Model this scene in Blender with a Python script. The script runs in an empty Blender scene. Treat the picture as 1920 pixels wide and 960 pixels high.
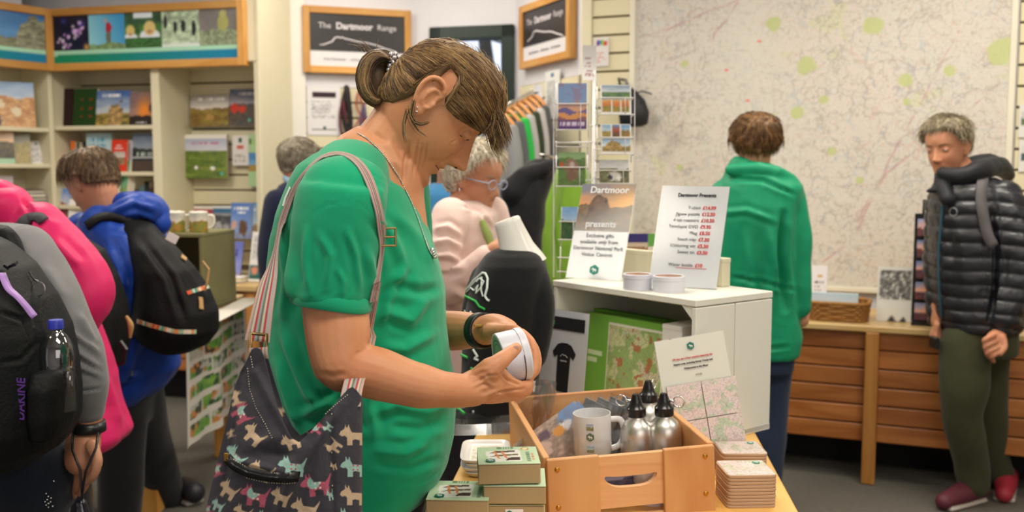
import bpy, bmesh, math, random
import numpy as np
from mathutils import Vector, Matrix, Euler
from mathutils.bvhtree import BVHTree
sc = bpy.context.scene
COL = sc.collection
R = math.radians
# ---------------- camera
CAMZ, F = 1.42, 1800.0
PITCH = math.atan(0.0889)
cd = bpy.data.cameras.new('camera'); cam = bpy.data.objects.new('camera', cd); COL.objects.link(cam)
cam.location = (0, 0, CAMZ); cam.rotation_euler = (math.pi/2 - PITCH, 0, 0)
cd.sensor_width = 36; cd.sensor_fit = 'HORIZONTAL'; cd.lens = 36*F/1920
cd.clip_start = .05; cd.clip_end = 60
cd.dof.use_dof = True; cd.dof.focus_distance = 1.62; cd.dof.aperture_fstop = 4.6
sc.camera = cam
# ---------------- world, lights, exposure
wd = bpy.data.worlds.new('world'); sc.world = wd; wd.use_nodes = True
bg = wd.node_tree.nodes['Background']; bg.inputs[0].default_value = (.86, .9, 1, 1); bg.inputs[1].default_value = 1.5
def area(name, loc, size, energy, col, rot=(0, 0, 0)):
    l = bpy.data.lights.new(name, 'AREA'); l.shape = 'RECTANGLE'; l.size, l.size_y = size; l.energy = energy; l.color = col
    o = bpy.data.objects.new(name, l); COL.objects.link(o); o.location = loc; o.rotation_euler = rot
    return o
for i, (x, y, e) in enumerate([(-1.9, 1.2, 30), (.3, .7, 34), (2.3, 1.5, 30), (-2.3, 4.3, 44), (-.3, 3.3, 40), (1.7, 3.5, 44), (-.7, 5.5, 26)]):
    area('ceiling_light', (x, y, 2.93), (1.2, .6), e, (1, .93, .8))
area('fill_light', (1.3, -1.5, 1.7), (2.2, 1.6), 24, (1, .95, .88), (R(82), 0, R(26)))  # added fill lamp behind the camera to brighten the woman, no window there
vs = sc.view_settings; vs.view_transform = 'Standard'; vs.look = 'None'; vs.gamma = 1; vs.use_curve_mapping = False
vs.exposure = 0.0
# ---------------- projection helpers (photo pixel + depth -> world point)
sp, cp = math.sin(PITCH), math.cos(PITCH)
def ray(px, py):
    cx = (px-960)/F; cy = (480-py)/F
    return Vector((cx, cp + cy*sp, -sp + cy*cp))
CAM = Vector((0, 0, CAMZ))
def W(px, py, Y):
    d = ray(px, py); return CAM + d*(Y/d.y)
def WZ(px, py, z):
    d = ray(px, py); return CAM + d*((z-CAMZ)/d.z)
class Frame:
    def __init__(s, o, a):
        s.o = Vector((o[0], o[1], 0)); s.a = a
        s.u = Vector((math.cos(a), math.sin(a), 0)); s.v = Vector((-math.sin(a), math.cos(a), 0))
    def pix(s, px, py, v=0):
        p0 = s.o + s.v*v; d = ray(px, py); t = (p0-CAM).dot(s.v)/d.dot(s.v); p = CAM + d*t
        return (p-s.o).dot(s.u), p.z
    def w(s, u, v, z): return s.o + s.u*u + s.v*v + Vector((0, 0, z))
    def loc(s, p): return (p-s.o).dot(s.u), (p-s.o).dot(s.v)
# ---------------- numpy noise
def _h(i, s): 
    x = (i.astype(np.uint64)*np.uint64(2654435761) + np.uint64(s*974711+12345)) & np.uint64(0xffffffff)
    x ^= x >> np.uint64(15); x = (x*np.uint64(2246822519)) & np.uint64(0xffffffff); x ^= x >> np.uint64(13)
    x = (x*np.uint64(3266489917)) & np.uint64(0xffffffff); x ^= x >> np.uint64(16)
    return x.astype(np.float64)/4294967295.0
def n3(P, s=0):
    P = np.asarray(P, float) + 1000.0; I = np.floor(P).astype(np.int64); f = P-I; f = f*f*(3-2*f); r = 0
    for a in (0, 1):
        for b in (0, 1):
            for c in (0, 1):
                k = (I[..., 0]+a)*73856093 ^ (I[..., 1]+b)*19349663 ^ (I[..., 2]+c)*83492791
                w = (f[..., 0] if a else 1-f[..., 0])*(f[..., 1] if b else 1-f[..., 1])*(f[..., 2] if c else 1-f[..., 2])
                r = r + w*_h(k & 0x7fffffff, s)
    return r
def fbm3(P, s=0, o=3):
    r = 0; a = .5; t = 0; P = np.asarray(P, float)
    for k in range(o): r = r + a*n3(P*2**k, s+k); t += a; a *= .5
    return r/t
def n2(x, y, s=0): return n3(np.stack([x, y, np.zeros_like(x)], -1), s)
def fbm(x, y, s=0, o=4): return fbm3(np.stack([x, y, np.zeros_like(x)], -1), s, o)
# ---------------- materials
MATS = {}
def lin(c): return tuple(((x/12.92) if x <= .04045 else ((x+.055)/1.055)**2.4) for x in c[:3])
def lin_np(c): c = np.clip(c, 0, 1); return np.where(c <= .04045, c/12.92, ((c+.055)/1.055)**2.4)
def hx(s): return tuple(int(s[i:i+2], 16)/255 for i in (0, 2, 4))
def C(c): return hx(c) if isinstance(c, str) else c
def nodes(name):
    m = bpy.data.materials.new(name); m.use_nodes = True; nt = m.node_tree; b = nt.nodes['Principled BSDF']
    return m, nt, b
def mat(name, col, rough=.5, metal=0, var=.06, vs_=6, bump=0, bs=60, sheen=0, spec=.5, coat=0, trans=0, stretch=None, sub=0, alpha=None):
    if name in MATS: return MATS[name]
    m, nt, b = nodes(name); L = nt.links; c = lin(C(col))
    tc = nt.nodes.new('ShaderNodeTexCoord'); mp = nt.nodes.new('ShaderNodeMapping'); L.new(tc.outputs['Object'], mp.inputs[0])
    if stretch: mp.inputs['Scale'].default_value = stretch
    if var:
        n = nt.nodes.new('ShaderNodeTexNoise'); n.inputs['Scale'].default_value = vs_; n.inputs['Detail'].default_value = 3; L.new(mp.outputs[0], n.inputs[0])
        mx = nt.nodes.new('ShaderNodeMix'); mx.data_type = 'RGBA'; L.new(n.outputs[0], mx.inputs[0])
        mx.inputs[6].default_value = (*[x*(1-var*2) for x in c], 1); mx.inputs[7].default_value = (*[min(1, x*(1+var*2)) for x in c], 1)
        L.new(mx.outputs[2], b.inputs['Base Color'])
    else: b.inputs['Base Color'].default_value = (*c, 1)
    b.inputs['Roughness'].default_value = rough; b.inputs['Metallic'].default_value = metal
    b.inputs['Specular IOR Level'].default_value = spec
    if sheen: b.inputs['Sheen Weight'].default_value = sheen
    if coat: b.inputs['Coat Weight'].default_value = coat
    if trans: b.inputs['Transmission Weight'].default_value = trans
    if sub: b.inputs['Subsurface Weight'].default_value = sub; b.inputs['Subsurface Radius'].default_value = (.012, .005, .003); b.inputs['Subsurface Scale'].default_value = 1
    if alpha is not None: b.inputs['Alpha'].default_value = alpha
    if bump:
        n = nt.nodes.new('ShaderNodeTexNoise'); n.inputs['Scale'].default_value = bs; n.inputs['Detail'].default_value = 4; L.new(mp.outputs[0], n.inputs[0])
        bp = nt.nodes.new('ShaderNodeBump'); bp.inputs['Strength'].default_value = bump; bp.inputs['Distance'].default_value = .004
        L.new(n.outputs[0], bp.inputs['Height']); L.new(bp.outputs[0], b.inputs['Normal'])
    MATS[name] = m; return m
def wood(name, c1, c2, axis=0, scale=7, rough=.45, knots=False):
    if name in MATS: return MATS[name]
    m, nt, b = nodes(name); L = nt.links
    tc = nt.nodes.new('ShaderNodeTexCoord'); oi = nt.nodes.new('ShaderNodeObjectInfo'); ad = nt.nodes.new('ShaderNodeVectorMath')
    L.new(tc.outputs['Object'], ad.inputs[0]); L.new(oi.outputs['Random'], ad.inputs[1])
    mp = nt.nodes.new('ShaderNodeMapping'); s = [scale]*3; s[axis] = scale*.12; mp.inputs['Scale'].default_value = s; L.new(ad.outputs[0], mp.inputs[0])
    n = nt.nodes.new('ShaderNodeTexNoise'); n.inputs['Scale'].default_value = 1.2; n.inputs['Detail'].default_value = 5; n.inputs['Distortion'].default_value = .6; L.new(mp.outputs[0], n.inputs[0])
    w = nt.nodes.new('ShaderNodeMath'); w.operation = 'MULTIPLY'; w.inputs[1].default_value = 9; L.new(n.outputs[0], w.inputs[0])
    f = nt.nodes.new('ShaderNodeMath'); f.operation = 'PINGPONG'; f.inputs[1].default_value = 1; L.new(w.outputs[0], f.inputs[0])
    r = nt.nodes.new('ShaderNodeValToRGB'); r.color_ramp.elements[0].color = (*lin(C(c1)), 1); r.color_ramp.elements[1].color = (*lin(C(c2)), 1)
    L.new(f.outputs[0], r.inputs[0])
    h = nt.nodes.new('ShaderNodeHueSaturation'); mr = nt.nodes.new('ShaderNodeMapRange'); mr.inputs[3].default_value = .86; mr.inputs[4].default_value = 1.12
    L.new(oi.outputs['Random'], mr.inputs[0]); L.new(mr.outputs[0], h.inputs['Value']); L.new(r.outputs[0], h.inputs['Color']); L.new(h.outputs[0], b.inputs['Base Color'])
    b.inputs['Roughness'].default_value = rough; MATS[name] = m; return m
def attr_mat(name, rough=.5, spec=.5, sheen=0, bump=0, bs=300, coat=0, aniso=0):
    if name in MATS: return MATS[name]
    m, nt, b = nodes(name); L = nt.links
    a = nt.nodes.new('ShaderNodeAttribute'); a.attribute_name = 'Col'; L.new(a.outputs['Color'], b.inputs['Base Color'])
    b.inputs['Roughness'].default_value = rough; b.inputs['Specular IOR Level'].default_value = spec; b.inputs['Sheen Weight'].default_value = sheen
    b.inputs['Coat Weight'].default_value = coat; b.inputs['Anisotropic'].default_value = aniso
    if bump:
        tc = nt.nodes.new('ShaderNodeTexCoord'); n = nt.nodes.new('ShaderNodeTexNoise'); n.inputs['Scale'].default_value = bs; L.new(tc.outputs['Object'], n.inputs[0])
        bp = nt.nodes.new('ShaderNodeBump'); bp.inputs['Strength'].default_value = bump; bp.inputs['Distance'].default_value = .002
        L.new(n.outputs[0], bp.inputs['Height']); L.new(bp.outputs[0], b.inputs['Normal'])
    MATS[name] = m; return m
def clear_mat(name, tint=(1, 1, 1), rough=.06, weight=.12):
    if name in MATS: return MATS[name]
    m, nt, b = nodes(name); L = nt.links
    t = nt.nodes.new('ShaderNodeBsdfTransparent'); t.inputs[0].default_value = (*tint, 1)
    g = nt.nodes.new('ShaderNodeBsdfGlossy'); g.inputs['Roughness'].default_value = rough
    mx = nt.nodes.new('ShaderNodeMixShader'); mx.inputs[0].default_value = weight
    L.new(t.outputs[0], mx.inputs[1]); L.new(g.outputs[0], mx.inputs[2]); L.new(mx.outputs[0], nt.nodes['Material Output'].inputs[0])
    nt.nodes.remove(b); MATS[name] = m; return m
PRINT = attr_mat('print_matt', .7, .2)
GLOSS = attr_mat('print_gloss', .28, .5)
WHITE = mat('white_paper', 'e9e8e6', .6, var=.02)
PAGES = mat('book_pages', 'd8cdb8', .8, var=.08, vs_=80, stretch=(1, 1, 12))
OAK = wood('oak_wood', 'c08438', 'cf9a50', 0, 6)
OAKV = wood('oak_wood_upright', 'c08438', 'cf9a50', 2, 6)
BLACK = mat('black_plastic', '17181b', .35, var=.05)
BRASS = mat('brass', 'b8863a', .3, .9)
CHROME = mat('polished_metal', 'd6d6d6', .18, 1, var=.02)
# ---------------- mesh building
class MB:
    def __init__(s): s.v = []; s.f = []; s.m = []
    def add(s, v, f, mi=0, M=None):
        b = len(s.v)
        if M is not None: v = [M @ Vector(p) for p in v]
        s.v.extend([tuple(p) for p in v]); s.f.extend([tuple(i+b for i in q) for q in f]); s.m.extend([mi]*len(f)); return s
    def box(s, c, d, bev=0, mi=0, M=None):
        x, y, z = d[0]/2, d[1]/2, d[2]/2
        if bev:
            bev = min(bev, x*.9, y*.9, z*.9); vs_ = []; idx = {}
            for sx in (-1, 1):
                for sy in (-1, 1):
                    for sz in (-1, 1):
                        for k in range(3):
                            p = [sx*x, sy*y, sz*z]
                            for j in range(3):
                                if j != k: p[j] -= (sx, sy, sz)[j]*bev
                            idx[(sx, sy, sz, k)] = len(vs_); vs_.append(p)
            fs = []
            for k in range(3):
                a, b_ = [j for j in range(3) if j != k]
                for sg in (-1, 1):
                    q = []
                    for (p1, p2) in ((-1, -1), (1, -1), (1, 1), (-1, 1)):
                        t = [0, 0, 0]; t[k] = sg; t[a] = p1; t[b_] = p2; q.append(idx[(*t, k)])
                    fl = (sg > 0) != (k == 1)
                    fs.append(q if fl else q[::-1])
            for k in range(3):
                a, b_ = [j for j in range(3) if j != k]
                for p1 in (-1, 1):
                    for p2 in (-1, 1):
                        t0 = [0, 0, 0]; t0[a] = p1; t0[b_] = p2; t1 = list(t0); t0[k] = -1; t1[k] = 1
                        q = [idx[(*t0, a)], idx[(*t1, a)], idx[(*t1, b_)], idx[(*t0, b_)]]; fs.append(q)
            for sx in (-1, 1):
                for sy in (-1, 1):
                    for sz in (-1, 1): fs.append([idx[(sx, sy, sz, k)] for k in range(3)])
            # orient outward
            out = []
            for q in fs:
                P = [Vector(vs_[i]) for i in q]; n = (P[1]-P[0]).cross(P[2]-P[0]); cc = sum(P, Vector())/len(P)
                out.append(q if n.dot(cc) > 0 else q[::-1])
            v = [(p[0]+c[0], p[1]+c[1], p[2]+c[2]) for p in vs_]
            return s.add(v, out, mi, M)
        v = [(c[0]+a*x, c[1]+b*y, c[2]+e*z) for a in (-1, 1) for b in (-1, 1) for e in (-1, 1)]
        return s.add(v, [(0, 1, 3, 2), (4, 6, 7, 5), (0, 4, 5, 1), (2, 3, 7, 6), (0, 2, 6, 4), (1, 5, 7, 3)], mi, M)
    def loft(s, rings, cap=True, mi=0, closed=True, M=None):
        n = len(rings[0]); v = [p for r in rings for p in r]; f = []
        for i in range(len(rings)-1):
            for j in range(n if closed else n-1):
                k = (j+1) % n; f.append((i*n+j, i*n+k, (i+1)*n+k, (i+1)*n+j))
        if cap:
            for r0, fl in ((0, True), (len(rings)-1, False)):
                c = sum((Vector(p) for p in rings[r0]), Vector())/n; ci = len(v); v.append(c)
                for j in range(n):
                    k = (j+1) % n; f.append((ci, r0*n+k, r0*n+j) if fl else (ci, r0*n+j, r0*n+k))
        return s.add(v, f, mi, M)
    def tube(s, pts, r, seg=8, mi=0, closed=False, flat=None, up=None, M=None):
        pts = [Vector(p) for p in pts]; n = len(pts)
        if not hasattr(r, '__len__'): r = [r]*n
        rings = []; pn = None
        for i, p in enumerate(pts):
            a = pts[i-1] if (i > 0 or closed) else p; b = pts[(i+1) % n] if (i < n-1 or closed) else p
            t = (b-a).normalized()
            if pn is None:
                h = Vector(up) if up else (Vector((0, 0, 1)) if abs(t.z) < .9 else Vector((1, 0, 0))); pn = (h - t*h.dot(t)).normalized()
            else:
                pn = (pn - t*pn.dot(t)).normalized()
            if up: h = Vector(up); q = h - t*h.dot(t); pn = q.normalized() if q.length > 1e-4 else pn
            bn = t.cross(pn); fl = flat or 1
            rings.append([p + (pn*math.cos(2*math.pi*j/seg)*fl + bn*math.sin(2*math.pi*j/seg))*r[i] for j in range(seg)])
        if closed: rings.append(rings[0]); return s.loft(rings, False, mi, M=M)
        return s.loft(rings, True, mi, M=M)
    def limb(s, pts, r, seg=14, sq=None):
        "smooth tapered tube with round ends"
        pts = [Vector(p) for p in pts]; P = []; Rr = []
        n = len(pts)
        for i in range(n-1):
            for k in range(6):
                t = k/6; p0 = pts[max(i-1, 0)]; p1 = pts[i]; p2 = pts[i+1]; p3 = pts[min(i+2, n-1)]
                P.append(.5*((2*p1)+(p2-p0)*t+(2*p0-5*p1+4*p2-p3)*t*t+(3*p1-p0-3*p2+p3)*t**3)); tt = t*t*(3-2*t); Rr.append(r[i]*(1-tt)+r[i+1]*tt)
        P.append(pts[-1]); Rr.append(r[-1])
        d0 = (P[0]-P[1]).normalized(); d1 = (P[-1]-P[-2]).normalized()
        A = [(P[0]+d0*Rr[0]*math.sin(a), Rr[0]*math.cos(a)) for a in (1.45, 1.1, .75, .4)]; B = [(P[-1]+d1*Rr[-1]*math.sin(a), Rr[-1]*math.cos(a)) for a in (.4, .75, 1.1, 1.45)]
        return s.tube([a for a, _ in A]+P+[b for b, _ in B], [x for _, x in A]+Rr+[x for _, x in B], seg)
    def cyl(s, p0, p1, r, r1=None, seg=20, mi=0, M=None): return s.tube([p0, p1], [r, r if r1 is None else r1], seg, mi, M=M)
    def lathe(s, prof, c=(0, 0, 0), seg=32, mi=0, M=None, cap=True):
        rings = [[(c[0]+r*math.cos(2*math.pi*j/seg), c[1]+r*math.sin(2*math.pi*j/seg), c[2]+z) for j in range(seg)] for r, z in prof]
        return s.loft(rings, cap, mi, M=M)
    def ell(s, c, r, mi=0, M=None, seg=20, rin=14):
        c = Vector(c); MM = M or Matrix.Identity(3); rings = []
        for i in range(1, rin):
            a = math.pi*i/rin
            rings.append([c + MM @ Vector((r[0]*math.sin(a)*math.cos(2*math.pi*j/seg), r[1]*math.sin(a)*math.sin(2*math.pi*j/seg), -r[2]*math.cos(a))) for j in range(seg)])
        return s.loft(rings, True, mi)
    def prism(s, poly, y0, y1, mi=0, M=None):
        "polygon (x,z) counter-clockwise seen from -Y, extruded y0..y1 (triangulated caps)"
        from mathutils.geometry import tessellate_polygon
        n = len(poly); v = [(x, y0, z) for x, z in poly]+[(x, y1, z) for x, z in poly]
        tr = tessellate_polygon([[Vector((x, z, 0)) for x, z in poly]]); f = []
        for t in tr:
            P = [Vector((poly[i][0], poly[i][1], 0)) for i in t]
            if (P[1]-P[0]).cross(P[2]-P[0]).z < 0: t = t[::-1]
            f.append(tuple(t)); f.append(tuple(i+n for i in t[::-1]))
        for i in range(n): j = (i+1) % n; f.append((i, i+n, j+n, j))
        return s.add(v, f, mi, M)
RM = {}
def obj(name, mb, mats, parent=None, world=False, smooth=False, loc=None, rot=None, M=None, ang=None):
    if isinstance(mb, MB): v, f, mi = mb.v, mb.f, mb.m
    else: v, f = mb[0], mb[1]; mi = None
    me = bpy.data.meshes.new(name)
    if world and parent is not None:
        iv = RM[parent.name].inverted(); v = [iv @ Vector(p) for p in v]
    elif M is not None: v = [M @ Vector(p) for p in v]
    me.from_pydata([tuple(p) for p in v], [], f)
    for m in (mats if isinstance(mats, (list, tuple)) else [mats]): me.materials.append(m)
    if mi and len(me.materials) > 1: me.polygons.foreach_set('material_index', mi)
    if smooth or ang: me.polygons.foreach_set('use_smooth', [True]*len(me.polygons))
    me.update()
    if ang: me.set_sharp_from_angle(angle=R(ang))
    o = bpy.data.objects.new(name, me); COL.objects.link(o)
    if loc is not None: o.location = loc
    if rot is not None: o.rotation_euler = rot
    if parent is not None:
        o.parent = parent; RM[o.name] = RM[parent.name] @ Matrix.LocRotScale(o.location, o.rotation_euler, None)
    else: RM[o.name] = Matrix.LocRotScale(o.location, o.rotation_euler, None)
    return o
def meta(o, label=None, cat=None, group=None, kind=None):
    if label: o['label'] = label
    if cat: o['category'] = cat
    if group: o['group'] = group
    if kind: o['kind'] = kind
    return o
def thing(name, label, cat, loc=(0, 0, 0), rot=0, group=None):
    o = bpy.data.objects.new(name, None); COL.objects.link(o); o.location = loc
    o.empty_display_size = .05
    o.rotation_euler = rot if hasattr(rot, '__len__') else (0, 0, rot)
    RM[o.name] = Matrix.LocRotScale(o.location, o.rotation_euler, None)
    return meta(o, label, cat, group)
def struct(name, mb, mats, **k): o = obj(name, mb, mats, **k); o['kind'] = 'structure'; return o
def setcol(me, cols):
    a = me.color_attributes.new('Col', 'FLOAT_COLOR', 'POINT'); c = np.ones((len(me.vertices), 4)); c[:, :3] = cols; a.data.foreach_set('color', c.ravel())
def panel(name, w, h, fn, parent=None, loc=(0, 0, 0), rot=(0, 0, 0), res=.004, th=.002, m=None, edge=(.9, .9, .88), curve=None, zc=False):
    "thin printed card: front faces local -Y, base at z=0, centred in x"
    nx = max(2, int(w/res)); ny = max(2, int(h/res)); u, v = np.meshgrid(np.linspace(0, 1, nx+1), np.linspace(0, 1, ny+1))
    x = (u-.5)*w; z = v*h; y = np.zeros_like(x)
    if curve is not None: y = curve(u, v)
    V = np.stack([x, y, z], -1).reshape(-1, 3); n = len(V); V2 = V.copy(); V2[:, 1] += th
    i = np.arange(n).reshape(ny+1, nx+1); q = np.stack([i[:-1, :-1], i[:-1, 1:], i[1:, 1:], i[1:, :-1]], -1).reshape(-1, 4)
    bd = list(i[0, :])+list(i[1:, -1])+list(i[-1, -2::-1])+list(i[-2:0:-1, 0]); k = len(bd)
    if curve is None: # back as a single face
        VB = np.concatenate([V, V2[bd]]); b = [n+j for j in range(k)]; fs = q.tolist()+[[bd[(j+1) % k], bd[j], b[j], b[(j+1) % k]] for j in range(k)]+[b[::-1]]
    else:
        VB = np.concatenate([V, V2]); fs = q.tolist()+(q[:, ::-1]+n).tolist()+[[bd[(j+1) % k], bd[j], bd[j]+n, bd[(j+1) % k]+n] for j in range(k)]
    col = lin_np(np.asarray(fn(u, v), float).reshape(-1, 3)); cols = np.concatenate([col, np.tile(lin_np(np.array(C(edge))), (len(VB)-n, 1))])
    o = obj(name, (VB.tolist(), fs), m or PRINT, parent, loc=loc, rot=rot); setcol(o.data, cols); return o
_tc = {}
def text(s, size, m, parent, loc, rot=(0, 0, 0), name='lettering', align='CENTER', bold=0, ext=.0006, sx=1, shear=0, world=False):
    c = bpy.data.curves.new('t', 'FONT'); c.body = s; c.size = size; c.align_x = align; c.align_y = 'CENTER'; c.extrude = ext; c.offset = bold; c.resolution_u = 3; c.shear = shear
    t = bpy.data.objects.new('t', c); COL.objects.link(t); bpy.context.view_layer.update()
    me = bpy.data.meshes.new_from_object(t.evaluated_get(bpy.context.evaluated_depsgraph_get())); bpy.data.objects.remove(t); bpy.data.curves.remove(c)
    me.transform(Matrix.Rotation(math.pi/2, 4, 'X') @ Matrix.Diagonal((sx, 1, 1, 1))); me.materials.clear(); me.materials.append(m)
    o = bpy.data.objects.new(name, me); COL.objects.link(o); o.location = loc; o.rotation_euler = rot
    if parent is not None: o.parent = parent
    return o
# ---------------- painters (flat print), all in display colours
def mixc(a, b, t): t = np.clip(t, 0, 1)[..., None]; return np.asarray(a)*(1-t)+np.asarray(b)*t
def ss(x, a, b): t = np.clip((x-a)/(b-a), 0, 1); return t*t*(3-2*t)
def solid(c): c = C(c); return lambda u, v: np.ones(u.shape+(3,))*np.array(c)
def land(seed=0, sky=('9fb8d8', 'dfe2e2'), gr=('5d6b33', 'a08a4a'), hz=.5, tor=None, sx=3., title=None, tcol='ffffff', band=None, rough=.06, sun=None, spots=None):
    sky = [np.array(C(c)) for c in sky]; gr = [np.array(C(c)) for c in gr]
    def f(u, v):
        cl = fbm(u*3+seed, v*7, seed)
        c = mixc(sky[1], sky[0], (v-hz)/(1-hz)+.9*(cl-.5))
        if sun: c = mixc(c, np.array(C(sun[3])), np.exp(-((u-sun[0])**2+((v-sun[1])*.8)**2)/sun[2]**2))
        hl = hz + rough*(fbm(u*sx+seed, u*0+seed, seed+3)-.5)*3
        g = mixc(gr[0], gr[1], fbm(u*6+seed, v*12, seed+5)*1.6-.3); g = g*(.72+.5*fbm(u*22, v*34, seed+9)[..., None])
        c = np.where((v < hl)[..., None], g, c)
        if tor:
            tx, tw, th_, tc_ = tor; prof = hz-.08 + th_*np.clip(1-((u-tx)/tw)**2, 0, 1)**.6*(.8+.4*n2(u*14, u*0, seed+11)); rk = np.array(C(tc_))*(.5+.9*fbm(u*12, v*16, seed+13)[..., None])
            c = np.where(((v < prof) & (abs(u-tx) < tw))[..., None], rk, c)
        if spots:
            for (a, b_, r_, cc) in spots: c = mixc(c, np.array(C(cc)), ss(-np.hypot(u-a, v-b_)/r_+1+.5*(n2(u*20, v*20, 3)-.5), 0, .25))
        if band: 
            for (v0, v1, cc) in band: c = np.where(((v >= v0) & (v <= v1))[..., None], np.array(C(cc)), c)
        if title:
            for (v0, v1, u0, u1) in title:
                k = (v > v0) & (v < v1) & (u > u0) & (u < u1) & (n2(u*60, np.floor(v*3), seed+17) > .42); c = np.where(k[..., None], np.array(C(tcol)), c)
        return c
    return f
def lines(bgc='eceae8', rows=(), tc='777777', seed=1, pic=None, blocks=()):
    def f(u, v):
        c = np.ones(u.shape+(3,))*np.array(C(bgc))
        if pic: u0, u1, v0, v1, g = pic; k = (u > u0) & (u < u1) & (v > v0) & (v < v1); gg = g((u-u0)/(u1-u0), (v-v0)/(v1-v0)); c = np.where(k[..., None], gg, c)
        for (v0, v1, n, u0, u1) in rows:
            t = (v-v0)/(v1-v0)*n; k = (t > 0) & (t < n) & ((t % 1) < .5) & (u > u0) & (u < u1-.25*(u1-u0)*n2(np.floor(t), np.floor(t), seed)) & (n2(u*70, np.floor(t)*3., seed) > .35); c = np.where(k[..., None], np.array(C(tc)), c)
        for (u0, u1, v0, v1, cc) in blocks: c = np.where(((u > u0) & (u < u1) & (v > v0) & (v < v1))[..., None], np.array(C(cc)), c)
        return c
    return f
def mapfn(seed=0, base='ddd3c8', k=1., greens=.62, gcol='b6c48c', asp=1.):
    def f(u, v):
        x = u*asp*k; y = v*k; c = np.ones(u.shape+(3,))*np.array(C(base))
        c = mixc(c, np.array(C('e0ccc4')), ss(fbm(x*4, y*4, seed+1), .45, .75)*(.6 if seed != 4 else .3))
        c = mixc(c, np.array(C(gcol)), ss(fbm(x*7, y*7, seed+2), greens, greens+.04)*.7)
        h = fbm(x*6, y*6, seed+3, 5); cn = np.abs((h*26) % 1-.5); c = mixc(c, np.array(C('b98f70')), (cn < .1)*.35)
        for i, (cc, fr, wd_, st) in enumerate((('8a8a92', 9, .012, .5), ('c07a70', 4, .006, .22), ('8fa8bc', 6, .008, .35), ('8f8478', 16, .02, .4))):
            n_ = fbm(x*fr, y*fr, seed+20+i, 4); c = mixc(c, np.array(C(cc)), (np.abs(n_-.5) < wd_)*st)
        sp_ = n3(np.stack([x*90, y*90, x*0], -1), seed+40); c = mixc(c, np.array(C('8d8580')), (sp_ > .86)*.4)
        return c
    return f
def patch(*items, bgc='ffffff'):
    "items: (u0,u1,v0,v1,fn)"
    def f(u, v):
        c = np.ones(u.shape+(3,))*np.array(C(bgc))
        for (u0, u1, v0, v1, g) in items:
            k = (u >= u0) & (u <= u1) & (v >= v0) & (v <= v1); gg = g(np.clip((u-u0)/(u1-u0), 0, 1), np.clip((v-v0)/(v1-v0), 0, 1)); c = np.where(k[..., None], gg, c)
        return c
    return f
def inpoly(x, y, poly):
    r = np.zeros(x.shape, bool); n = len(poly)
    for i in range(n):
        x1, y1 = poly[i]; x2, y2 = poly[(i+1) % n]
        if y1 == y2: continue
        k = ((y1 > y) != (y2 > y)) & (x < (x2-x1)*(y-y1)/(y2-y1)+x1); r ^= k
    return r
HEXD = [(0, 1), (.87, .5), (.87, -.5), (0, -1), (-.87, -.5), (-.87, .5)]
PONY = [(-.5, -.05), (-.55, .1), (-.42, .2), (-.28, .42), (-.2, .4), (-.1, .2), (.3, .18), (.5, .05), (.55, -.4), (.42, -.1), (.38, -.45), (.26, -.45), (.24, -.12), (-.02, -.12), (-.06, -.45), (-.18, -.45), (-.2, -.05), (-.33, .08)]
def logo(parent, s, loc, rot=(0, 0, 0), col='0f6e58'):
    m = MB().prism([(x*s, z*s) for x, z in HEXD[::-1]], -.0008, .0002); o = obj('emblem', m, mat('emblem_green_'+col, col, .5, var=0), parent, loc=loc, rot=rot)
    p = MB().prism([(x*s*.95, z*s*.95) for x, z in PONY], -.0014, -.0006); obj('emblem_pony', p, WHITE, parent, loc=loc, rot=rot); return o
def book(label, u, z, w, h, fn, F_, v=0, d=.02, lean=0, yaw=0, cat='book', group=None, name='book', spine=(.3, .3, .3), gl=True, res=.006, title=None):
    "stands at frame coords (u,v) with base z"
    p = F_.w(u, v, z); t = thing(name, label, cat, p, (-lean, 0, F_.a+yaw), group)
    if d < .006:
        panel('card', w, h, fn, t, res=res, th=d, m=GLOSS if gl else PRINT); return t
    panel('cover', w, h, fn, t, loc=(0, 0, 0), res=res, th=.002, m=GLOSS if gl else PRINT, edge=spine)
    m = MB(); m.box((0, d-.001, h/2), (w, .002, h)); m.box((-w/2+.001, d/2, h/2), (.002, d-.003, h)); obj('back_cover', m, mat('cover_%02x%02x%02x' % tuple(int(c*255) for c in C(spine)), spine, .5), t)
    obj('pages', MB().box((.001, d/2, h/2), (w-.006, d-.0045, h-.005)), PAGES, t)
    return t
# ================= SETTING
CREAM = mat('cream_paint', 'e0d7ba', .5, var=.02); WALLW = mat('daylight_tinted_white', 'd9d7dd', .6, var=.02); CREAMD = mat('slat_groove', '6d6046', .7, var=.05)  # WALLW: the cool lavender cast of daylight is put into the wall colour
CREAMS = mat('cream_laminate', 'ddd3b2', .42, var=.03)
U = Frame((-1.54, 5.9), R(-14.6)); S = Frame((-1.44, 6.29), math.atan(.34)); D = Frame((-.656, 6.557), math.atan(-.27))
T = Frame((.028, 6.37), math.atan2(-.87, .38)); M = Frame((.41, 5.5), R(-22.3)); ZC = 3.0
carpet = mat('grey_carpet', '605c55', .95, var=.12, vs_=40, bump=.5, bs=220)
struct('floor', MB().box((0, 2.5, -.02), (9, 9.6, .04)), carpet)
struct('ceiling', MB().box((0, 2.5, ZC+.02), (9, 9.6, .04)), mat('ceiling_paint', 'e6e4e0', .7, var=.02))
def wallslab(name, Fr, u0, u1, z0=0, z1=ZC, v0=0, v1=.08, m=None):
    return struct(name, MB().box(((u0+u1)/2, (v0+v1)/2, (z0+z1)/2), (u1-u0, v1-v0, z1-z0)), m or WALLW, loc=Fr.w(0, 0, 0), rot=(0, 0, Fr.a))
lenS = (D.o-S.o).length; lenT = (M.o-T.o).length; lenD = (T.o-D.o).length
wallslab('wall_sign', S, 0, lenS+.02)
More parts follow.
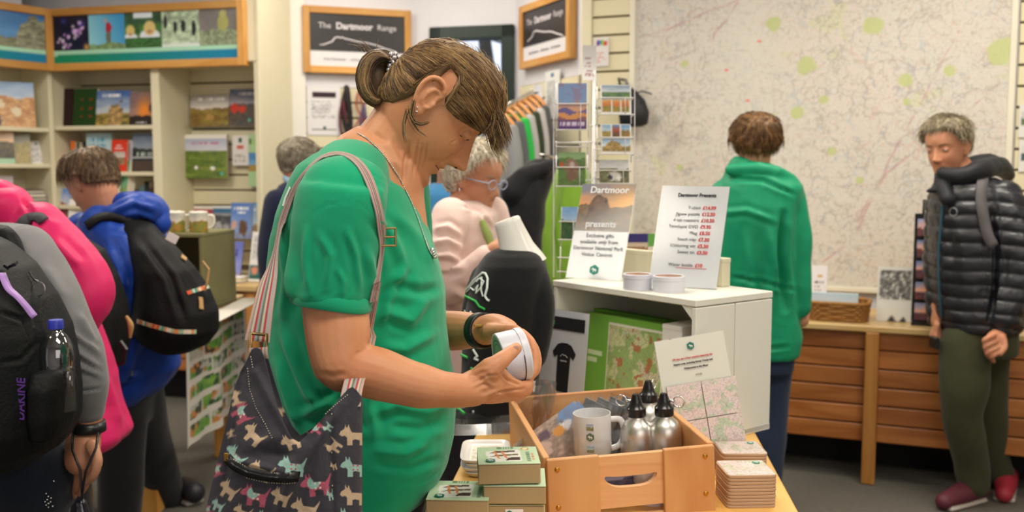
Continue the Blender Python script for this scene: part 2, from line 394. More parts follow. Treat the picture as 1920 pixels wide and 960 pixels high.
w_ret = wallslab('wall_return', T, 0, lenT)
w_map = wallslab('wall_right', M, -.02, 4.2)
w_left = wallslab('wall_left', U, -3.2, .06, v0=.45, v1=.53)
# side walls that close the room out of the frame
struct('wall_far_left', MB().box((-4.4, 2.6, ZC/2), (.08, 9, ZC)), WALLW); struct('wall_far_right', MB().box((4.4, 1.8, ZC/2), (.08, 7.2, ZC)), CREAM)
struct('wall_rear', MB().box((0, -2.26, ZC/2), (9, .08, ZC)), WALLW)
# wall with the door opening
dl, dzt = D.pix(806, 52, -.02); dr, _ = D.pix(971, 52, -.02); dr = min(dr, lenD-.01)
m = MB(); m.box((dl/2, .04, ZC/2), (dl, .08, ZC)); m.box(((dl+dr)/2, .04, (dzt+ZC)/2), (dr-dl, .08, ZC-dzt)); m.box(((dr+lenD)/2, .04, ZC/2), (lenD-dr, .08, ZC))
struct('wall_door', m, WALLW, loc=D.o, rot=(0, 0, D.a))
GREEND = mat('dark_green_gloss_paint', '14281f', .35, var=.05)
door = struct('door_1', MB().box(((dl+dr)/2, .03, .5), (dr-dl-.1, .045, 1.0)), GREEND, loc=D.o, rot=(0, 0, D.a))
fw = .085; m = MB()
for (a, b_) in ((dl, dl+fw), (dr-fw, dr)): m.box(((a+b_)/2, .02, dzt/2), (b_-a, .12, dzt), .006)
m.box(((dl+dr)/2, .02, dzt-fw/2), (dr-dl, .12, fw), .006); obj('door_frame', m, GREEND, door)
pl, pzt = D.pix(836, 68, 0); pr, pzb = D.pix(956, 180, 0); m = MB(); 
for (a, b_) in ((dl+fw, pl), (pr, dr-fw)): m.box(((a+b_)/2, .03, (pzb+dzt)/2), (max(.01, b_-a), .045, dzt-pzb), 0)
m.box(((dl+dr)/2, .03, pzb-.045), (dr-dl-2*fw, .05, .09)); m.box(((dl+dr)/2, .03, (pzt+dzt-fw)/2), (dr-dl-2*fw, .045, dzt-fw-pzt)); m.box(((dl+dr)/2, .03, 1.3), (dr-dl-2*fw, .045, .12))
obj('door_rail', m, GREEND, door)
m = MB(); m.box(((pl+pr)/2, .02, pzb+.006), (pr-pl, .02, .012)); obj('glazing_bead', m, WHITE, door)
obj('pane', MB().box(((pl+pr)/2, .035, (pzt+pzb)/2), (pr-pl, .006, pzt-pzb)), clear_mat('door_glass', (.93, .96, 1), .02, .06), door)
obj('pane', MB().box(((pl+pr)/2, .035, (pzb+1.2)/2), (pr-pl, .006, pzb-1.3)), clear_mat('door_glass'), door)
# trees outside
rng = np.random.RandomState(5); V = []; Fc = []
for i in range(2600):
    c = np.array([rng.uniform(-2.6, 2.2), rng.uniform(10, 12.5), rng.uniform(0, 5.5)])
    if n3(c[None]*1.3, 3)[0] < .46+.02*c[2]: continue
    a = rng.normal(size=3)*.07; b_ = rng.normal(size=3)*.05; k = len(V); V += [c-a, c+b_, c+a, c-b_]; Fc.append((k, k+1, k+2, k+3))
tr = thing('tree', 'dark leafy tree outside seen through the door glass', 'tree', (-.3, 11.4, 0))
fo = obj('foliage', ([tuple(p) for p in V], Fc), mat('dark_leaves', '2b4038', .7, var=.3, vs_=3), tr, world=True); fo['kind'] = 'stuff'
obj('trunk', MB().limb([(-.3, 11.4, 0), (-.2, 11.4, 1.6), (-.35, 11.5, 3.2)], [.14, .11, .07]), mat('bark', '3a332c', .9), tr, world=True)
m = MB().box((0, 16.4, 1.1), (13, .1, 2.3)); meta(obj('hedge', m, mat('blue_green_hedge', '445a58', .9, var=.35, vs_=2)), 'dim blue-green hedge far outside beyond the door glass', 'hedge')
# slat boards: every board an object, shared mesh
def slats(par, Fr, u0, u1, ztop, zbot, v=0, sp=.1, mt=None, depth=.016):
    h = sp-.011; me = None; z = ztop
    meta_b = obj('slat_groove_backing', MB().box(((u0+u1)/2, v-.002, (ztop+zbot)/2), (u1-u0, .004, ztop-zbot)), CREAMD, par)
    while z-sp > zbot:
        if me is None: o = obj('slat', MB().box((0, 0, 0), (u1-u0, depth, h), .003), mt or CREAMS, par); me = o.data
        else: o = bpy.data.objects.new('slat', me); COL.objects.link(o); o.parent = par
        o.location = ((u0+u1)/2, v-.004-depth/2, z-sp/2); z -= sp
_, zz = M.pix(1140, 67, 0)
u1 = M.pix(1187, 100, 0)[0]; slats(w_map, M, .05, u1, zz+.5, .75)
obj('corner_post', MB().box((.02, -.015, ZC/2), (.06, .03, ZC), .004), CREAM, w_map)
u2 = M.pix(1903, 250, 0)[0]; slats(w_map, M, u2, u2+.9, M.pix(1903, 280, 0)[1]+.9, .75)
ztr = T.pix(1040, 150, 0)[1]; slats(w_ret, T, .1, lenT-.04, ztr+.0, .3)
ws = bpy.data.objects['wall_sign']; su0 = S.pix(576, 300, 0)[0]; slats(ws, S, su0, lenS, S.pix(600, 166, 0)[1]+.01, .3)
m = MB(); c0 = S.pix(549, 300, 0)[0]; m.box(((c0+su0)/2-.002, -.014, ZC/2), (su0-c0, .028, ZC), .004); struct('trim_1', m, mat('white_gloss_trim', 'e4e0d8', .4, var=.02), loc=S.o, rot=(0, 0, S.a))
# ================= MAP
mu0, mz1 = M.pix(1187, 5, -.02); mu1, _ = M.pix(1900, 100, -.02); _, mz0 = M.pix(1550, 541, -.02); mz1 = 2.62
mp_ = thing('large_map', 'huge pale wall map in a thin cream frame behind the green coat', 'map', M.w((mu0+mu1)/2, -.01, mz0), M.a)
mw = mu1-mu0; mh = mz1-mz0; base = mapfn(4, 'cfccc6', 1.7, .70, 'c9cfa6', mw/mh)
px2 = lambda px, py: ((M.pix(px, py, -.02)[0]-mu0)/mw, (M.pix(px, py, -.02)[1]-mz0)/mh)
gp = [(px2(a, b_), r) for a, b_, r in ((1512, 122, .028), (1545, 185, .014), (1495, 210, .018), (1700, 150, .018), (1885, 95, .035), (1785, 130, .015), (1280, 118, .012), (1614, 340, .009), (1560, 285, .012), (1450, 40, .02), (1640, 45, .03), (1270, 315, .01), (1703, 190, .01))]
roads = [[px2(*p) for p in q] for q in (((1195, 70), (1300, 30), (1380, -5)), ((1545, 495), (1600, 455), (1660, 330), (1728, 280), (1800, 230), (1890, 140)), ((1320, 110), (1335, 60), (1380, 0)), ((1790, 40), (1800, 60), (1700, 250), (1610, 420)))]
def mapf(u, v):
    c = base(u, v); x = u*mw; y = v*mh
    c = mixc(c, np.array(C('dcd4ca')), .30*np.ones_like(u)); c = mixc(c, np.array(C('dcd8d0')), np.exp(-((u-.33)**2/.012+(v-.75)**2/.06))*.6)
    for (a, b_), r in gp: c = mixc(c, np.array(C('bcc687')), ss(-np.hypot((u-a)*mw, (v-b_)*mh)/(r*2.1)+1+.9*(fbm(u*30, v*30, 6)-.5), 0, .3)*.8)
    for q in roads:
        for (p, r) in zip(q[:-1], q[1:]):
            ax, ay = p[0]*mw, p[1]*mh; bx, by = r[0]*mw, r[1]*mh; t = np.clip(((x-ax)*(bx-ax)+(y-ay)*(by-ay))/((bx-ax)**2+(by-ay)**2), 0, 1)
            d = np.hypot(x-ax-t*(bx-ax)+.03*(fbm(x*6, y*6, 9)-.5), y-ay-t*(by-ay)+.05*(fbm(x*5, y*5, 19)-.5)); c = mixc(c, np.array(C('b98a92')), np.exp(-(d/.0045)**2)*.7)
    for (a, b_) in (px2(1240, 290), px2(1262, 262), px2(1225, 230)): c = mixc(c, np.array(C('77726e')), np.exp(-(((u-a)*mw)**2+((v-b_)*mh)**2)/.0016)*.5*n2(u*300, v*300, 2))
    for (a, b_) in (px2(1422, 75), px2(1400, 188), px2(1360, 130)): c = np.where(((abs(u-a) < .006) & (abs(v-b_) < .003))[..., None], np.array(C('e08a84')), c)
    return c
panel('map_sheet', mw-.03, mh-.03, mapf, mp_, loc=(0, -.006, .015), res=.0042, th=.004)
for (x, z, sx_, sz_) in ((-mw/2, mh/2, .03, mh), (mw/2, mh/2, .03, mh), (0, 0, mw+.03, .028), (0, mh, mw+.03, .028)): obj('frame_edge', MB().box((x, -.012, z), (sx_, .02, sz_), .004), mat('cream_map_frame', 'e3ddcb', .45, var=.02), mp_)
# ================= SIGNS
def range_sign(Fr, p0, p1, zt, zb, label, mirror=False, name='framed_sign'):
    u0, u1 = Fr.pix(p0, 70, -.03)[0], Fr.pix(p1, 70, -.03)[0]; w = u1-u0; z1 = zt; z0 = zb; h = z1-z0
    t = thing(name, label, 'sign', Fr.w((u0+u1)/2, -.03, z0), Fr.a, 'black signs with a white ridge line'); fr = .045
    for x in (-w/2+fr/2, w/2-fr/2): obj('frame_side', MB().box((x, 0, h/2), (fr, .05, h), .003), OAKV, t)
    for z in (fr/2, h-fr/2): obj('frame_rail', MB().box((0, 0, z), (w-2*fr, .05, fr), .003), OAK, t)
    iw = w-2*fr; ih = h-2*fr
    panel('sign_board', iw, ih, lambda u, v: np.where((v < .28)[..., None], np.array(C('dcd9dc')), np.array(C('262224'))), t, loc=(0, -.012, fr), res=.01, m=GLOSS)
    lw = mat('sign_white', 'cfc8cc', .5, var=0)
    zt_ = fr+ih*.77
    text('The', iw*.085, lw, t, (-iw*.345, -.014, zt_)); text('Dartmoor', iw*.092, lw, t, (-iw*.035, -.014, zt_), bold=.0022); text('Range', iw*.085, lw, t, (iw*.31, -.014, zt_))
    text('from Dartmoor  .  of Dartmoor  .  for Dartmoor', iw*.036, mat('sign_grey', '77717a', .5, var=0), t, (0, -.014, fr+ih*.14))
    rd = [(-.40, .40), (-.36, .405), (-.31, .44), (-.27, .47), (-.24, .545), (-.21, .56), (-.18, .545), (-.165, .56), (-.13, .53), (-.1, .525), (-.04, .50), (.04, .475), (.10, .47), (.2, .43), (.28, .38), (.38, .33), (.42, .31)]
    obj('ridge_line', MB().tube([(x*iw, -.0125, fr+z*ih) for x, z in rd], [.003]+[.0055]*(len(rd)-2)+[.003], 6), lw, t); return t
range_sign(S, 567, 770, S.pix(567, 10, -.03)[1], S.pix(567, 136, -.03)[1], 'oak framed black sign with white ridge line, left of the green door')
range_sign(T, 979, 1074, T.pix(979, 14, -.03)[1], T.pix(979, 131, -.03)[1], 'oak framed black sign, seen at an angle right of the green door')
# header picture boards
def header(Fr, u0, u1, z0, z1, pics, label, v=-.02):
    w = u1-u0; h = z1-z0; t = thing('picture_header', label, 'sign', Fr.w((u0+u1)/2, v, z0), Fr.a); fr = .047
    for x in (-w/2+fr/2, w/2-fr/2): obj('frame_side', MB().box((x, 0, h/2), (fr, .06, h), .003), OAKV, t)
    for z in (fr/2, h-fr/2): obj('frame_rail', MB().box((0, 0, z), (w-2*fr, .06, fr), .003), OAK, t)
    m = MB(); obj('backing', MB().box((0, .02, h/2), (w-2*fr, .01, h-2*fr)), WHITE, t)
    n = len(pics); iw = w-2*fr; ih = h-2*fr
    def strip(u, v):
        g = mixc(np.array(C('1d8a63')), np.array(C('1f7fa8')), u*1.2-.1) if n > 1 else np.ones(u.shape+(3,))*np.array(C('2a7a4c')); return np.where((v > .62+.1*np.sin(u*3))[..., None], np.array(C('a9d8bd')), g)
    panel('colour_strip', iw, ih*.27, strip, t, loc=(0, -.014, fr), res=.01)
    for i, g in enumerate(pics): panel('picture', iw/n-.002, ih*.73, g, t, loc=(-iw/2+iw/n*(i+.5), -.014, fr+ih*.27), res=.006, m=GLOSS)
    return t
def flowers(u, v):
    c = np.ones(u.shape+(3,))*np.array(C('15122a')); c = mixc(c, np.array(C('3b3a8c')), np.exp(-((u-.3)**2+(v-.85)**2)/.006)); c = mixc(c, np.array(C('4a3aa0')), np.exp(-((u-.8)**2+(v-.75)**2)/.01))
    rn = np.random.RandomState(3)
    for i in range(34):
        a = rn.normal((.68, .6) if i < 20 else (.33, .28), (.09, .1)); k = np.exp(-((u-a[0])**2+(v-a[1])**2)/.0016); c = mixc(c, np.array(C(('e9c6ee', 'c98ae0', 'f3e4f4')[i % 3])), k*1.1)
    return mixc(c, np.array(C('e0a24a')), np.exp(-((u-.93)**2+(v-.08)**2*.6)/.006))
def walker(u, v):
    c = mixc(np.array(C('9fdbe6')), np.array(C('3f97cf')), u*.9+.25*v); rk = (v < .12+.08*np.exp(-((u-.6)/.2)**2)+.04*n2(u*10, v*0, 2)); c = np.where(rk[..., None], np.array(C('7d9a6a'))*(.6+.7*fbm(u*12, v*12, 3)[..., None]), c)
    c = np.where((inpoly(u, v, [(.5, .18), (.62, .2), (.62, .5), (.5, .52), (.47, .35)]))[..., None], np.array(C('6b6f5c')), c); c = np.where((inpoly(u, v, [(.48, .5), (.6, .5), (.66, .6), (.6, .75), (.5, .78), (.47, .62)]))[..., None], np.array(C('b02838')), c)
    return np.where((np.hypot(u-.47, (v-.82)) < .045)[..., None], np.array(C('c99a82')), c)
def kids(u, v):
    c = np.array(C('3f6b35'))*(.5+1.1*fbm(u*16, v*16, 4)[..., None]); c = np.where((v > .68)[..., None], np.array(C('35553a'))*(.6+.8*fbm(u*9, v*9, 8)[..., None]), c); c = mixc(c, np.array(C('dfeaf2')), ss(v, .82, .86)*(np.abs(u-.5) < .25))
    for x, y, r in ((.15, .5, .13), (.68, .55, .18)):
        c = mixc(c, np.array(C('dfe3ee')), ss(-np.hypot((u-x)/1.4, (v-y+.22))/r+1.2, 0, .2)); c = mixc(c, np.array(C('d8c07a')), ss(-np.hypot(u-x, (v-y)*.8)/r+1, 0, .2)); c = mixc(c, np.array(C('b98a6a')), ss(-np.hypot(u-x, (v-y+.1)*1.3)/(r*.5)+1, 0, .3))
    return np.where((v < .3)[..., None], np.array(C('35602f'))*(.5+1.2*fbm(u*30, v*20, 9)[..., None]), c)
def ruin(u, v):
    c = np.array(C('b4c6aa'))*(.55+.8*fbm(u*10, v*10, 14)[..., None])
    for x, y, w, h in ((.1, .7, .05, .2), (.36, .55, .05, .17), (.58, .57, .07, .17), (.86, .5, .06, .22)): c = np.where((((u-x)/w)**2+((v-y)/h)**2 < 1)[..., None], np.array(C('242c2a')), c)
    return mixc(c, np.array(C('dfe8e2')), ss(-v, -.18, -.02))
def bird(u, v):
    c = np.array(C('7b7674'))*(.9+.2*fbm(u*5, v*5, 2)[..., None]); c = np.where((v < .38+.1*fbm(u*6, u*0, 3))[..., None], np.array(C('8f9a7c'))*(.5+.9*fbm(u*24, v*24, 4)[..., None]), c)
    k = ss(-np.hypot((u-.62)/.16, (v-.62)/.26)+1, 0, .2); c = mixc(c, np.array(C('a9a860')), k*(.7+.4*fbm(u*18, v*18, 5))); k = ss(-np.hypot((u-.62)/.1, (v-.87)/.11)+1, 0, .2); return mixc(c, np.array(C('b3b070')), k)
hu0 = U.pix(92, 80, -.02)[0]; hu1 = U.pix(462, 80, -.02)[0]; hz1 = U.pix(275, 9, -.02)[1]; hz0 = U.pix(275, 129, -.02)[1]
header(U, hu0, hu1, hz0, hz1, (flowers, walker, kids, ruin, bird), 'long oak framed header with five nature photographs above the shelves')
LB = U.w(hu0, 0, 0); L = Frame((LB.x, LB.y), R(58))
header(L, -1.0, -.015, hz0, hz1, (land(3, ('2f6aa8', '5b93c8'), ('6f7358', '8b8a70'), .2, tor=(.86, .3, .75, '8a8a72'), rough=.2), land(31, ('2f6aa8', '5b93c8'), ('6f7358', '8b8a70'), .1, tor=(.5, .5, .6, '8a8a72')))[::-1], 'oak framed header with a blue sky and granite tor, far left corner')
# ================= BOOKCASES
th = .03
ub = [U.pix(p, 300, 0)[0] for p in (97, 291)]+[0.0]
CT = .745
ztop = hz0+.05
def bookcase(Fr, u0, u1, zs, label, depth=.3, z1=ztop, side1=True, slat=None, side0=True):
    t = thing('bookcase', label, 'bookcase', Fr.w((u0+u1)/2, 0, CT), Fr.a, 'cream bookcases on the left wall'); w = u1-u0; h = z1-CT
    if side0: obj('side_panel', MB().box((-w/2+th/2, depth/2, h/2), (th, depth, h), .002), CREAM, t)
    if side1: obj('side_panel', MB().box((w/2-th/2, depth/2, h/2), (th, depth, h), .002), CREAM, t)
    obj('back_panel', MB().box((0, depth+.006, h/2), (w, .01, h)), CREAM, t)
    obj('top_panel', MB().box((0, depth/2, h-.012), (w-2*th, depth, .024)), CREAM, t)
    for z in zs: obj('shelf', MB().box((0, depth/2+.004, z-CT), (w-2*th, depth-.01, .026), .003), CREAM, t)
    if slat: slats_local(t, -w/2+th, w/2-th, slat-CT, .02, depth)
    return t
def slats_local(t, u0, u1, ztop_, zbot, v): slats(t, None, u0, u1, ztop_, zbot, v)
zB = [U.pix(200, 239, 0)[1], U.pix(270, 326, 0)[1], U.pix(270, 390, 0)[1], U.pix(120, 430, 0)[1]]
bookcase(U, ub[0]-th/2, ub[1]+th/2, zB, 'cream bookcase with dark landscape books, middle of the left wall', slat=U.pix(200, 161, .3)[1]+.1)
bookcase(U, ub[1]+th/2-.001, 0, [], 'cream slat-back bookcase with hanging calendars, right end of the left wall', depth=.36, slat=U.pix(400, 156, .36)[1]+.1)
obj('tall_side_panel', MB().box((.0, 0, 0), (.02, .44, 2.6), .002), CREAM, None)
o = bpy.data.objects['tall_side_panel']; o.location = U.w(.012, .2, 1.3); o.rotation_euler = (0, 0, U.a); o.name = 'trim_2'; o['kind'] = 'structure'
# bulkhead above the bookcase beside the header
struct('trim_3', MB().box(((hu1-.0)/2-.0, .2, (hz0+.03+2.75)/2), (-hu1+.01, .42, 2.75-hz0-.03)), CREAM, loc=U.o, rot=(0, 0, U.a))
zL = [L.pix(40, 242, 0)[1], L.pix(40, 311, 0)[1], L.pix(40, 410, 0)[1]]
bookcase(L, -1.0, -.005, zL, 'cream bookcase on the angled wall at the far left', slat=None, depth=.3)
wallslab('wall_left_angled', L, -2.6, .02, v0=.34, v1=.42)
# left counter under the bookcases
PLANK = wood('counter_plank_wood', '9c5a24', 'b8743a', 0, 5); PLANKV = wood('counter_post_wood', 'b07430', 'c68a44', 2, 5); WORK = wood('worktop_wood', 'd3ab6b', 'e2c48c', 0, 4, .3)
def plank_front(par, u0, u1, zb, zt, v, n, name='plank'):
    h = (zt-zb)/n; me = None
    for i in range(n):
        if me is None: o = obj(name, MB().box((0, 0, 0), (u1-u0, .02, h-.006), .004), PLANK, par); me = o.data
        else: o = bpy.data.objects.new(name, me); COL.objects.link(o); o.parent = par
        o.location = ((u0+u1)/2, v, zb+h*(i+.5))
    obj('groove_backing', MB().box(((u0+u1)/2, v+.016, (zb+zt)/2), (u1-u0, .012, zt-zb)), mat('dark_wood_backing', '5a3414', .6), par)
BLK = mat('black_plinth', '0a0a0b', .8, var=.02)
lc = thing('counter', 'plank-fronted wooden counter under the left bookcases', 'counter', U.w(-.7, 0, 0), U.a)
obj('worktop', MB().box((0, .04, CT-.02), (1.6, .62, .035), .004), WORK, lc)
plank_front(lc, -.75, .73, .2, CT-.04, -.22, 7); obj('plinth', MB().box((0, .1, .1), (1.4, .4, .2)), BLK, lc)
obj('carcass', MB().box((0, .1, .45), (1.44, .52, .5)), mat('dark_wood_backing', '5a3414'), lc)
for x in (-.73, -.22, .75): obj('post', MB().box((x, -.225, (CT-.04)/2), (.055, .055, CT-.04), .003), PLANKV, lc)
# right counter
kp = WZ(1627, 905, 0); K = Frame((kp.x, kp.y), M.a); KT = K.pix(1627, 610, 0)[1]
rc = thing('counter', 'plank-fronted wooden counter under the big wall map', 'counter', K.w(0, 0, 0), K.a)
zkb = K.pix(1627, 829, .01)[1]; plank_front(rc, -1.25, -.027, zkb, KT-.03, .02, 6); plank_front(rc, .027, 1.3, zkb, KT-.03, .02, 6)
obj('worktop', MB().box((0, .27, KT-.013), (2.7, .6, .03), .005), WORK, rc)
for x in (-.62, 0, .9): obj('post', MB().box((x, -.005, KT/2-.013), (.058, .058, KT-.03), .003), PLANKV, rc)
obj('carcass', MB().box((0, .3, (zkb+KT)/2), (2.5, .5, KT-zkb-.04)), mat('dark_wood_backing', '5a3414'), rc)
obj('plinth', MB().box((0, .42, zkb/2), (2.5, .2, zkb)), BLK, rc)
def on(Fr, v, x0, x1, yt, yb, zfix=None):
    u0, z0 = Fr.pix(x0, yb, v); u1, _ = Fr.pix(x1, yb, v); _, z1 = Fr.pix((x0+x1)/2, yt, v); z0 = zfix if zfix is not None else z0
    return (u0+u1)/2, z0, abs(u1-u0), z1-z0
def bk(label, Fr, v, x0, x1, yt, yb, fn, zfix=None, **k):
    u, z, w, h = on(Fr, v, x0, x1, yt, yb, zfix); return book(label, u, z, w, h, fn, Fr, v, **k)
# ================= BOOKS ON THE LEFT WALL
g1 = 'books facing out on the top shelf'; g2 = 'books facing out on the second shelf'
zs1 = zB[0]+.013; zs2 = zB[1]+.013; zs3 = CT
bk('dark brown book with a plain cover, first from the left on the upper shelf', U, .1, 104, 136, 165, 233, solid('2e1a17'), zs1, lean=.1, yaw=.25, group=g1, spine=(.16, .1, .09), gl=False)
bk('dark green book with small red lettering on its cover', U, .06, 134, 181, 165, 233, lambda u, v: np.where(((np.abs(v-.72) < .03) | (np.abs(v-.48) < .03) | (np.abs(v-.26) < .03))[..., None] & (u > .3)[..., None] & (u < .85)[..., None] & (n2(u*26, v*0, 3) > .5)[..., None], np.array(C('7c3a1c')), np.array(C('23421a'))), zs1, lean=.12, yaw=-.1, group=g1, spine=(.12, .22, .08), gl=False)
bk('large landscape book with a standing stone under a blue sky', U, .05, 179, 244, 169, 233, land(7, ('3d5fa0', 'b9c0c8'), ('4a4a28', 'c2a050'), .38, tor=(.55, .2, .35, 'a98a5a'), title=[(.82, .9, .08, .7)], spots=[(.72, .45, .07, '7b5a3a'), (.72, .7, .05, '6b4a30')]), zs1, lean=.12, group=g1, spine=(.2, .2, .35))
bk('dark book with an orange sunset cover', U, .05, 242, 287, 171, 233, land(12, ('6a5a60', '9a7a78'), ('1c1614', '3a2a22'), .3, sun=(.62, .42, .3, 'f08a2c'), title=[(.06, .1, .3, .7)], spots=[(.95, .5, .16, '1c1614')]), zs1, lean=.1, group=g1, spine=(.15, .1, .1))
bk('thin book with an orange spine', U, .1, 134, 142, 265, 303, solid('e07030'), zs2, d=.1, group=g2, spine=(.85, .42, .18), gl=False)
for i, (x, c) in enumerate(((142, '3c3634'), (150, 'b0a890'), (156, '2c2826'))):
    bk(('slim dark book beside the orange spine', 'slim buff book between two dark ones', 'slim black book left of the pale blue book')[i], U, .12, x, x+7, 268-i, 303, solid(c), zs2, d=.1, group=g2, spine=C(c), gl=False)
bk('pale blue book standing on the second shelf', U, .07, 163, 207, 250, 322, land(15, ('9fc0cc', 'c4d4d4'), ('a9b8b4', '8fa8b0'), .3, title=[(.8, .88, .12, .7), (.64, .72, .12, .8)], tcol='4f93b8'), zs2, d=.04, lean=.08, yaw=.1, group=g2, spine=(.72, .74, .66))
bk('bright red guide book with a picture window', U, .05, 209, 238, 262, 322, patch((.12, .88, .22, .62, land(18, ('b8b0a8', 'd0c8c0'), ('8a6a4a', 'a08060'), .6)), (.2, .7, .72, .76, solid('f4e4e0')), (.3, .6, .8, .84, solid('f4e4e0')), bgc='d8341c'), zs2, lean=.08, group=g2, spine=(.8, .2, .1))
bk('plain white book behind the red guide', U, .09, 234, 248, 262, 322, solid('d9d8e2'), zs2, lean=.08, group=g2, spine=(.85, .85, .88), gl=False)
bk('dark book with a hill and broad pale title', U, .05, 247, 288, 250, 322, land(22, ('5a6880', '8a94a0'), ('1d2420', '2a3430'), .62, title=[(.42, .52, .1, .9)], tcol='b8c8c0', band=[(.36, .38, 'e0e0e4'), (0, .3, '4a3a30')]), zs2, lean=.1, group=g2, spine=(.1, .12, .12))
# lower shelf things
z3 = zB[2]+.013; z4 = zB[3]+.013
bk('green-covered book with a thick pale edge behind the blue-hooded person', U, .03, 216, 240, 300, 385, land(25, ('4fa478', '7cc098'), ('3f9a68', 'd8c040'), .4), z3, d=.05, lean=.15, yaw=-.5, spine=(.85, .85, .8))
bk('yellow-green booklet in front of the green book', U, .02, 200, 216, 316, 385, land(26, ('d8d088', 'e8dca8'), ('b8b060', 'd0c070'), .4), z3, d=.035, lean=.15, yaw=-.5, spine=(.9, .86, .7))
z3 = zB[2]+.013
for i, (a, b_, y0, c) in enumerate(((262, 272, 348, '5a6e72'), (272, 281, 340, '26302c'), (281, 289, 352, '4a3c34'))):
    bk(('small grey-blue book on the third shelf', 'small black book on the third shelf', 'small brown book on the third shelf')[i], U, .08, a, b_, y0, 384, solid(c), z3, d=.05, group='small books on the third shelf', spine=C(c), gl=False)
bk('tall orange and purple picture book left of the bent head', U, .02, 104, 128, 352, 425, land(28, ('6a8ac8', 'c8c8d8'), ('b06a2a', '7a4a7a'), .6), z4, lean=.2, yaw=.2, spine=(.3, .3, .4))
bk('white leaflet with an orange picture beside the bent head', U, .01, 129, 150, 372, 430, lines('e8e4e0', pic=(.2, .9, .05, .4, solid('d88a4a'))), z4, lean=.25, yaw=.3, d=.004, cat='leaflet', name='leaflet', gl=False)
# far left bookcase
bk('large book with a blue sky and orange moor, far left', L, .06, -18, 62, 152, 232, land(33, ('7fa0d0', 'c0c8d4'), ('a86a30', 'd8a870'), .64, spots=[(.1, .15, .22, '1a1410'), (.6, .35, .12, 'd8c8a8'), (.3, .5, .1, 'd8c4a0')]), zL[0]+.013, lean=.14, yaw=-.35, spine=(.5, .55, .6))
bk('book with a sunset sky and dark hill, far left', L, .06, -10, 26, 240, 303, land(35, ('c0a890', 'e8b890'), ('2a2820', '6a5a38'), .62, band=[(0, .16, '9ac0a0')]), zL[1]+.013, lean=.12, yaw=-.35, spine=(.3, .3, .25))
bk('olive and brown landscape book, second on the far left shelf', L, .08, 24, 57, 243, 303, land(36, ('8a8a78', '9a9480'), ('8a8a50', 'b89a68'), .66), zL[1]+.013, lean=.14, yaw=-.35, spine=(.4, .4, .3))
bk('narrow white card with small writing, far left shelf', L, .1, 58, 84, 264, 303, lines('e4e2e0', [(.1, .75, 7, .15, .9)], blocks=[(.4, .6, .84, .93, '2a5a4a')]), zL[1]+.013, lean=.2, yaw=-.3, d=.004, cat='card', name='notice_card', gl=False)
bk('pale leaflet low on the far left shelf', L, .1, -5, 25, 330, 345, solid('cfc9cc'), d=.004, cat='leaflet', name='leaflet', gl=False)
rn = random.Random(4)
u, z, w, h = on(L, .06, 34, 82, 370, 410, zL[2]+.013)
for i in range(7):
    p = L.w(u+rn.uniform(-.01, .01), .12, zL[2]+.013+i*.024); c = ('2b2c40', 'dcdad6')[i % 2]
    t = thing('booklet', '%s booklet, %s in the stack on the far left shelf' % (('dark blue', 'white')[i % 2], ('bottom', 'second', 'third', 'fourth', 'fifth', 'sixth', 'top')[i]), 'booklet', p, L.a+rn.uniform(-.08, .08), 'stacked booklets far left')
    obj('cover', MB().box((0, 0, .002), (.2, .16, .003)).box((0, 0, .021), (.2, .16, .003)), mat('booklet_'+c, c, .5), t); obj('pages', MB().box((0, .002, .0115), (.19, .15, .016)), PAGES, t)
# calendars on the slat back
gc = 'picture books hung on the slat back'
bk('wide landscape calendar in a clear sleeve, upper row', U, .3, 356, 428, 178, 238, land(41, ('b0a8a8', 'd8d0c8'), ('7a5a2a', '9a8a40'), .62, title=[(.84, .92, .1, .9)], spots=[(.5, .3, .12, 'b08a4a')]), lean=.1, d=.012, cat='calendar', name='calendar', group=gc)
bk('picture book with bright red flowers under a grey sky', U, .29, 429, 493, 166, 236, land(43, ('5a6a88', 'a8a0a8'), ('4a4a50', '6a5a48'), .62, title=[(.84, .92, .25, .9)], tcol='d8d0d8', spots=[(.15, .48, .14, 'c83a28'), (.38, .46, .12, 'd04030'), (.6, .15, .05, '5ac0a0')]), lean=.1, d=.012, group=gc)
bk('hanging calendar with white sheep on a green hill', U, .26, 337, 426, 252, 334, patch((0, 1, .9, 1, lambda u, v: np.where((np.abs(u-.07) < .02)[..., None], np.array(C('1a7a5a')), np.array(C('e6e2d8')))), (0, 1, 0, .9, land(45, ('aab0c8', 'dcd8e0'), ('4f6a2a', '8a9a40'), .66, sx=1.5, title=[(.86, .9, .25, .85)], tcol='c06a90', spots=[(.35, .27, .05, 'f0ece8'), (.7, .25, .05, 'f0ece8'), (.88, .12, .04, '4ac0b0')]))), lean=.02, d=.02, cat='calendar', name='calendar', group=gc)
bk('white hanging card with a red year on it', U, .3, 436, 466, 254, 310, lines('e6e0dc', [(.1, .4, 4, .15, .9)], blocks=[(.3, .7, .55, .68, 'd06a60'), (.42, .58, .78, .92, '2a5a4a')]), lean=.02, d=.004, cat='card', name='hanging_card', gl=False, group=gc)
bk('tall pale green leaflet with a stone tower picture', U, .3, 466, 496, 252, 350, patch((0, 1, .3, .66, land(47, ('3a78c0', '8ab8e0'), ('b89a58', 'a88a4a'), .35, tor=(.6, .12, .75, '9a8a68'))), (.1, .9, .82, .92, lambda u, v: np.where((n2(u*9, v*0, 4) > .5)[..., None], np.array(C('2f5a2c')), np.array(C('a8d08c')))), bgc='b4d6a4'), lean=.02, d=.006, cat='leaflet', name='leaflet', gl=False, group=gc)
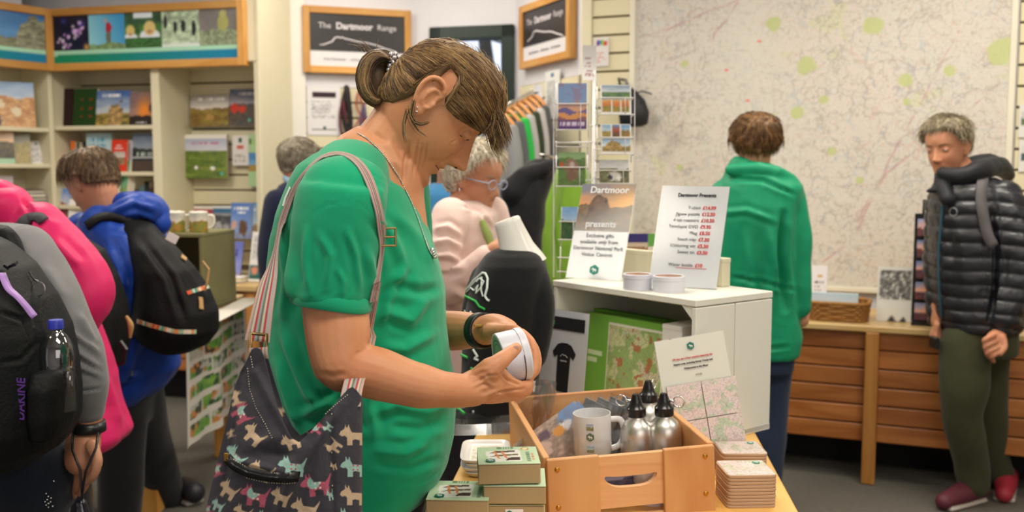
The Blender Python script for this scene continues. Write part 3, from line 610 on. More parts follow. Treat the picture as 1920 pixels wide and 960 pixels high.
for (x0, x1, y) in ((350, 494, 240), ):
    a, z = U.pix(x0, y, .27); b_, _ = U.pix(x1, y, .27); o = obj('display_ledge', MB().box(((a+b_)/2, .28, z), (b_-a, .08, .008)).box(((a+b_)/2, .24, z+.012), (b_-a, .003, .03)), clear_mat('acrylic', (.98, .985, .98), .12, .022), None, loc=U.o, rot=(0, 0, U.a)); meta(o, 'clear acrylic ledge holding the upper calendars', 'ledge')
a, z = U.pix(368, 378, .2); a2, _ = U.pix(494, 378, .2)
gb = 'upright books above the left counter'
zr = U.pix(440, 447, .16)[1]
o = obj('display_ledge', MB().box(((a+a2)/2, .22, zr-.006), (a2-a, .2, .01)), clear_mat('acrylic'), None, loc=U.o, rot=(0, 0, U.a)); meta(o, 'clear acrylic ledge under the upright sheep and dog books', 'ledge')
bk('book with a dull red top edge behind the mugs', U, .2, 362, 403, 386, 445, patch((0, 1, .75, .9, solid('a03a4a')), bgc='d8d0c4'), zr, lean=.1, group=gb)
bk('black and white book with two sheep', U, .16, 398, 433, 386, 445, patch((0, 1, .78, .92, solid('3a6a90')), (0, 1, 0, .78, land(51, ('88888c', '98989c'), ('3c3c40', '707074'), .9, spots=[(.3, .45, .22, 'a8a8ac'), (.72, .4, .2, 'a0a0a4'), (.3, .35, .08, '2a2a2c'), (.72, .3, .08, '2a2a2c')])), bgc='dcdcd8'), zr, lean=.1, group=gb)
bk('blue book with a brown shaggy dog on the cover', U, .15, 432, 471, 380, 445, land(53, ('5a80c8', '8aa8e0'), ('8a98c0', 'a0a8c8'), .2, title=[(.8, .88, .15, .85), (.7, .76, .3, .7)], spots=[(.6, .3, .24, '6a4a34'), (.15, .38, .14, 'd8a890')]), zr, lean=.1, group=gb)
bk('book with a pale sky and white dog at the shelf end', U, .16, 472, 497, 380, 445, land(55, ('6a98d0', 'b8c8d8'), ('9a8068', 'b09878'), .4, title=[(.78, .84, .1, .9)], spots=[(.7, .3, .2, 'e0c8b8')]), zr, lean=.1, group=gb)
bk('violet-blue booklet standing on the left counter', U, .0, 402, 452, 452, 516, land(57, ('6f78c8', '9aa0e0'), ('8890c8', 'c8a0b0'), .15, title=[(.6, .8, .15, .8)], tcol='3a40a0'), CT+.003, lean=.2, yaw=-.15, d=.006, cat='booklet', name='booklet')
bk('narrow white leaflet with a portrait at its foot', U, -.1, 464, 491, 434, 522, lines('e2e0de', [(.45, .92, 12, .15, .9)], pic=(.05, .95, .04, .34, land(59, ('3a6a68', '4a7a78'), ('2a5a58', '3a6a60'), .3, spots=[(.4, .6, .3, 'd88a70')]))), CT+.003, lean=.2, yaw=-.1, d=.004, cat='leaflet', name='leaflet', gl=False)
p = U.w(U.pix(437, 518, -.12)[0], -.12, CT+.003); t = thing('book', 'thick white book lying flat on the left counter', 'book', p, U.a+.1)
obj('cover', MB().box((0, 0, .001), (.16, .11, .002)).box((0, 0, .029), (.16, .11, .002)).box((0, .054, .015), (.16, .002, .03)), WHITE, t); obj('pages', MB().box((0, -.002, .015), (.152, .104, .026)), PAGES, t)
# ================= sign wall items
bk('white notice with a black picture heading and small print, under the left black sign', S, -.025, 577, 639, 163, 253, lines('dedbdd', [(.36, .72, 11, .14, .86)], tc='8a868c', pic=(.16, .86, .78, .9, solid('3a2c34')), blocks=[(.14, .88, .1, .125, '3a3238'), (.46, .56, .13, .18, '2a5a50')]), d=.004, cat='notice', name='notice', gl=False)
def lead(px, py0, py1, c, label, w=.012, sway=.02):
    u0, z1 = S.pix(px, py0, -.05); z0 = S.pix(px, py1, -.05)[1]; t = thing('dog_lead', label, 'dog lead', S.w(u0, -.05, z1), S.a, 'dog leads hanging beside the white notice')
    m = MB()
    m.limb([(0, .04, 0), (0, 0, .01), (.006, -.01, -.06), (.02, 0, -(z1-z0)*.6), (-.02-sway, 0, -(z1-z0))], [w*.6, w, w, w*.8, w*.7], 8); m.limb([(0, 0, 0), (-.02, 0, -.08), (-.012, 0, -(z1-z0)*.55), (.03+sway, 0, -(z1-z0)*.97)], [w*.8]*4, 8)
    obj('cord', m, mat('lead_'+c, c, .7), t, smooth=True); obj('clip', MB().tube([(.02, 0, -(z1-z0)*.7), (.045, 0, -(z1-z0)*.74), (.04, 0, -(z1-z0)*.8), (.02, 0, -(z1-z0)*.78)], .006, 6), mat('brass', 'b8863a', .3, .9), t)
lead(650, 168, 285, '1a1216', 'black dog lead hanging beside the white notice', .02); lead(643, 190, 300, '5a1a2a', 'dark red dog lead hanging behind the black one', .01); lead(674, 165, 240, 'b0402c', 'orange-red dog lead behind the hair bun', .007)
lead(682, 200, 280, '5a4a68', 'mauve patterned lead half hidden by the hair bun', .012)
# ================= return wall: notice, rail of clothes
bk('pale notice taped to the slats under the angled black sign', T, -.03, 1022, 1049, 132, 225, lines('dcdcda', [(.3, .8, 12, .15, .85)], blocks=[(.4, .6, .86, .94, '5a7a98')]), d=.004, cat='notice', name='notice', gl=False)
p0 = W(1000, 172, 5.78); p1 = W(934, 207, 5.05)
rl = thing('clothes_rail', 'sloping chrome display arm fixed to the slats, holding hangers', 'rail', p0)
obj('arm', MB().tube([p0+Vector((.03, .05, .0)), p0, p1], .011, 10), CHROME, rl, world=True, smooth=True)
obj('bead', MB().ell(p1, (.014,)*3).box(p0+Vector((.03, .04, 0)), (.05, .012, .09)), CHROME, rl, world=True)
HANG = mat('hanger_wood', 'c88746', .45); gcol = ['8c8c8e', '5c5f64', '28b84e', 'b9b7ba', '31402c', 'c9c5c8', '54575c']
gn = ['light grey sweatshirt, nearest on the sloping rail', 'slate grey T-shirt, second on the sloping rail', 'bright green T-shirt on the sloping rail', 'pale grey T-shirt between the green ones', 'dark olive green top on the sloping rail', 'white T-shirt near the wall end of the rail', 'charcoal top nearest the wall on the rail']
for i in range(7):
    f = (6-i+.4)/7; p = p1.lerp(p0, 1-f) if False else p0.lerp(p1, f*.97)
    t = thing('hanging_shirt', gn[6-i] if False else gn[i], 'shirt', p, R(-66), 'tops on the sloping clothes rail')
for i, t in enumerate([o for o in COL.objects if o.name.startswith('hanging_shirt')]):
    f = .97-.93*i/6.0; t.location = p0.lerp(p1, f); t.rotation_euler = (0, 0, R(-58)); RM[t.name] = Matrix.LocRotScale(t.location, t.rotation_euler, None)
    hw = .17; m = MB(); m.limb([(-hw+.03, 0, -.085), (-.06, 0, -.035), (0, 0, -.03), (.06, 0, -.035), (hw-.03, 0, -.085)], [.011, .014, .014, .014, .011], 8)
    obj('hanger', m, HANG, t, smooth=True); obj('hook', MB().tube([(0, 0, -.03), (0, 0, .0), (-.012, 0, .014), (0, 0, .024), (.013, 0, .014)], .002, 6), CHROME, t)
    rings = []
    for k, (z, w, d_) in enumerate(((-.05, .05, .012), (-.062, .10, .02), (-.10, .2, .03), (-.16, .225, .034), (-.3, .215, .034), (-.5, .21, .036), (-.62, .215, .038))):
        rings.append([(.72*w*math.copysign(abs(math.cos(a))**.7, math.cos(a)), d_*math.sin(a)*(1+.25*math.sin(3*a+i)), z) for a in [2*math.pi*j/24 for j in range(24)]])
    m = MB().loft(rings)
    for s_ in (-1, 1): m.limb([(s_*.135, 0, -.11), (s_*.165, .0, -.25), (s_*.17, 0, -.36)], [.03, .036, .038], 12)
    obj('garment', m, mat('cloth_'+gcol[i], gcol[i], .85, sheen=.1, bump=.2, bs=300), t, smooth=True)
# ================= map wall items
bk('small white card with a rainbow mark pinned to the slats', M, -.03, 1113, 1141, 70, 125, lines('dcd8d6', [(.15, .5, 5, .15, .85)], tc='d09088', blocks=[(.2, .38, .72, .92, '7a4a98'), (.38, .55, .76, .92, '3a98a8'), (.55, .7, .72, .92, 'a8b838'), (.7, .86, .7, .88, 'c83a40')]), d=.004, cat='card', name='notice_card', gl=False)
t = thing('small_backpack', 'small black bag hanging from a wall hook beside the map', 'bag', M.w(M.pix(1186, 238, -.12)[0], -.14, M.pix(1186, 238, -.12)[1]), M.a)
bw = .085; bh = M.pix(1186, 150, -.12)[1]-M.pix(1186, 238, -.12)[1]
m = MB().loft([[(w*math.cos(a)+o_, .05*k*math.sin(a)-.0, z*bh) for a in [2*math.pi*j/20 for j in range(20)]] for z, w, o_, k in ((0, .05, .01, .6), (.06, .078, .012, 1), (.3, .085, .012, 1.2), (.55, .075, 0, 1), (.78, .05, -.03, .7), (.9, .028, -.06, .5))])
obj('body', m, mat('black_nylon', '1b1c20', .6, bump=.3, bs=120), t, smooth=True); obj('strap', MB().tube([(-.07, .03, bh*.85), (-.09, .05, bh*1.05), (-.05, .05, bh*1.02), (-.02, .0, bh*.8), (.06, -.03, bh*.5), (.07, -.02, .05)], .008, 6), BLACK, t)
obj('side_strap', MB().tube([(0, 0, bh*.7), (.06, 0, bh*.75), (.11, 0, bh*.68)], .004, 6), BLACK, t)
obj('hook', MB().tube([(-.07, .13, bh*1.0), (-.07, .02, bh*1.0), (-.07, .0, bh*1.05)], .004, 6), CHROME, t)
for i, (y0, y1, a, b_) in enumerate(((195, 258, 'c8c4c0', '8a9a60'), (262, 322, 'd0d0cc', '4a5a70'))):
    bk(('picture card on the slats at the right edge, upper', 'picture card on the slats at the right edge, lower')[i], M, -.03, 1909, 1950, y0, y1, patch((.1, .9, .35, .8, land(61+i, (a, a), (b_, '3a4a3a'), .5)), bgc='dcdad6'), d=.004, cat='card', name='picture_card')
# counter items (right)
bk('white upright leaflet behind the wicker basket', K, .3, 1520, 1549, 498, 562, lines('e4dfe2', [(.2, .7, 6, .2, .9)], blocks=[(.4, .7, .74, .8, 'c8a868')]), KT+.003, lean=.1, d=.004, cat='leaflet', name='leaflet', gl=False)
t = bk('framed black and white picture of bare trees on the counter', K, .14, 1643, 1711, 501, 592, patch((.06, .94, .4, .93, lambda u, v: np.array(C('8c8a86'))*(.5+.9*np.abs(fbm(u*9, v*7, 71, 5)-.5)[..., None]*4)), (0, 1, 0, .38, lambda u, v: mixc(np.array(C('e2e0da')), np.array(C('3a3a38')), ss(-(v-.0)+.45*np.exp(-((u-.42)/.13)**2)+.4*np.exp(-((u-.75)/.1)**2)+.1*n2(u*8, v*2, 5)-.12, 0, .2))), bgc='dddbd6'), KT+.003, lean=.1, d=.014, cat='picture', name='picture_stand', spine=(.85, .85, .83))
bu0 = K.pix(1516, 592, .02)[0]; bu1 = K.pix(1624, 592, .02)[0]; bwid = bu1-bu0
t = thing('wicker_basket', 'low wicker basket of cards on the counter under the map', 'basket', K.w((bu0+bu1)/2, .14, KT+.003), K.a); WICK = mat('wicker', '9a6a30', .7, var=.3, vs_=90)
for k in range(7):
    z = .008+k*.0125; w = bwid/2+z*.12; d_ = .1+z*.1; n = 40; pts = []
    for j in range(n):
        a = 2*math.pi*j/n; cx = math.copysign(abs(math.cos(a))**.35, math.cos(a))*w; cy = math.copysign(abs(math.sin(a))**.35, math.sin(a))*d_; o_ = .003*(1 if (j+k) % 2 else -1); pts.append((cx*(1+o_/w), cy*(1+o_/d_), z))
    obj('woven_strand' if k < 6 else 'rim', MB().tube(pts, .0068 if k < 6 else .009, 6, closed=True), WICK, t, smooth=True)
obj('base', MB().box((0, 0, .004), (bwid-.01, .19, .006)), WICK, t)
p = K.w((bu0+bu1)/2-.02, .12, KT+.01); t = thing('card_box', 'pack of pale blue cards lying in the wicker basket', 'cards', p, K.a)
panel('card_face', .21, .115, land(73, ('c0d4e0', 'dcdde0'), ('c8c4b0', '98b0b8'), .3), t, res=.006, th=.02)
# postcard strip rack
t = thing('postcard_rack', 'narrow black rack of sunset postcards beside the puffer jacket', 'rack', K.w(K.pix(1737, 592, .2)[0], .1, KT+.003), K.a)
obj('rack_panel', MB().box((0, .02, .25), (.13, .012, .5)).box((0, 0, .008), (.13, .08, .016)), BLACK, t); obj('handle', MB().tube([(-.03, .02, .5), (-.03, .02, .56), (.03, .02, .56), (.03, .02, .5)], .006, 6), BLACK, t)
for k in range(5): panel('postcard', .105, .078, land(75+k, ('8a98c8', 'e0a898'), ('4a3a50', '8a4a3a'), .45, sun=(.6, .5, .3, 'f0a070')), t, loc=(0, -.005, .02+k*.095), rot=(-.2, 0, 0), res=.006)
# ================= FIGURE TOOLS
def skin_mat(name, col, red=.0):
    if name in MATS: return MATS[name]
    m, nt, b = nodes(name); L_ = nt.links; tc = nt.nodes.new('ShaderNodeTexCoord'); c = lin(C(col))
    n = nt.nodes.new('ShaderNodeTexNoise'); n.inputs['Scale'].default_value = 14; n.inputs['Detail'].default_value = 4; L_.new(tc.outputs['Object'], n.inputs[0])
    r = nt.nodes.new('ShaderNodeValToRGB'); r.color_ramp.elements[0].position = .3; r.color_ramp.elements[1].position = .7
    r.color_ramp.elements[0].color = (c[0]*.93, c[1]*.8, c[2]*.76, 1); r.color_ramp.elements[1].color = (min(1, c[0]*1.04), min(1, c[1]*1.06), min(1, c[2]*1.08), 1); L_.new(n.outputs[0], r.inputs[0]); L_.new(r.outputs[0], b.inputs['Base Color'])
    b.inputs['Roughness'].default_value = .5; b.inputs['Specular IOR Level'].default_value = .4; b.inputs['Subsurface Weight'].default_value = .12; b.inputs['Subsurface Radius'].default_value = (.01, .004, .002); b.inputs['Subsurface Scale'].default_value = 1
    n2_ = nt.nodes.new('ShaderNodeTexNoise'); n2_.inputs['Scale'].default_value = 170; n2_.inputs['Detail'].default_value = 3; L_.new(tc.outputs['Object'], n2_.inputs[0]); bp = nt.nodes.new('ShaderNodeBump'); bp.inputs['Strength'].default_value = .22; bp.inputs['Distance'].default_value = .0012
    L_.new(n2_.outputs[0], bp.inputs['Height']); L_.new(bp.outputs[0], b.inputs['Normal']); MATS[name] = m; return m
LIP = mat('lip_skin', 'a8584c', .42, var=.05); EYEW = mat('eye_white', 'd8d0c8', .25, var=0); IRIS = mat('eye_iris', '2c2620', .2, var=0); BROW = mat('eyebrow_hair', '5a4636', .8)
def remesh(mb, vox, smooth=4):
    me = bpy.data.meshes.new('tmp'); me.from_pydata(mb.v, [], mb.f); o = bpy.data.objects.new('tmp', me); COL.objects.link(o)
    r = o.modifiers.new('r', 'REMESH'); r.mode = 'VOXEL'; r.voxel_size = vox; r.use_smooth_shade = True
    if smooth: s = o.modifiers.new('s', 'SMOOTH'); s.iterations = smooth; s.factor = .5
    dg = bpy.context.evaluated_depsgraph_get(); ev = o.evaluated_get(dg); m2 = bpy.data.meshes.new_from_object(ev)
    bpy.data.objects.remove(o); bpy.data.meshes.remove(me); return m2
def getv(me): a = np.empty(len(me.vertices)*3); me.vertices.foreach_get('co', a); return a.reshape(-1, 3)
def getn(me): a = np.empty(len(me.vertices)*3); me.vertex_normals.foreach_get('vector', a); return a.reshape(-1, 3)
def setv(me, v): me.vertices.foreach_set('co', v.ravel()); me.update()
def folds_disp(V, N, folds):
    d = np.zeros(len(V))
    for f in folds:
        pts = [np.array(p) for p in f[0]]; w, a = f[1], f[2]
        best = np.full(len(V), 9.); lt = np.zeros(len(V)); n = len(pts)-1
        for i in range(n):
            ab = pts[i+1]-pts[i]; t = np.clip(((V-pts[i])@ab)/(ab@ab), 0, 1); dd = np.linalg.norm(V-pts[i]-t[:, None]*ab, axis=1); k = dd < best; best[k] = dd[k]; lt[k] = (i+t[k])/n
        taper = np.clip(np.sin(np.pi*np.clip(lt*.92+.04, 0, 1))*1.6, 0, 1); x = best/w
        d += a*np.exp(-x*x)*taper - .45*a*np.exp(-(x-1.9)**2)*taper
    return V+N*d[:, None]
def folds_px(me, folds, ymax=99):
    "folds laid along photo polylines on the side that faces the camera"
    V = getv(me); N = getn(me); d = V[:, 1]*cp-(V[:, 2]-CAMZ)*sp; X = 960+F*V[:, 0]/d; Y = 480-F*((V[:, 2]-CAMZ)*cp+V[:, 1]*sp)/d
    fc = ss(-(N*(V-np.array(CAM))).sum(1), 0, .25)*(V[:, 1] < ymax); D_ = np.zeros(len(V))
    for (pts, w, a) in folds:
        best = np.full(len(V), 1e3); lt = np.zeros(len(V)); n = len(pts)-1
        for i in range(n):
            ax_, ay = pts[i]; dx, dy = pts[i+1][0]-ax_, pts[i+1][1]-ay; t = np.clip(((X-ax_)*dx+(Y-ay)*dy)/(dx*dx+dy*dy), 0, 1); q = np.hypot(X-ax_-t*dx, Y-ay-t*dy); k = q < best; best[k] = q[k]; lt[k] = (i+t[k])/n
        tp = np.clip(np.sin(np.pi*np.clip(lt*.92+.04, 0, 1))*1.6, 0, 1); x = best/w; D_ += (a*np.exp(-x*x)-.4*a*np.exp(-(x-1.9)**2))*tp
    setv(me, V+N*(D_*fc)[:, None])
def solidbody(name, mb, vox, m, parent, folds=(), noise=None, smooth=4, post=None, keep=None):
    me = remesh(mb, vox, smooth); V = getv(me)
    if noise:
        for (amp, sc3, sd) in noise:
            N = getn(me); P = V*np.array(sc3); k = fbm3(P, sd, 2); k = 1-np.abs(k-.5)*4; V = V+N*(amp*(np.clip(k, -1, 1)))[:, None]
        setv(me, V)
    if folds:
        pj = lambda p: (lambda d: (960+F*p[0]/d, 480-F*((p[2]-CAMZ)*cp+p[1]*sp)/d, d))(p[1]*cp-(p[2]-CAMZ)*sp)
        folds_px(me, [([pj(q)[:2] for q in f[0]], f[1]*F/pj(f[0][0])[2], f[2]*1.5) for f in folds])
    if post: post(me)
    me.name = name; me.materials.clear(); 
    for x in (m if isinstance(m, (list, tuple)) else [m]): me.materials.append(x)
    o = bpy.data.objects.new(name, me); COL.objects.link(o); RM[name] = Matrix.Identity(4)
    if parent is not None:
        iv = RM[parent.name].inverted(); me.transform(iv); o.parent = parent; RM[o.name] = RM[parent.name].copy()
    return o
def wbvh(o):
    M_ = RM[o.name]; v = [M_ @ x.co for x in o.data.vertices]; return BVHTree.FromPolygons(v, [tuple(p.vertices) for p in o.data.polygons])
def sil(mb, rows, seg=36, ex=2.3):
    "rows: (py, px_left, px_right, Y, half_depth) silhouette rings"
    rings = []
    for (py, a, b_, Y, hd) in rows:
        A = W(a, py, Y); B = W(b_, py, Y); c = (A+B)/2; hw = (B.x-A.x)/2
        rings.append([Vector((c.x+hw*math.copysign(abs(math.cos(t))**(2/ex), math.cos(t)), Y+hd*math.copysign(abs(math.sin(t))**(2/ex), math.sin(t)), c.z)) for t in [-2*math.pi*j/seg for j in range(seg)]])
    return mb.loft(rings)
def dense(rows, n=5):
    out = []
    for i in range(len(rows)-1):
        for k in range(n): t = k/n; out.append(tuple(a+(b_-a)*t for a, b_ in zip(rows[i], rows[i+1])))
    return out+[rows[-1]]
def P(*pts): return [W(*p) for p in pts]
HZ = [-.115, -.111, -.105, -.096, -.086, -.075, -.062, -.05, -.04, -.028, -.012, .004, .016, .026, .045, .065, .082, .096, .105, .110]
HX = [.062, .074, .083, .088, .0855, .081, .083, .086, .085, .084, .085, .0835, .084, .089, .090, .084, .071, .051, .031, .008]
HB = [.03, .012, -.004, -.02, -.034, -.05, -.062, -.070, -.076, -.082, -.089, -.094, -.097, -.099, -.100, -.096, -.086, -.068, -.046, -.015]
HW = [.010, .022, .031, .040, .046, .052, .057, .061, .063, .066, .069, .071, .073, .0745, .0755, .074, .067, .053, .036, .012]
def head_parts(mb, M_, s=1., nose=1., ears=(1, -1), fine=1, jowl=0, earr=1, squash=1):
    nz, npz = int(130*fine), int(170*fine); zz = np.linspace(-.1145, .1095, nz)
    sm = lambda a: np.convolve(np.pad(np.interp(np.linspace(-.1145, .1095, nz), HZ, a), 4, 'edge'), np.ones(9)/9, 'valid')
    xf, xb, w = sm(HX), sm(HB), sm(HW); rings = []
    th_ = np.linspace(0, 2*np.pi, npz, endpoint=False); c, sn = np.cos(th_), np.sin(th_)
    V = []
    for i in range(nz):
        xc = (xf[i]*.42+xb[i]*.58); z = zz[i]
        x = np.where(c > 0, xc+(xf[i]-xc)*np.abs(c)**.92, xc+(xb[i]-xc)*np.abs(c)); y = w[i]*np.sign(sn)*np.abs(sn)**.92
        fr = ss(c, .15, .6)
        if z < -.03: y = y*(1-.12*fr*ss(-z, .03, .09))
        g = lambda a, b_: np.exp(-((a)/b_)**2)
        ya = np.abs(y)
        A = np.interp(z, [-.050, -.0465, -.042, -.036, -.029, -.018, -.004, .010, .02], [0, .006, .017, .0265, .0265, .0195, .0125, .006, 0])*nose
        sg = np.interp(z, [-.05, -.04, -.03, -.01, .02], [.0125, .0115, .0105, .0075, .008]); dx = A*g(y, sg)
        dx += .008*g(ya-.0135, .006)*g(z+.038, .008)*nose           # wings of the nose
        dx -= .0135*g(ya-.031, .0145)*g(z-.004, .012); dx += .0035*g(ya-.03, .02)*g(z-.024, .007)
        dx += .0055*g(ya-.038, .018)*g(z+.026, .018)               # cheeks
        dx += .0050*g(y, .020)*g(z+.0575, .0045)+.0058*g(y, .017)*g(z+.071, .005)-.0040*g(y, .024)*g(z+.0638, .0021)
        dx -= .0025*g(y, .004)*g(z+.051, .005); dx += .004*g(y, .014)*g(z+.098, .010); dx -= .003*g(y, .02)*g(z+.082, .006)
        dx -= .0032*g(ya-.026-(-.045-z)*.35, .004)*ss(-z, .035, .05)*ss(z, -.075, -.06)  # smile line
        x = x+dx*fr; y = y + np.sign(y)*jowl*g(z+.08, .02)*fr
        zc = np.full_like(x, z); q = -.73*x+.68*zc; dq = np.where(q > .02, (q-.02)*(squash-1), 0); x = x-.73*dq; zc = zc+.68*dq
        rings.append([M_ @ Vector((float(a)*s, float(b_)*s, float(c_)*s)) for a, b_, c_ in zip(x, y, zc)])
    mb.loft(rings)
    R3 = M_.to_3x3()
    for sd in (1, -1):  # lids over the eyes
        mb.ell(M_ @ Vector((.0700*s, sd*.0315*s, .004*s)), (.0105*s, .0145*s, .0105*s), M=R3)
    for sd in ears:
        e = earr*s; c0 = Vector((-.008, sd*.071, -.005)); pts = []
        for t, (ex, ez) in enumerate(((.012, .006), (.014, .020), (.006, .031), (-.008, .033), (-.019, .024), (-.021, .008), (-.015, -.010), (-.004, -.024), (.006, -.031))):
            o_ = (.004, .010, .014, .017, .019, .018, .013, .007, .003)[t]; pts.append(M_ @ ((c0+Vector((ex*earr-.004, sd*o_*.85, ez*earr)))*s))
        mb.limb(pts, [.003*e, .0038*e, .0042*e, .0044*e, .0044*e, .0042*e, .004*e, .0048*e, .0042*e], 8)
        pts = [M_ @ ((c0+Vector((a, sd*o_, b_)))*s) for a, b_, o_ in ((.004, .019, .006), (-.004, .018, .009), (-.009, .008, .011), (-.008, -.006, .010), (-.001, -.014, .007), (.006, -.012, .006))]; mb.limb(pts, [.0025*e, .003*e, .0032*e, .003*e, .003*e, .0025*e], 8)
        pts = [M_ @ ((c0+Vector((.009, sd*.004, b_)))*s) for b_ in (.0, -.008)]; mb.limb(pts, [.0045*e, .004*e], 8)
        mm = R3 @ Matrix.Rotation(sd*-.35, 3, 'Z'); mb.ell(M_ @ ((c0+Vector((-.006, sd*.005, .003)))*s), (.018*e, .0045*e, .028*e), M=mm); mb.ell(M_ @ ((c0+Vector((.001, sd*.004, -.022)))*s), (.009*e, .0045*e, .0105*e), M=mm)
def headM(center, yaw, pitch=0, roll=0):
    "yaw: direction the face looks (0=+X, 90=+Y, -90=towards camera); pitch>0 looks down"
    return Matrix.Translation(center) @ Matrix.Rotation(R(yaw), 4, 'Z') @ Matrix.Rotation(R(pitch), 4, 'Y') @ Matrix.Rotation(R(roll), 4, 'X')
def face_bits(parent, M_, s=1., sides=(1, -1), closed=False, brow=BROW, bv=None):
    dx_ = (M_.to_3x3() @ Vector((1, 0, 0))).normalized()
    def on_(x, y, z, o_):
        p = M_ @ Vector((.2*s, y*s, z*s)); h = bv.ray_cast(p, -dx_, .2)
        return h[0]+dx_*o_ if h[0] is not None else M_ @ Vector((x*s, y*s, z*s))
    for sd in sides:
        c = on_(.08, sd*.0315, .0025, -.0065*s); R3 = M_.to_3x3()
        if not closed:
            e = MB().ell(c, (.0085*s, .0105*s, .0052*s), M=R3); obj('eye', e, EYEW, parent, world=True, smooth=True)
            e2 = MB().ell(on_(.08, sd*.0315, .0015, -.0005*s), (.003*s, .0046*s, .0036*s), M=R3); obj('iris', e2, IRIS, parent, world=True, smooth=True)
        zq = -.004 if closed else 0; pts = [on_(x, sd*y, z+zq, .0006) for x, y, z in ((.0835, .0215, .001), (.0865, .0255, .0042), (.0865, .0315, .0055), (.0865, .0365, .004), (.080, .043, -.0005))]
        obj('eyelashes', MB().tube(pts, [.0005*s, .0012*s, .0014*s, .0012*s, .0006*s], 6), IRIS, parent, world=True)
        up_ = (M_.to_3x3() @ Vector((0, 0, 1))).normalized(); hn = bv.ray_cast(M_ @ Vector((.0985*s, sd*.0078*s, -.058*s)), up_, .04); obj('nostril', MB().ell((hn[0]+up_*.0010) if hn[0] is not None else M_ @ Vector((.095*s, 0, -.03*s)), (.0045*s, .0024*s, .0018*s), M=M_.to_3x3()), mat('mouth_dark', '5a2420', .6), parent, world=True, smooth=True)
        pts = [on_(x, sd*y, z, .0004) for x, y, z in ((.0945, .014, .021), (.0945, .024, .0255), (.090, .036, .0265), (.080, .047, .0215))]
        obj('eyebrow', MB().tube(pts, [.0013*s, .0022*s, .0018*s, .0008*s], 6), brow, parent, world=True, smooth=True)
def mouth(parent, M_, s, bv):
    dx_ = (M_.to_3x3() @ Vector((1, 0, 0))).normalized(); pts = []
    for y in np.linspace(-.024, .024, 13):
        h = bv.ray_cast(M_ @ Vector((.2*s, float(y)*s, (-.0640-.0015*math.cos(y*60))*s)), -dx_, .2)
        if h[0] is not None: pts.append(h[0]-dx_*.0002)
    obj('mouth_line', MB().tube(pts, .0009*s, 5), mat('mouth_dark', '5a2420', .6), parent, world=True)
def lips(me, M_, s=1., mi=1):
    V = getv(me); iv = np.array(M_.inverted()); L_ = (V@iv[:3, :3].T+iv[:3, 3])/s; 
    fc = np.array([p.center[:] for p in me.polygons]); Lf = (fc@iv[:3, :3].T+iv[:3, 3])/s
    k = (np.abs(Lf[:, 1]) < .0225) & (Lf[:, 0] > .055) & (np.abs(Lf[:, 2]+.0640) < .0105*(1-(Lf[:, 1]/.0245)**2)**.5 if False else (np.abs(Lf[:, 2]+.0640) < .0105*np.sqrt(np.clip(1-(Lf[:, 1]/.0245)**2, 0, 1))))
    mi_ = np.where(k, mi, 0).astype(np.int32); me.polygons.foreach_set('material_index', mi_)
def azel(d): return math.degrees(math.atan2(abs(d[1]), d[0])), math.degrees(math.asin(max(-1, min(1, d[2]))))
LINE_SHORT = ([0, 35, 55, 72, 88, 100, 115, 140, 180], [33, 32, 22, -2, -8, -2, -30, -42, -46])
def hairmask(az, el, line): b_ = np.interp(az, *line); return ss(el, b_-2, b_+6)
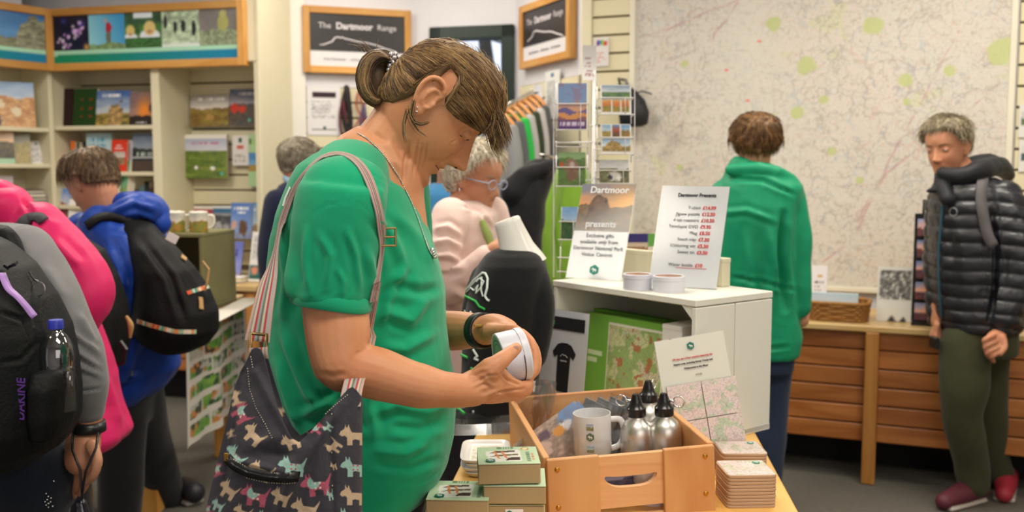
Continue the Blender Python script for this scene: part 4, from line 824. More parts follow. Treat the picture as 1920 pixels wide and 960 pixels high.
def hair_cap(name, head_bvh, M_, s, parent, colors, thick=.016, line=LINE_SHORT, seed=1, strands=900, slen=.045, srad=.0011, lump=.006, whorl=(-.55, 0, .83), tfun=None, flow=None, lift=.004, rough=.5, capcol=None, clump=.5, drop=.25, clampr=.098):
    "hair: a shell over the scalp plus tapered strands"
    c0 = M_ @ Vector((-.008*s, 0, .02*s)); R3 = np.array(M_.to_3x3()); nu, nv = 120, 80
    az_, el_ = np.meshgrid(np.linspace(0, 2*np.pi, nu, endpoint=False), np.linspace(-89, 89.5, nv)*np.pi/180)
    D_ = np.stack([np.cos(el_)*np.cos(az_), np.cos(el_)*np.sin(az_), np.sin(el_)], -1).reshape(-1, 3); DW = D_@R3.T
    cache = {}
    def rad(dw):
        h = head_bvh.ray_cast(c0+Vector(dw)*.03*s, Vector(dw), .4); return .03*s+h[3] if h[0] is not None else .09
    Rr = np.array([rad(d) for d in DW]); AZ = np.degrees(np.arctan2(np.abs(D_[:, 1]), D_[:, 0])); EL = np.degrees(np.arcsin(np.clip(D_[:, 2], -1, 1)))
    Rr = np.minimum(Rr, np.where(EL < -8, clampr, .125)*s); mk = hairmask(AZ, EL, line); th_ = thick*s*(tfun(AZ, EL) if tfun else 1)
    wv = lump*s*(fbm3(D_*np.array([5, 5, 5])+seed*3, seed, 3)-.5)*2+ lump*.6*s*(fbm3(D_*np.array([14, 14, 8])+seed, seed+4, 2)-.5)*2
    T_ = np.where(mk > 0, -.004*s+mk*(th_+wv+.004*s), -.006*s); VW = np.array(c0)+DW*(Rr+T_)[:, None]
    f = []; keep = (mk > .001).reshape(nv, nu)
    for i in range(nv-1):
        for j in range(nu):
            k = (j+1) % nu
            if keep[i, j] or keep[i, k] or keep[i+1, j] or keep[i+1, k]: f.append((i*nu+j, i*nu+k, (i+1)*nu+k, (i+1)*nu+j))
    f.append(tuple(range((nv-1)*nu, nv*nu))); 
    o = obj(name, (VW.tolist(), f), attr_mat('hair_fibre', rough, .35, bump=.4, bs=160), parent, world=True, smooth=True)
    colors = np.array([lin(C(c)) for c in colors]); cn = np.clip(fbm3(D_*np.array([9, 9, 3])+seed, seed+9, 3)*2.2-.6, 0, .999)*(len(colors)-1); ci = cn.astype(int); fr_ = (cn-ci)[:, None]; setcol(o.data, (colors[ci]*(1-fr_)+colors[np.minimum(ci+1, len(colors)-1)]*fr_)*.8)
    if strands:
        rg = np.random.RandomState(seed); wh = np.array(whorl, float); wh /= np.linalg.norm(wh); K_ = 7; pts = []; cols = []
        idx = rg.choice(np.where(mk > .35)[0], strands, p=None); 
        for q in idx:
            d = D_[q]+rg.normal(0, .03, 3); d /= np.linalg.norm(d); base = Rr[q]+T_[q]-.003*s; L_ = slen*s*rg.uniform(.5, 1.1); li = lift*s*rg.uniform(.3, 1.4)
            tg = flow(d) if flow else d-wh*(d@wh); tg = tg - d*(tg@d); ln = np.linalg.norm(tg); tg = tg/(ln+1e-6); tg = tg+np.array([0, 0, -drop]); tg += rg.normal(0, .12, 3)
            pp = []; dd = d.copy(); 
            for k in range(K_):
                t = k/(K_-1); r_ = base+li*math.sin(min(1, t*1.3)*1.57)+.0; pp.append(np.array(c0)+(dd@R3.T)*r_); st = L_/(K_-1)/max(base, .05); t2 = tg-dd*(tg@dd); dd = dd+t2/np.linalg.norm(t2)*st; dd /= np.linalg.norm(dd)
            pts.append(pp); cc = colors[rg.randint(len(colors))]*rg.uniform(.75, 1.15); cols.append(cc)
        strandmesh(o, 'hair_strands', np.array(pts), np.array(cols), srad*s, rough)
    return o
def strandmesh(parent, name, Pt, cols, rad_, rough=.5, world=True, tip=.15):
    n, K_, _ = Pt.shape; tg = np.gradient(Pt, axis=1); tg /= np.linalg.norm(tg, axis=2, keepdims=True)+1e-9; up = np.array([.31, -.81, .5]); a = np.cross(tg, up); a /= np.linalg.norm(a, axis=2, keepdims=True)+1e-9; b_ = np.cross(tg, a)
    t = np.linspace(0, 1, K_)[None, :, None]; rr = rad_*(1-(1-tip)*t**2.2)
    ring = np.stack([Pt+rr*(a*math.cos(q)+b_*math.sin(q)) for q in (0, 2.094, 4.189)], 2); V = ring.reshape(-1, 3)
    i = np.arange(n*K_*3).reshape(n, K_, 3); f = []
    for j in range(3): k = (j+1) % 3; f.append(np.stack([i[:, :-1, j], i[:, :-1, k], i[:, 1:, k], i[:, 1:, j]], -1).reshape(-1, 4))
    f = np.concatenate(f)
    if world and parent is not None: Mi = np.array(RM[parent.name].inverted()); V = V@Mi[:3, :3].T+Mi[:3, 3]
    me = bpy.data.meshes.new(name); me.vertices.add(len(V)); me.vertices.foreach_set('co', V.ravel()); me.loops.add(len(f)*4); me.loops.foreach_set('vertex_index', f.ravel().astype(np.int32)); me.polygons.add(len(f)); me.polygons.foreach_set('loop_start', np.arange(len(f), dtype=np.int32)*4); me.update(calc_edges=True); me.validate()
    me.polygons.foreach_set('use_smooth', np.ones(len(me.polygons), bool)); me.materials.append(attr_mat('hair_fibre', rough, .35))
    o = bpy.data.objects.new(name, me); COL.objects.link(o); o.parent = parent; setcol(me, np.repeat(cols, K_*3, axis=0)); o['kind'] = 'stuff'; return o
def finger(mb, pts, r): mb.limb(pts, r, 12)
def hand(mb, Mh, s=1., curl=.5, side=1, spread=1., thumb=.6, r=1.):
    "generic hand: Mh maps x=along fingers, y=across (thumb at +y*side), z=back of hand; origin at wrist"
    f = lambda x, y, z: Mh @ Vector((x*s, y*side*s, z*s))
    mb.limb([f(-.03, 0, 0), f(.0, 0, 0), f(.03, .002, 0)], [.025*s*r, .024*s*r, .024*s*r], 12)
    for i, y in enumerate((.027, .009, -.009, -.026)): mb.limb([f(.012, y*.55, 0), f(.05, y*.85, .001), f(.088-.004*abs(i-1), y, -.001)], [.014*s*r, .0135*s*r, .0115*s*r], 10)
    for i, (y, L_) in enumerate(((.028, .070), (.0095, .078), (-.0095, .073), (-.027, .058))):
        a = curl*.7; x = .088-.004*abs(i-1); z = -.001; pts = [f(x, y, z)]; yy = y
        for k, sg in enumerate((.45, .31, .24)):
            x += math.cos(a)*L_*sg; z -= math.sin(a)*L_*sg; yy += (y*.12)*spread*sg; pts.append(f(x, yy, z)); a += curl*(.9, .7, .5)[k]
        finger(mb, pts, [.0098*s*r, .0092*s*r, .0085*s*r, .0072*s*r])
    a = thumb; finger(mb, [f(.018, .02, -.006), f(.045, .040, -.014), f(.070, .050*(1-.2*a), -.018-.012*a), f(.090, .052*(1-.35*a), -.02-.026*a)], [.0155*s*r, .0125*s*r, .0105*s*r, .0085*s*r])
def basis(o_, x, z):
    x = Vector(x).normalized(); z = Vector(z); z = (z-x*z.dot(x)).normalized(); y = z.cross(x)
    return Matrix.Translation(o_) @ Matrix((x, y, z)).transposed().to_4x4()
def fabric(name, col, rough=.85, sheen=.15, bump=.25, bs=260, var=.04): return mat(name, col, rough, var=var, vs_=12, bump=bump, bs=bs, sheen=sheen, spec=.25)
def person(label, loc): return thing('person', label, 'person', loc)
def drape(bv, pxs, off=.004, n=8, Y0=0.6):
    "points on a garment's surface under a photo polyline, lifted off it"
    out = []
    for (a, b_) in zip(pxs[:-1], pxs[1:]):
        for k in range(n):
            t = k/n; d = ray(a[0]+(b_[0]-a[0])*t, a[1]+(b_[1]-a[1])*t).normalized(); h = bv.ray_cast(CAM, d)
            if h[0] is not None: out.append((h[0]+h[1]*off, h[1]))
    return out
def ribbon(mb, pts, w, th_=.0015, mi=0, prof=1):
    "flat strap along [(point, normal)]"
    n = len(pts); rings = []
    for i, (p, nn) in enumerate(pts):
        a = pts[max(i-1, 0)][0]; b_ = pts[min(i+1, n-1)][0]; t = (b_-a).normalized(); s_ = t.cross(nn).normalized(); u_ = s_.cross(t).normalized()
        if u_.dot(nn) < 0: u_ = -u_
        rings.append([p-s_*w/2, p+s_*w/2, p+s_*w/2+u_*th_, p-s_*w/2+u_*th_])
    return mb.loft(rings, mi=mi)
def smoothpts(pts, it=6):
    P_ = [p for p, _ in pts]; N_ = [n for _, n in pts]
    for _ in range(it):
        P_ = [P_[0]]+[(P_[i-1]+P_[i]*2+P_[i+1])/4 for i in range(1, len(P_)-1)]+[P_[-1]]; N_ = [N_[0]]+[((N_[i-1]+N_[i]*2+N_[i+1])/4).normalized() for i in range(1, len(N_)-1)]+[N_[-1]]
    return list(zip(P_, N_))
# ================= MAIN FIGURE
SK = skin_mat('warm_skin', 'cc9068')
mw_ = person('woman in a bright green T-shirt looking down at a round tin', (-.24, 1.68, 0))
HM = Matrix.Translation(W(797, 190, 1.68)+Vector((0, 0, 0))) @ Matrix.Rotation(R(8), 4, 'Z') @ Matrix.Rotation(R(47), 4, 'Y') @ Matrix.Translation((.013, 0, .005)); HS = 1.06
mb = MB(); head_parts(mb, HM, HS, nose=1.16, earr=1.0, squash=.72)
hp = lambda x, y, z: HM @ Vector((x*HS, y*HS, z*HS))
# neck and jaw fold
mb.limb([hp(-.022, 0, -.035), W(752, 240, 1.68), W(722, 290, 1.68), W(700, 350, 1.69)], [.052, .058, .062, .062], 24)
mb.limb([hp(.045, 0, -.088), W(770, 312, 1.68), W(738, 345, 1.68), W(715, 380, 1.68)], [.032, .030, .030, .03], 18)
mb.limb([W(700, 330, 1.68), W(680, 500, 1.69), W(680, 760, 1.69)], [.09, .12, .12], 20)
# near (right) arm
YA = 1.44
mb.limb([W(645, 400, 1.50), W(632, 450, 1.46), W(629, 560, YA), W(632, 610, YA-.01), W(640, 672, YA-.02), W(662, 690, YA-.02)], [.045, .050, .0505, .0495, .0455, .041], 22)
mb.limb([W(628, 668, YA-.015), W(655, 688, YA-.02), W(705, 700, 1.425), W(780, 722, 1.43), W(840, 731, 1.45), W(888, 733, 1.47)], [.036, .040, .0400, .0345, .0275, .0245], 22)
mb.ell(W(614, 690, YA-.015), (.022, .022, .022))
# far (left) arm
mb.limb([W(700, 340, 1.84), W(730, 480, 1.88), W(745, 600, 1.88)], [.055, .05, .045], 18)
mb.limb([W(745, 605, 1.88), W(800, 618, 1.84), W(850, 620, 1.80), W(905, 619, 1.70)], [.043, .042, .038, .0285], 18)
c2 = lambda x, y, Y: W(860+x/4.57, 570+y/4.57, Y)
# near hand: palm under the tin
mb.limb([c2(60, 735, 1.465), c2(150, 700, 1.475), c2(240, 690, 1.485)], [.0245, .0265, .028], 16)
for i, (x, y, Y) in enumerate(((395, 655, 1.505), (400, 700, 1.50), (395, 745, 1.515), (370, 775, 1.535))):
    mb.limb([c2(120, 690+i*22, 1.475), c2(260, 670+i*30, 1.483+.006*i), c2(x, y, Y)], [.019, .0185, .0145], 12)
finger(mb, [c2(390, 650, 1.505), c2(480, 700, 1.515), c2(560, 712, 1.545), c2(600, 665, 1.575)], [.0135, .0115, .0105, .0088])
finger(mb, [c2(395, 700, 1.50), c2(480, 745, 1.515), c2(565, 745, 1.55), c2(606, 700, 1.585)], [.0135, .0115, .0105, .0086])
finger(mb, [c2(380, 745, 1.515), c2(460, 775, 1.535), c2(530, 770, 1.575), c2(560, 735, 1.61)], [.013, .0112, .0102, .0086])
finger(mb, [c2(350, 780, 1.535), c2(420, 790, 1.56), c2(470, 775, 1.60), c2(490, 745, 1.625)], [.012, .0105, .0095, .0082])
finger(mb, [c2(190, 640, 1.475), c2(270, 560, 1.468), c2(345, 500, 1.470), c2(430, 430, 1.488), c2(492, 380, 1.505)], [.021, .019, .0145, .0118, .0098])
mb.limb([c2(250, 590, 1.478), c2(330, 600, 1.488), c2(395, 650, 1.50)], [.020, .015, .012], 12)
# far hand behind the tin
mb.limb([c2(190, 235, 1.71), c2(300, 210, 1.68), c2(400, 235, 1.655)], [.0275, .027, .024], 16)
for i, (x, y, Y) in enumerate(((530, 275, 1.625), (540, 290, 1.645), (530, 300, 1.665), (510, 310, 1.68))): mb.limb([c2(280, 200+i*14, 1.675+.006*i), c2(420, 225+i*15, 1.64+.012*i), c2(x, y, Y)], [.017, .016, .013], 12)
finger(mb, [c2(525, 270, 1.625), c2(600, 330, 1.60), c2(642, 440, 1.585), c2(640, 545, 1.575), c2(622, 610, 1.570)], [.0135, .0118, .0108, .0098, .0082])
finger(mb, [c2(540, 290, 1.645), c2(625, 370, 1.625), c2(660, 470, 1.61), c2(655, 560, 1.60), c2(632, 600, 1.595)], [.0135, .0116, .0106, .0096, .0082])
finger(mb, [c2(530, 310, 1.665), c2(610, 400, 1.65), c2(640, 480, 1.635), c2(630, 555, 1.62)], [.013, .011, .010, .0085])
finger(mb, [c2(510, 330, 1.68), c2(580, 400, 1.67), c2(610, 470, 1.655), c2(600, 530, 1.64)], [.012, .0102, .0092, .008])
finger(mb, [c2(280, 240, 1.655), c2(350, 232, 1.625), c2(430, 222, 1.60), c2(480, 215, 1.59)], [.017, .0125, .0105, .0086])
# legs inside the trousers
def main_post(me):
    V = getv(me); N = getn(me)
    # jaw, cheek and neck creases
    fl = [([c2(110, 640, 1.45), c2(200, 620, 1.45), c2(260, 640, 1.455)], .003, .0012), ([c2(150, 740, 1.45), c2(260, 700, 1.455), c2(330, 720, 1.47)], .003, .0013),
          ([c2(220, 650, 1.45), c2(300, 690, 1.46), c2(370, 690, 1.48)], .003, .0012), ([c2(120, 600, 1.46), c2(210, 560, 1.46)], .003, .001)]
    V = folds_disp(V, N, fl); setv(me, V); lips(me, HM, HS)
    folds_px(me, [([(783, 262), (777, 300), (775, 335)], 2.2, -.0022), ([(791, 268), (786, 300), (781, 330)], 2, -.0016), ([(800, 266), (795, 300), (788, 328)], 2, -.0016), ([(766, 268), (760, 310), (757, 345)], 4, -.004), ([(848, 290), (836, 300), (824, 306), (814, 318)], 2.4, -.002), ([(856, 262), (846, 268), (842, 276)], 2, -.0012), ([(850, 272), (838, 282)], 2, -.0008), ([(725, 262), (740, 290), (752, 325)], 7, .003), ([(700, 250), (715, 262)], 5, -.001),
        ([(990, 640), (998, 660), (998, 690)], 2.2, -.002), ([(978, 618), (992, 640), (988, 660)], 2, -.0015), ([(690, 640), (700, 652), (720, 660)], 5, -.002), ([(600, 700), (625, 705), (650, 700)], 5, -.0015), ([(880, 705), (898, 694), (915, 690)], 3.2, .0016), ([(885, 725), (905, 715), (928, 722)], 3.2, .0016), ([(905, 745), (925, 735), (945, 740)], 3.2, .0014), ([(893, 716), (915, 704), (935, 703)], 2.4, -.0014), ([(940, 700), (950, 712), (975, 722)], 2.2, -.003), ([(925, 738), (950, 733), (985, 728)], 2, -.003), ([(958, 660), (966, 654), (972, 652)], 1.6, -.0005)], 1.66)
mbody = solidbody('body', mb, .0024, [SK, LIP], mw_, smooth=3, post=main_post)
hb = wbvh(mbody); face_bits(mw_, HM, HS, closed=True, bv=hb); mouth(mw_, HM, HS, hb)
obj('earring', MB().ell(hp(-.008, -.082, -.032), (.0022,)*3).ell(hp(-.012, -.083, -.027), (.0018,)*3), CHROME, mw_, world=True, smooth=True)
# ---- hair
BR = ['3d2b1e', '54402c', '6e5335', '8a6a44', 'a98a5c', '5c4a3a', '4a3526']
LINE_T = ([0, 28, 50, 66, 78, 83, 99, 104, 112, 125, 150, 180], [8, -3, -10, -12, -6, 22, 24, -16, -38, -50, -56, -60])
TB = np.array([-.97, -.02, -.02]); TB = TB/np.linalg.norm(TB)
def hflow(d): return TB-d*(TB@d)
cap = hair_cap('hair', hb, HM, HS, mw_, ['5a432b', '6e5537', '866a47'], thick=.012, line=LINE_T, seed=3, strands=0, lump=.003, tfun=lambda a, e: .45+.75*ss(e, -10, 50), clampr=.135)
c0 = HM @ Vector((-.008*HS, 0, .02*HS)); R3 = np.array(HM.to_3x3()); cb = wbvh(cap); rg = np.random.RandomState(8); pts = []; cols = []; colsL = np.array([lin(C(c)) for c in BR])
def hrad(dw):
    h = cb.ray_cast(c0+Vector(dw)*.4, -Vector(dw), .4); return .4-h[3] if h[0] is not None else .1
n_try = 0
while len(pts) < 8500 and n_try < 42000:
    n_try += 1
    d = rg.normal(size=3); d /= np.linalg.norm(d); az = math.degrees(math.atan2(abs(d[1]), d[0])); el = math.degrees(math.asin(d[2]))
    b_ = np.interp(az, *LINE_T)
    if el < b_+1.5 or (d@TB) > .985: continue
    if rg.rand() > (1 if el < b_+25 else .75): continue
    K_ = 12; pp = []; ang = math.acos(np.clip(d@TB, -1, 1)); ax = hflow(d); ax /= np.linalg.norm(ax)+1e-9; L_ = min(ang-.13, rg.uniform(.45, 1.5)); sd = rg.uniform(-1, 1)
    if L_ < .08: continue
    cl = n3(d[None]*7, 5)[0]-.5; off = rg.uniform(.0002, .0026)+.003*max(0, cl)
    for k in range(K_):
        t = k/(K_-1); a = L_*t; q = d*math.cos(a)+ax*math.sin(a); q = q+np.cross(ax, d)*(.05*math.sin(t*3.1+sd*2)*sd+.10*cl*t*(1-t)*2); q /= np.linalg.norm(q); qa = math.degrees(math.atan2(abs(q[1]), q[0])); em = math.sin(math.radians(27*min(1, max(0, (qa-77)/6))*min(1, max(0, (112-qa)/8))))
        if 77 < qa < 112 and q[2] < em: q[2] = em; q /= np.linalg.norm(q)
        dw = R3@q
        pp.append(np.array(c0)+dw*(hrad(dw)+off*math.sin(min(1, t*6+.15)*1.57)*(1-.6*t)-(.002 if k == 0 else 0)))
    pts.append(pp); cols.append(colsL[int(np.clip(fbm3(d[None]*6, 7, 2)[0]*7+rg.normal(0, .8), 0, 6))]*rg.uniform(.9, 1.3))
strandmesh(cap, 'swept_strands', np.array(pts), np.array(cols), .0005, .42)
# fringe falling over the brow and wisps at ear and nape
pts = []; cols = []
for i in range(620):
    az = rg.uniform(-28, 22)*math.pi/180; el = rg.uniform(10, 30)*math.pi/180; d = np.array([math.cos(el)*math.cos(az), math.cos(el)*math.sin(az), math.sin(el)]); dw = R3@d; p = np.array(c0)+dw*(hrad(dw)-.001)
    L_ = rg.uniform(.025, .052); fw_ = R3@np.array([.28, -.02+.3*rg.normal(), .2]); dn = np.array([.25, -.06, -1.]); pp = [p.copy()]; v = fw_/np.linalg.norm(fw_)*.5+dn*.4; cu = rg.uniform(.2, .4)
    for k in range(11): v = v*(1-cu)+dn*cu+rg.normal(0, .015, 3); v /= np.linalg.norm(v); p = p+v*L_/11; pp.append(p.copy())
    pts.append(pp); cols.append(colsL[rg.randint(1, 6)]*rg.uniform(.8, 1.2))
def wisp(px, n, sp_, Y, L0=1., bend=(0, 0)):
    for i in range(n):
        o_ = rg.normal(0, sp_, 3)*np.array([1, .6, 1]); base = [np.array(W(x, y, Y)) for x, y in px]; pp = []
        m_ = len(base)-1
        for k in range(12):
            t = k/11*m_*rg.uniform(.97, 1); j = min(int(t), m_-1); f_ = t-j; pp.append(base[j]*(1-f_)+base[j+1]*f_+o_*(1-.3*k/11)+np.array([0, 0, .0]))
        pts.append(pp); cols.append(colsL[rg.randint(0, 5)]*rg.uniform(.8, 1.2))
wisp([(775, 190), (770, 215), (776, 228), (790, 234), (805, 229)], 30, .0022, 1.585); wisp([(764, 205), (757, 230), (757, 250), (761, 268)], 10, .0022, 1.585)
wisp([(766, 200), (772, 225), (785, 245), (800, 255)], 8, .003, 1.585)
wisp([(925, 240), (928, 262), (924, 280), (936, 297)], 7, .0022, 1.65)
wisp([(895, 140), (915, 185), (928, 215), (922, 245), (910, 258)], 50, .009, 1.645)
wisp([(900, 165), (922, 205), (929, 230), (918, 252)], 44, .009, 1.66)
for i in range(60):  # flyaways on the crown
    d = np.array([rg.uniform(-.5, .8), rg.uniform(-.5, .5), rg.uniform(.6, 1)]); d /= np.linalg.norm(d); dw = R3@d; p = np.array(c0)+dw*hrad(dw); v = R3@hflow(d); v = v/np.linalg.norm(v)+dw*.35; pp = [p+v*.03*t+dw*(-.012*t*t)+rg.normal(0, .0006, 3) for t in np.linspace(0, 1, 12)]; pts.append(pp); cols.append(colsL[4])
strandmesh(cap, 'loose_strands', np.array(pts), np.array(cols), .0006, .42)
# looped bun behind the tie
tie = W(736, 112, 1.68); bun = MB()
bun.limb([tie, W(718, 106, 1.68), W(702, 112, 1.67), W(690, 135, 1.66), W(690, 163, 1.66), W(702, 184, 1.66), W(716, 188, 1.67)], [.012, .014, .016, .017, .017, .016, .012], 20); bun.limb([W(722, 118, 1.69), W(710, 150, 1.69), W(716, 185, 1.69)], [.015, .02, .015], 16)
bun.ell(W(706, 148, 1.665), (.020, .024, .036)); bo = solidbody('hair_loop', bun, .004, attr_mat('hair_fibre', .42, .35), mw_, smooth=3); setcol(bo.data, np.tile(np.array(lin(C('46331f'))), (len(bo.data.vertices), 1)))
bb = wbvh(bo); pts = []; cols = []; ctl = [(736, 112), (712, 92), (688, 102), (672, 132), (671, 168), (690, 199), (714, 203), (722, 188)]
cl_ = [np.array(W(x, y, 1.660)) for x, y in ctl]; inn = [np.array(W(x, y, 1.660)) for x, y in ((734, 116), (718, 116), (706, 128), (702, 148), (704, 165), (710, 178), (716, 182), (720, 184))]
def up_(a):
    for _ in range(3): a = [a[0]]+[x for i in range(len(a)-1) for x in (a[i]*.75+a[i+1]*.25, a[i]*.25+a[i+1]*.75)]+[a[-1]]
    return [a[int(round(k*(len(a)-1)/40))] for k in range(41)]
cl_ = up_(cl_); inn = up_(inn)
for i in range(2600):
    w = rg.uniform(0, 1)**.8; ya = rg.choice([-1, 1], p=[.8, .2])*math.sqrt(max(0, 1-(2*w-1)**2))*.040; t0 = rg.uniform(0, .45); t1 = min(1, t0+rg.uniform(.35, .6)); pp = []; wob = rg.normal(0, .06)
    for k in range(12):
        t = (t0+(t1-t0)*k/11)*40; j = min(int(t), 39); f_ = t-j; t /= 5.714; o_ = cl_[j]*(1-f_)+cl_[j+1]*f_; n_ = inn[j]*(1-f_)+inn[j+1]*f_; ww = np.clip(w+wob*math.sin(k/11*3), 0, 1); env = math.sin(np.clip(t/7*.96+.04, 0, 1)*3.1)**.45
        q = n_*(1-ww)+o_*ww+np.array([0, ya*env, 0]); pp.append(q)
    pts.append(pp); cols.append(colsL[int(np.clip(w*3+rg.normal(0, 1.5)+(2.5 if .4 < w < .7 else 0), 0, 6))]*rg.uniform(.7, 1.2))
for i in range(14):
    p = np.array(W(rg.uniform(672, 705), rg.uniform(88, 102), 1.667)); v = np.array([rg.normal(-.3, .4), rg.normal(0, .4), rg.uniform(.2, .9)]); v /= np.linalg.norm(v); pts.append([p+v*.03*t+np.array([0, 0, -.008*t*t]) for t in np.linspace(0, 1, 12)]); cols.append(colsL[2])
strandmesh(bo, 'loop_strands', np.array(pts), np.array(cols), .00075, .42)
m = MB()
for i, (x, y) in enumerate(((733, 102), (740, 108), (731, 112), (737, 117), (730, 123), (735, 129), (741, 101), (728, 131))): m.ell(W(x, y, 1.652-.002*(i % 3)), (.0042, .0042, .0042), seg=10, rin=7)
obj('beaded_hair_tie', m, mat('silver_glass_bead', 'c8c4c8', .12, .6, var=0), mw_, world=True, smooth=True)
# ---- T-shirt
TS = fabric('green_jersey', '109a6e', .9, .2, .12, 900, var=.05); mb = MB()
rows = [(266, 640, 660, 1.68, .03), (278, 620, 668, 1.68, .08), (292, 598, 680, 1.68, .125), (312, 572, 700, 1.68, .158), (330, 560, 728, 1.68, .17), (350, 549, 768, 1.68, .178), (400, 528, 792, 1.68, .182), (450, 514, 810, 1.68, .172), (500, 508, 824, 1.68, .163), (545, 506, 834, 1.68, .156), (600, 504, 834, 1.68, .15), (650, 503, 840, 1.68, .15), (700, 505, 848, 1.68, .155), (760, 510, 854, 1.68, .162), (820, 520, 850, 1.68, .168), (868, 533, 838, 1.68, .17), (900, 545, 820, 1.68, .17), (922, 555, 800, 1.68, .168)]
sil(mb, rows, ex=2.2)
mb.limb([W(680, 322, 1.66), W(655, 335, 1.57), W(645, 370, 1.50)], [.045, .062, .064], 24)
mb.ell(W(647, 356, 1.452), (.063, .06, .05)); rings = []
for (x, y, rx, ry) in ((645, 350, .062, .06), (640, 380, .0655, .064), (634, 420, .066, .065), (629, 470, .0655, .064), (624, 520, .0635, .063), (620, 548, .0620, .062), (619, 562, .0598, .0598)):
    c = W(x, y, 1.437); rings.append([c+Vector((rx*math.cos(a)*1.0, ry*math.sin(a), -.10*rx*math.cos(a)+0)) for a in [-2*math.pi*j/32 for j in range(32)]])
mb.loft(rings)
mb.limb([W(740, 330, 1.80), W(745, 430, 1.86), W(752, 545, 1.88)], [.06, .066, .066], 20)
q = lambda *p: list(p)
s1 = q
fl = [(q((520+60, 405), (610, 385), (650, 379), (680, 384), (706, 414)), .002, -.0012), ([(653, 322), (652, 376)], .002, -.0008),   # shoulder seam
      (q((548, 545), (600, 552), (660, 560), (696, 566)), .0016, -.0013),                                                   # hem stitching
      (q((600, 440), (620, 480), (612, 540)), .007, .003), (q((650, 430), (668, 480), (675, 540)), .006, .003), (q((575, 430), (572, 490), (580, 550)), .006, .0035), (q((630, 500), (645, 530), (640, 556)), .005, .002),
      (s1((800, 560), (770, 600), (725, 585), (712, 600)), .010, .006), (s1((825, 540), (790, 548), (740, 535), (720, 560)), .009, -.005), (s1((815, 625), (760, 655), (720, 650)), .009, .005), (s1((760, 500), (740, 530), (715, 600)), .008, .005),
      (s1((845, 755), (800, 770), (740, 760), (700, 775)), .010, .007), (s1((835, 790), (790, 805), (730, 800)), .009, -.005), (s1((850, 700), (800, 745), (735, 750)), .008, .005), (s1((800, 830), (760, 850), (700, 845)), .009, .006), (s1((700, 700), (690, 760), (705, 830)), .010, .006),
      (s1((820, 860), (770, 880), (700, 870)), .007, -.004), (s1((690, 890), (740, 910), (800, 902), (825, 880)), .0018, -.0014),
      (s1((700, 400), (735, 440), (760, 500)), .009, .004), (s1((740, 400), (790, 450), (815, 500)), .010, .0035), (s1((690, 470), (700, 520), (700, 600)), .008, .004),
      (s1((530, 620), (560, 700), (600, 780)), .009, .007), (s1((520, 680), (545, 760), (560, 800)), .008, .006), (s1((560, 780), (620, 760), (660, 770)), .009, .008), (s1((530, 440), (540, 520), (530, 600)), .010, .006), (s1((600, 800), (640, 790), (690, 820)), .009, .006), (s1((580, 740), (600, 760), (640, 740)), .007, .005)]
def rib(me):
    V = getv(me)
fl = fl+[([(654, 282), (672, 306), (698, 327), (728, 344), (760, 358)], .0016, -.0010)]; fl = [(a, b_*1090*(1 if i < 3 else .9), c_*(1 if i < 3 else 1.35)) for i, (a, b_, c_) in enumerate(fl)]
tee = solidbody('tshirt', mb, .0042, TS, mw_, noise=[(.0035, (8, 8, 4), 3), (.0009, (22, 22, 14), 5)], smooth=12, post=lambda me: folds_px(me, fl, 1.72))
tb = wbvh(tee)
rings = [[W(621, 566, 1.437)+Vector((r_*math.cos(a), r_*math.sin(a), dz-.15*r_*math.cos(a)+.0012*math.sin(3*a))) for a in [-2*math.pi*j/48 for j in range(48)]] for r_, dz in ((.0535, .03), (.0575, -.003), (.0600, -.0055), (.0612, -.004), (.0617, .004), (.0615, .014), (.058, .02))]
obj('sleeve_hem', MB().loft(rings, cap=False), TS, mw_, world=True, smooth=True)
nk = [(652, 268), (668, 290), (690, 312), (718, 330), (745, 342), (764, 348)]

m = MB()  # white lettering down the back edge
for (x, y, h) in ((533, 375, 24), (527, 405, 10), (522, 450, 14), (519, 480, 8)):
    for k in range(4): pass
lt = drape(tb, [(545, 352), (536, 372), (529, 396), (526, 410)], .0008, 5); ribbon(m, lt[:9], .008, .0008); lt = drape(tb, [(520, 445), (517, 470)], .0008, 5); 
if len(lt) > 2: ribbon(m, lt, .006, .0008)
lt = drape(tb, [(515, 492), (514, 512)], .0008, 5)
if len(lt) > 2: ribbon(m, lt, .005, .0008)
obj('back_print', m, mat('white_print', 'd8e4de', .6, var=0), mw_, world=True)
# trousers
m = MB(); sil(m, [(880, 548, 820, 1.68, .158), (940, 552, 800, 1.68, .16), (1010, 556, 792, 1.68, .16)]); 
for Yl in (1.59, 1.77): m.limb([W(665, 1000, Yl), Vector((-.23, Yl, .52)), Vector((-.24, Yl, .13))], [.1, .075, .065], 18)
tro = solidbody('trousers', m, .01, fabric('black_denim', '141418', .85), mw_)
for Yl in (1.59, 1.77): obj('shoe', remesh_mb(MB().limb([Vector((-.27, Yl, .045)), Vector((-.2, Yl, .05)), Vector((-.07, Yl, .035))], [.044, .05, .036], 14)) if False else MB().limb([Vector((-.27, Yl, .05)), Vector((-.2, Yl, .052)), Vector((-.07, Yl, .04))], [.045, .05, .038], 14), mat('black_leather', '121212', .45), mw_, world=True, smooth=True)
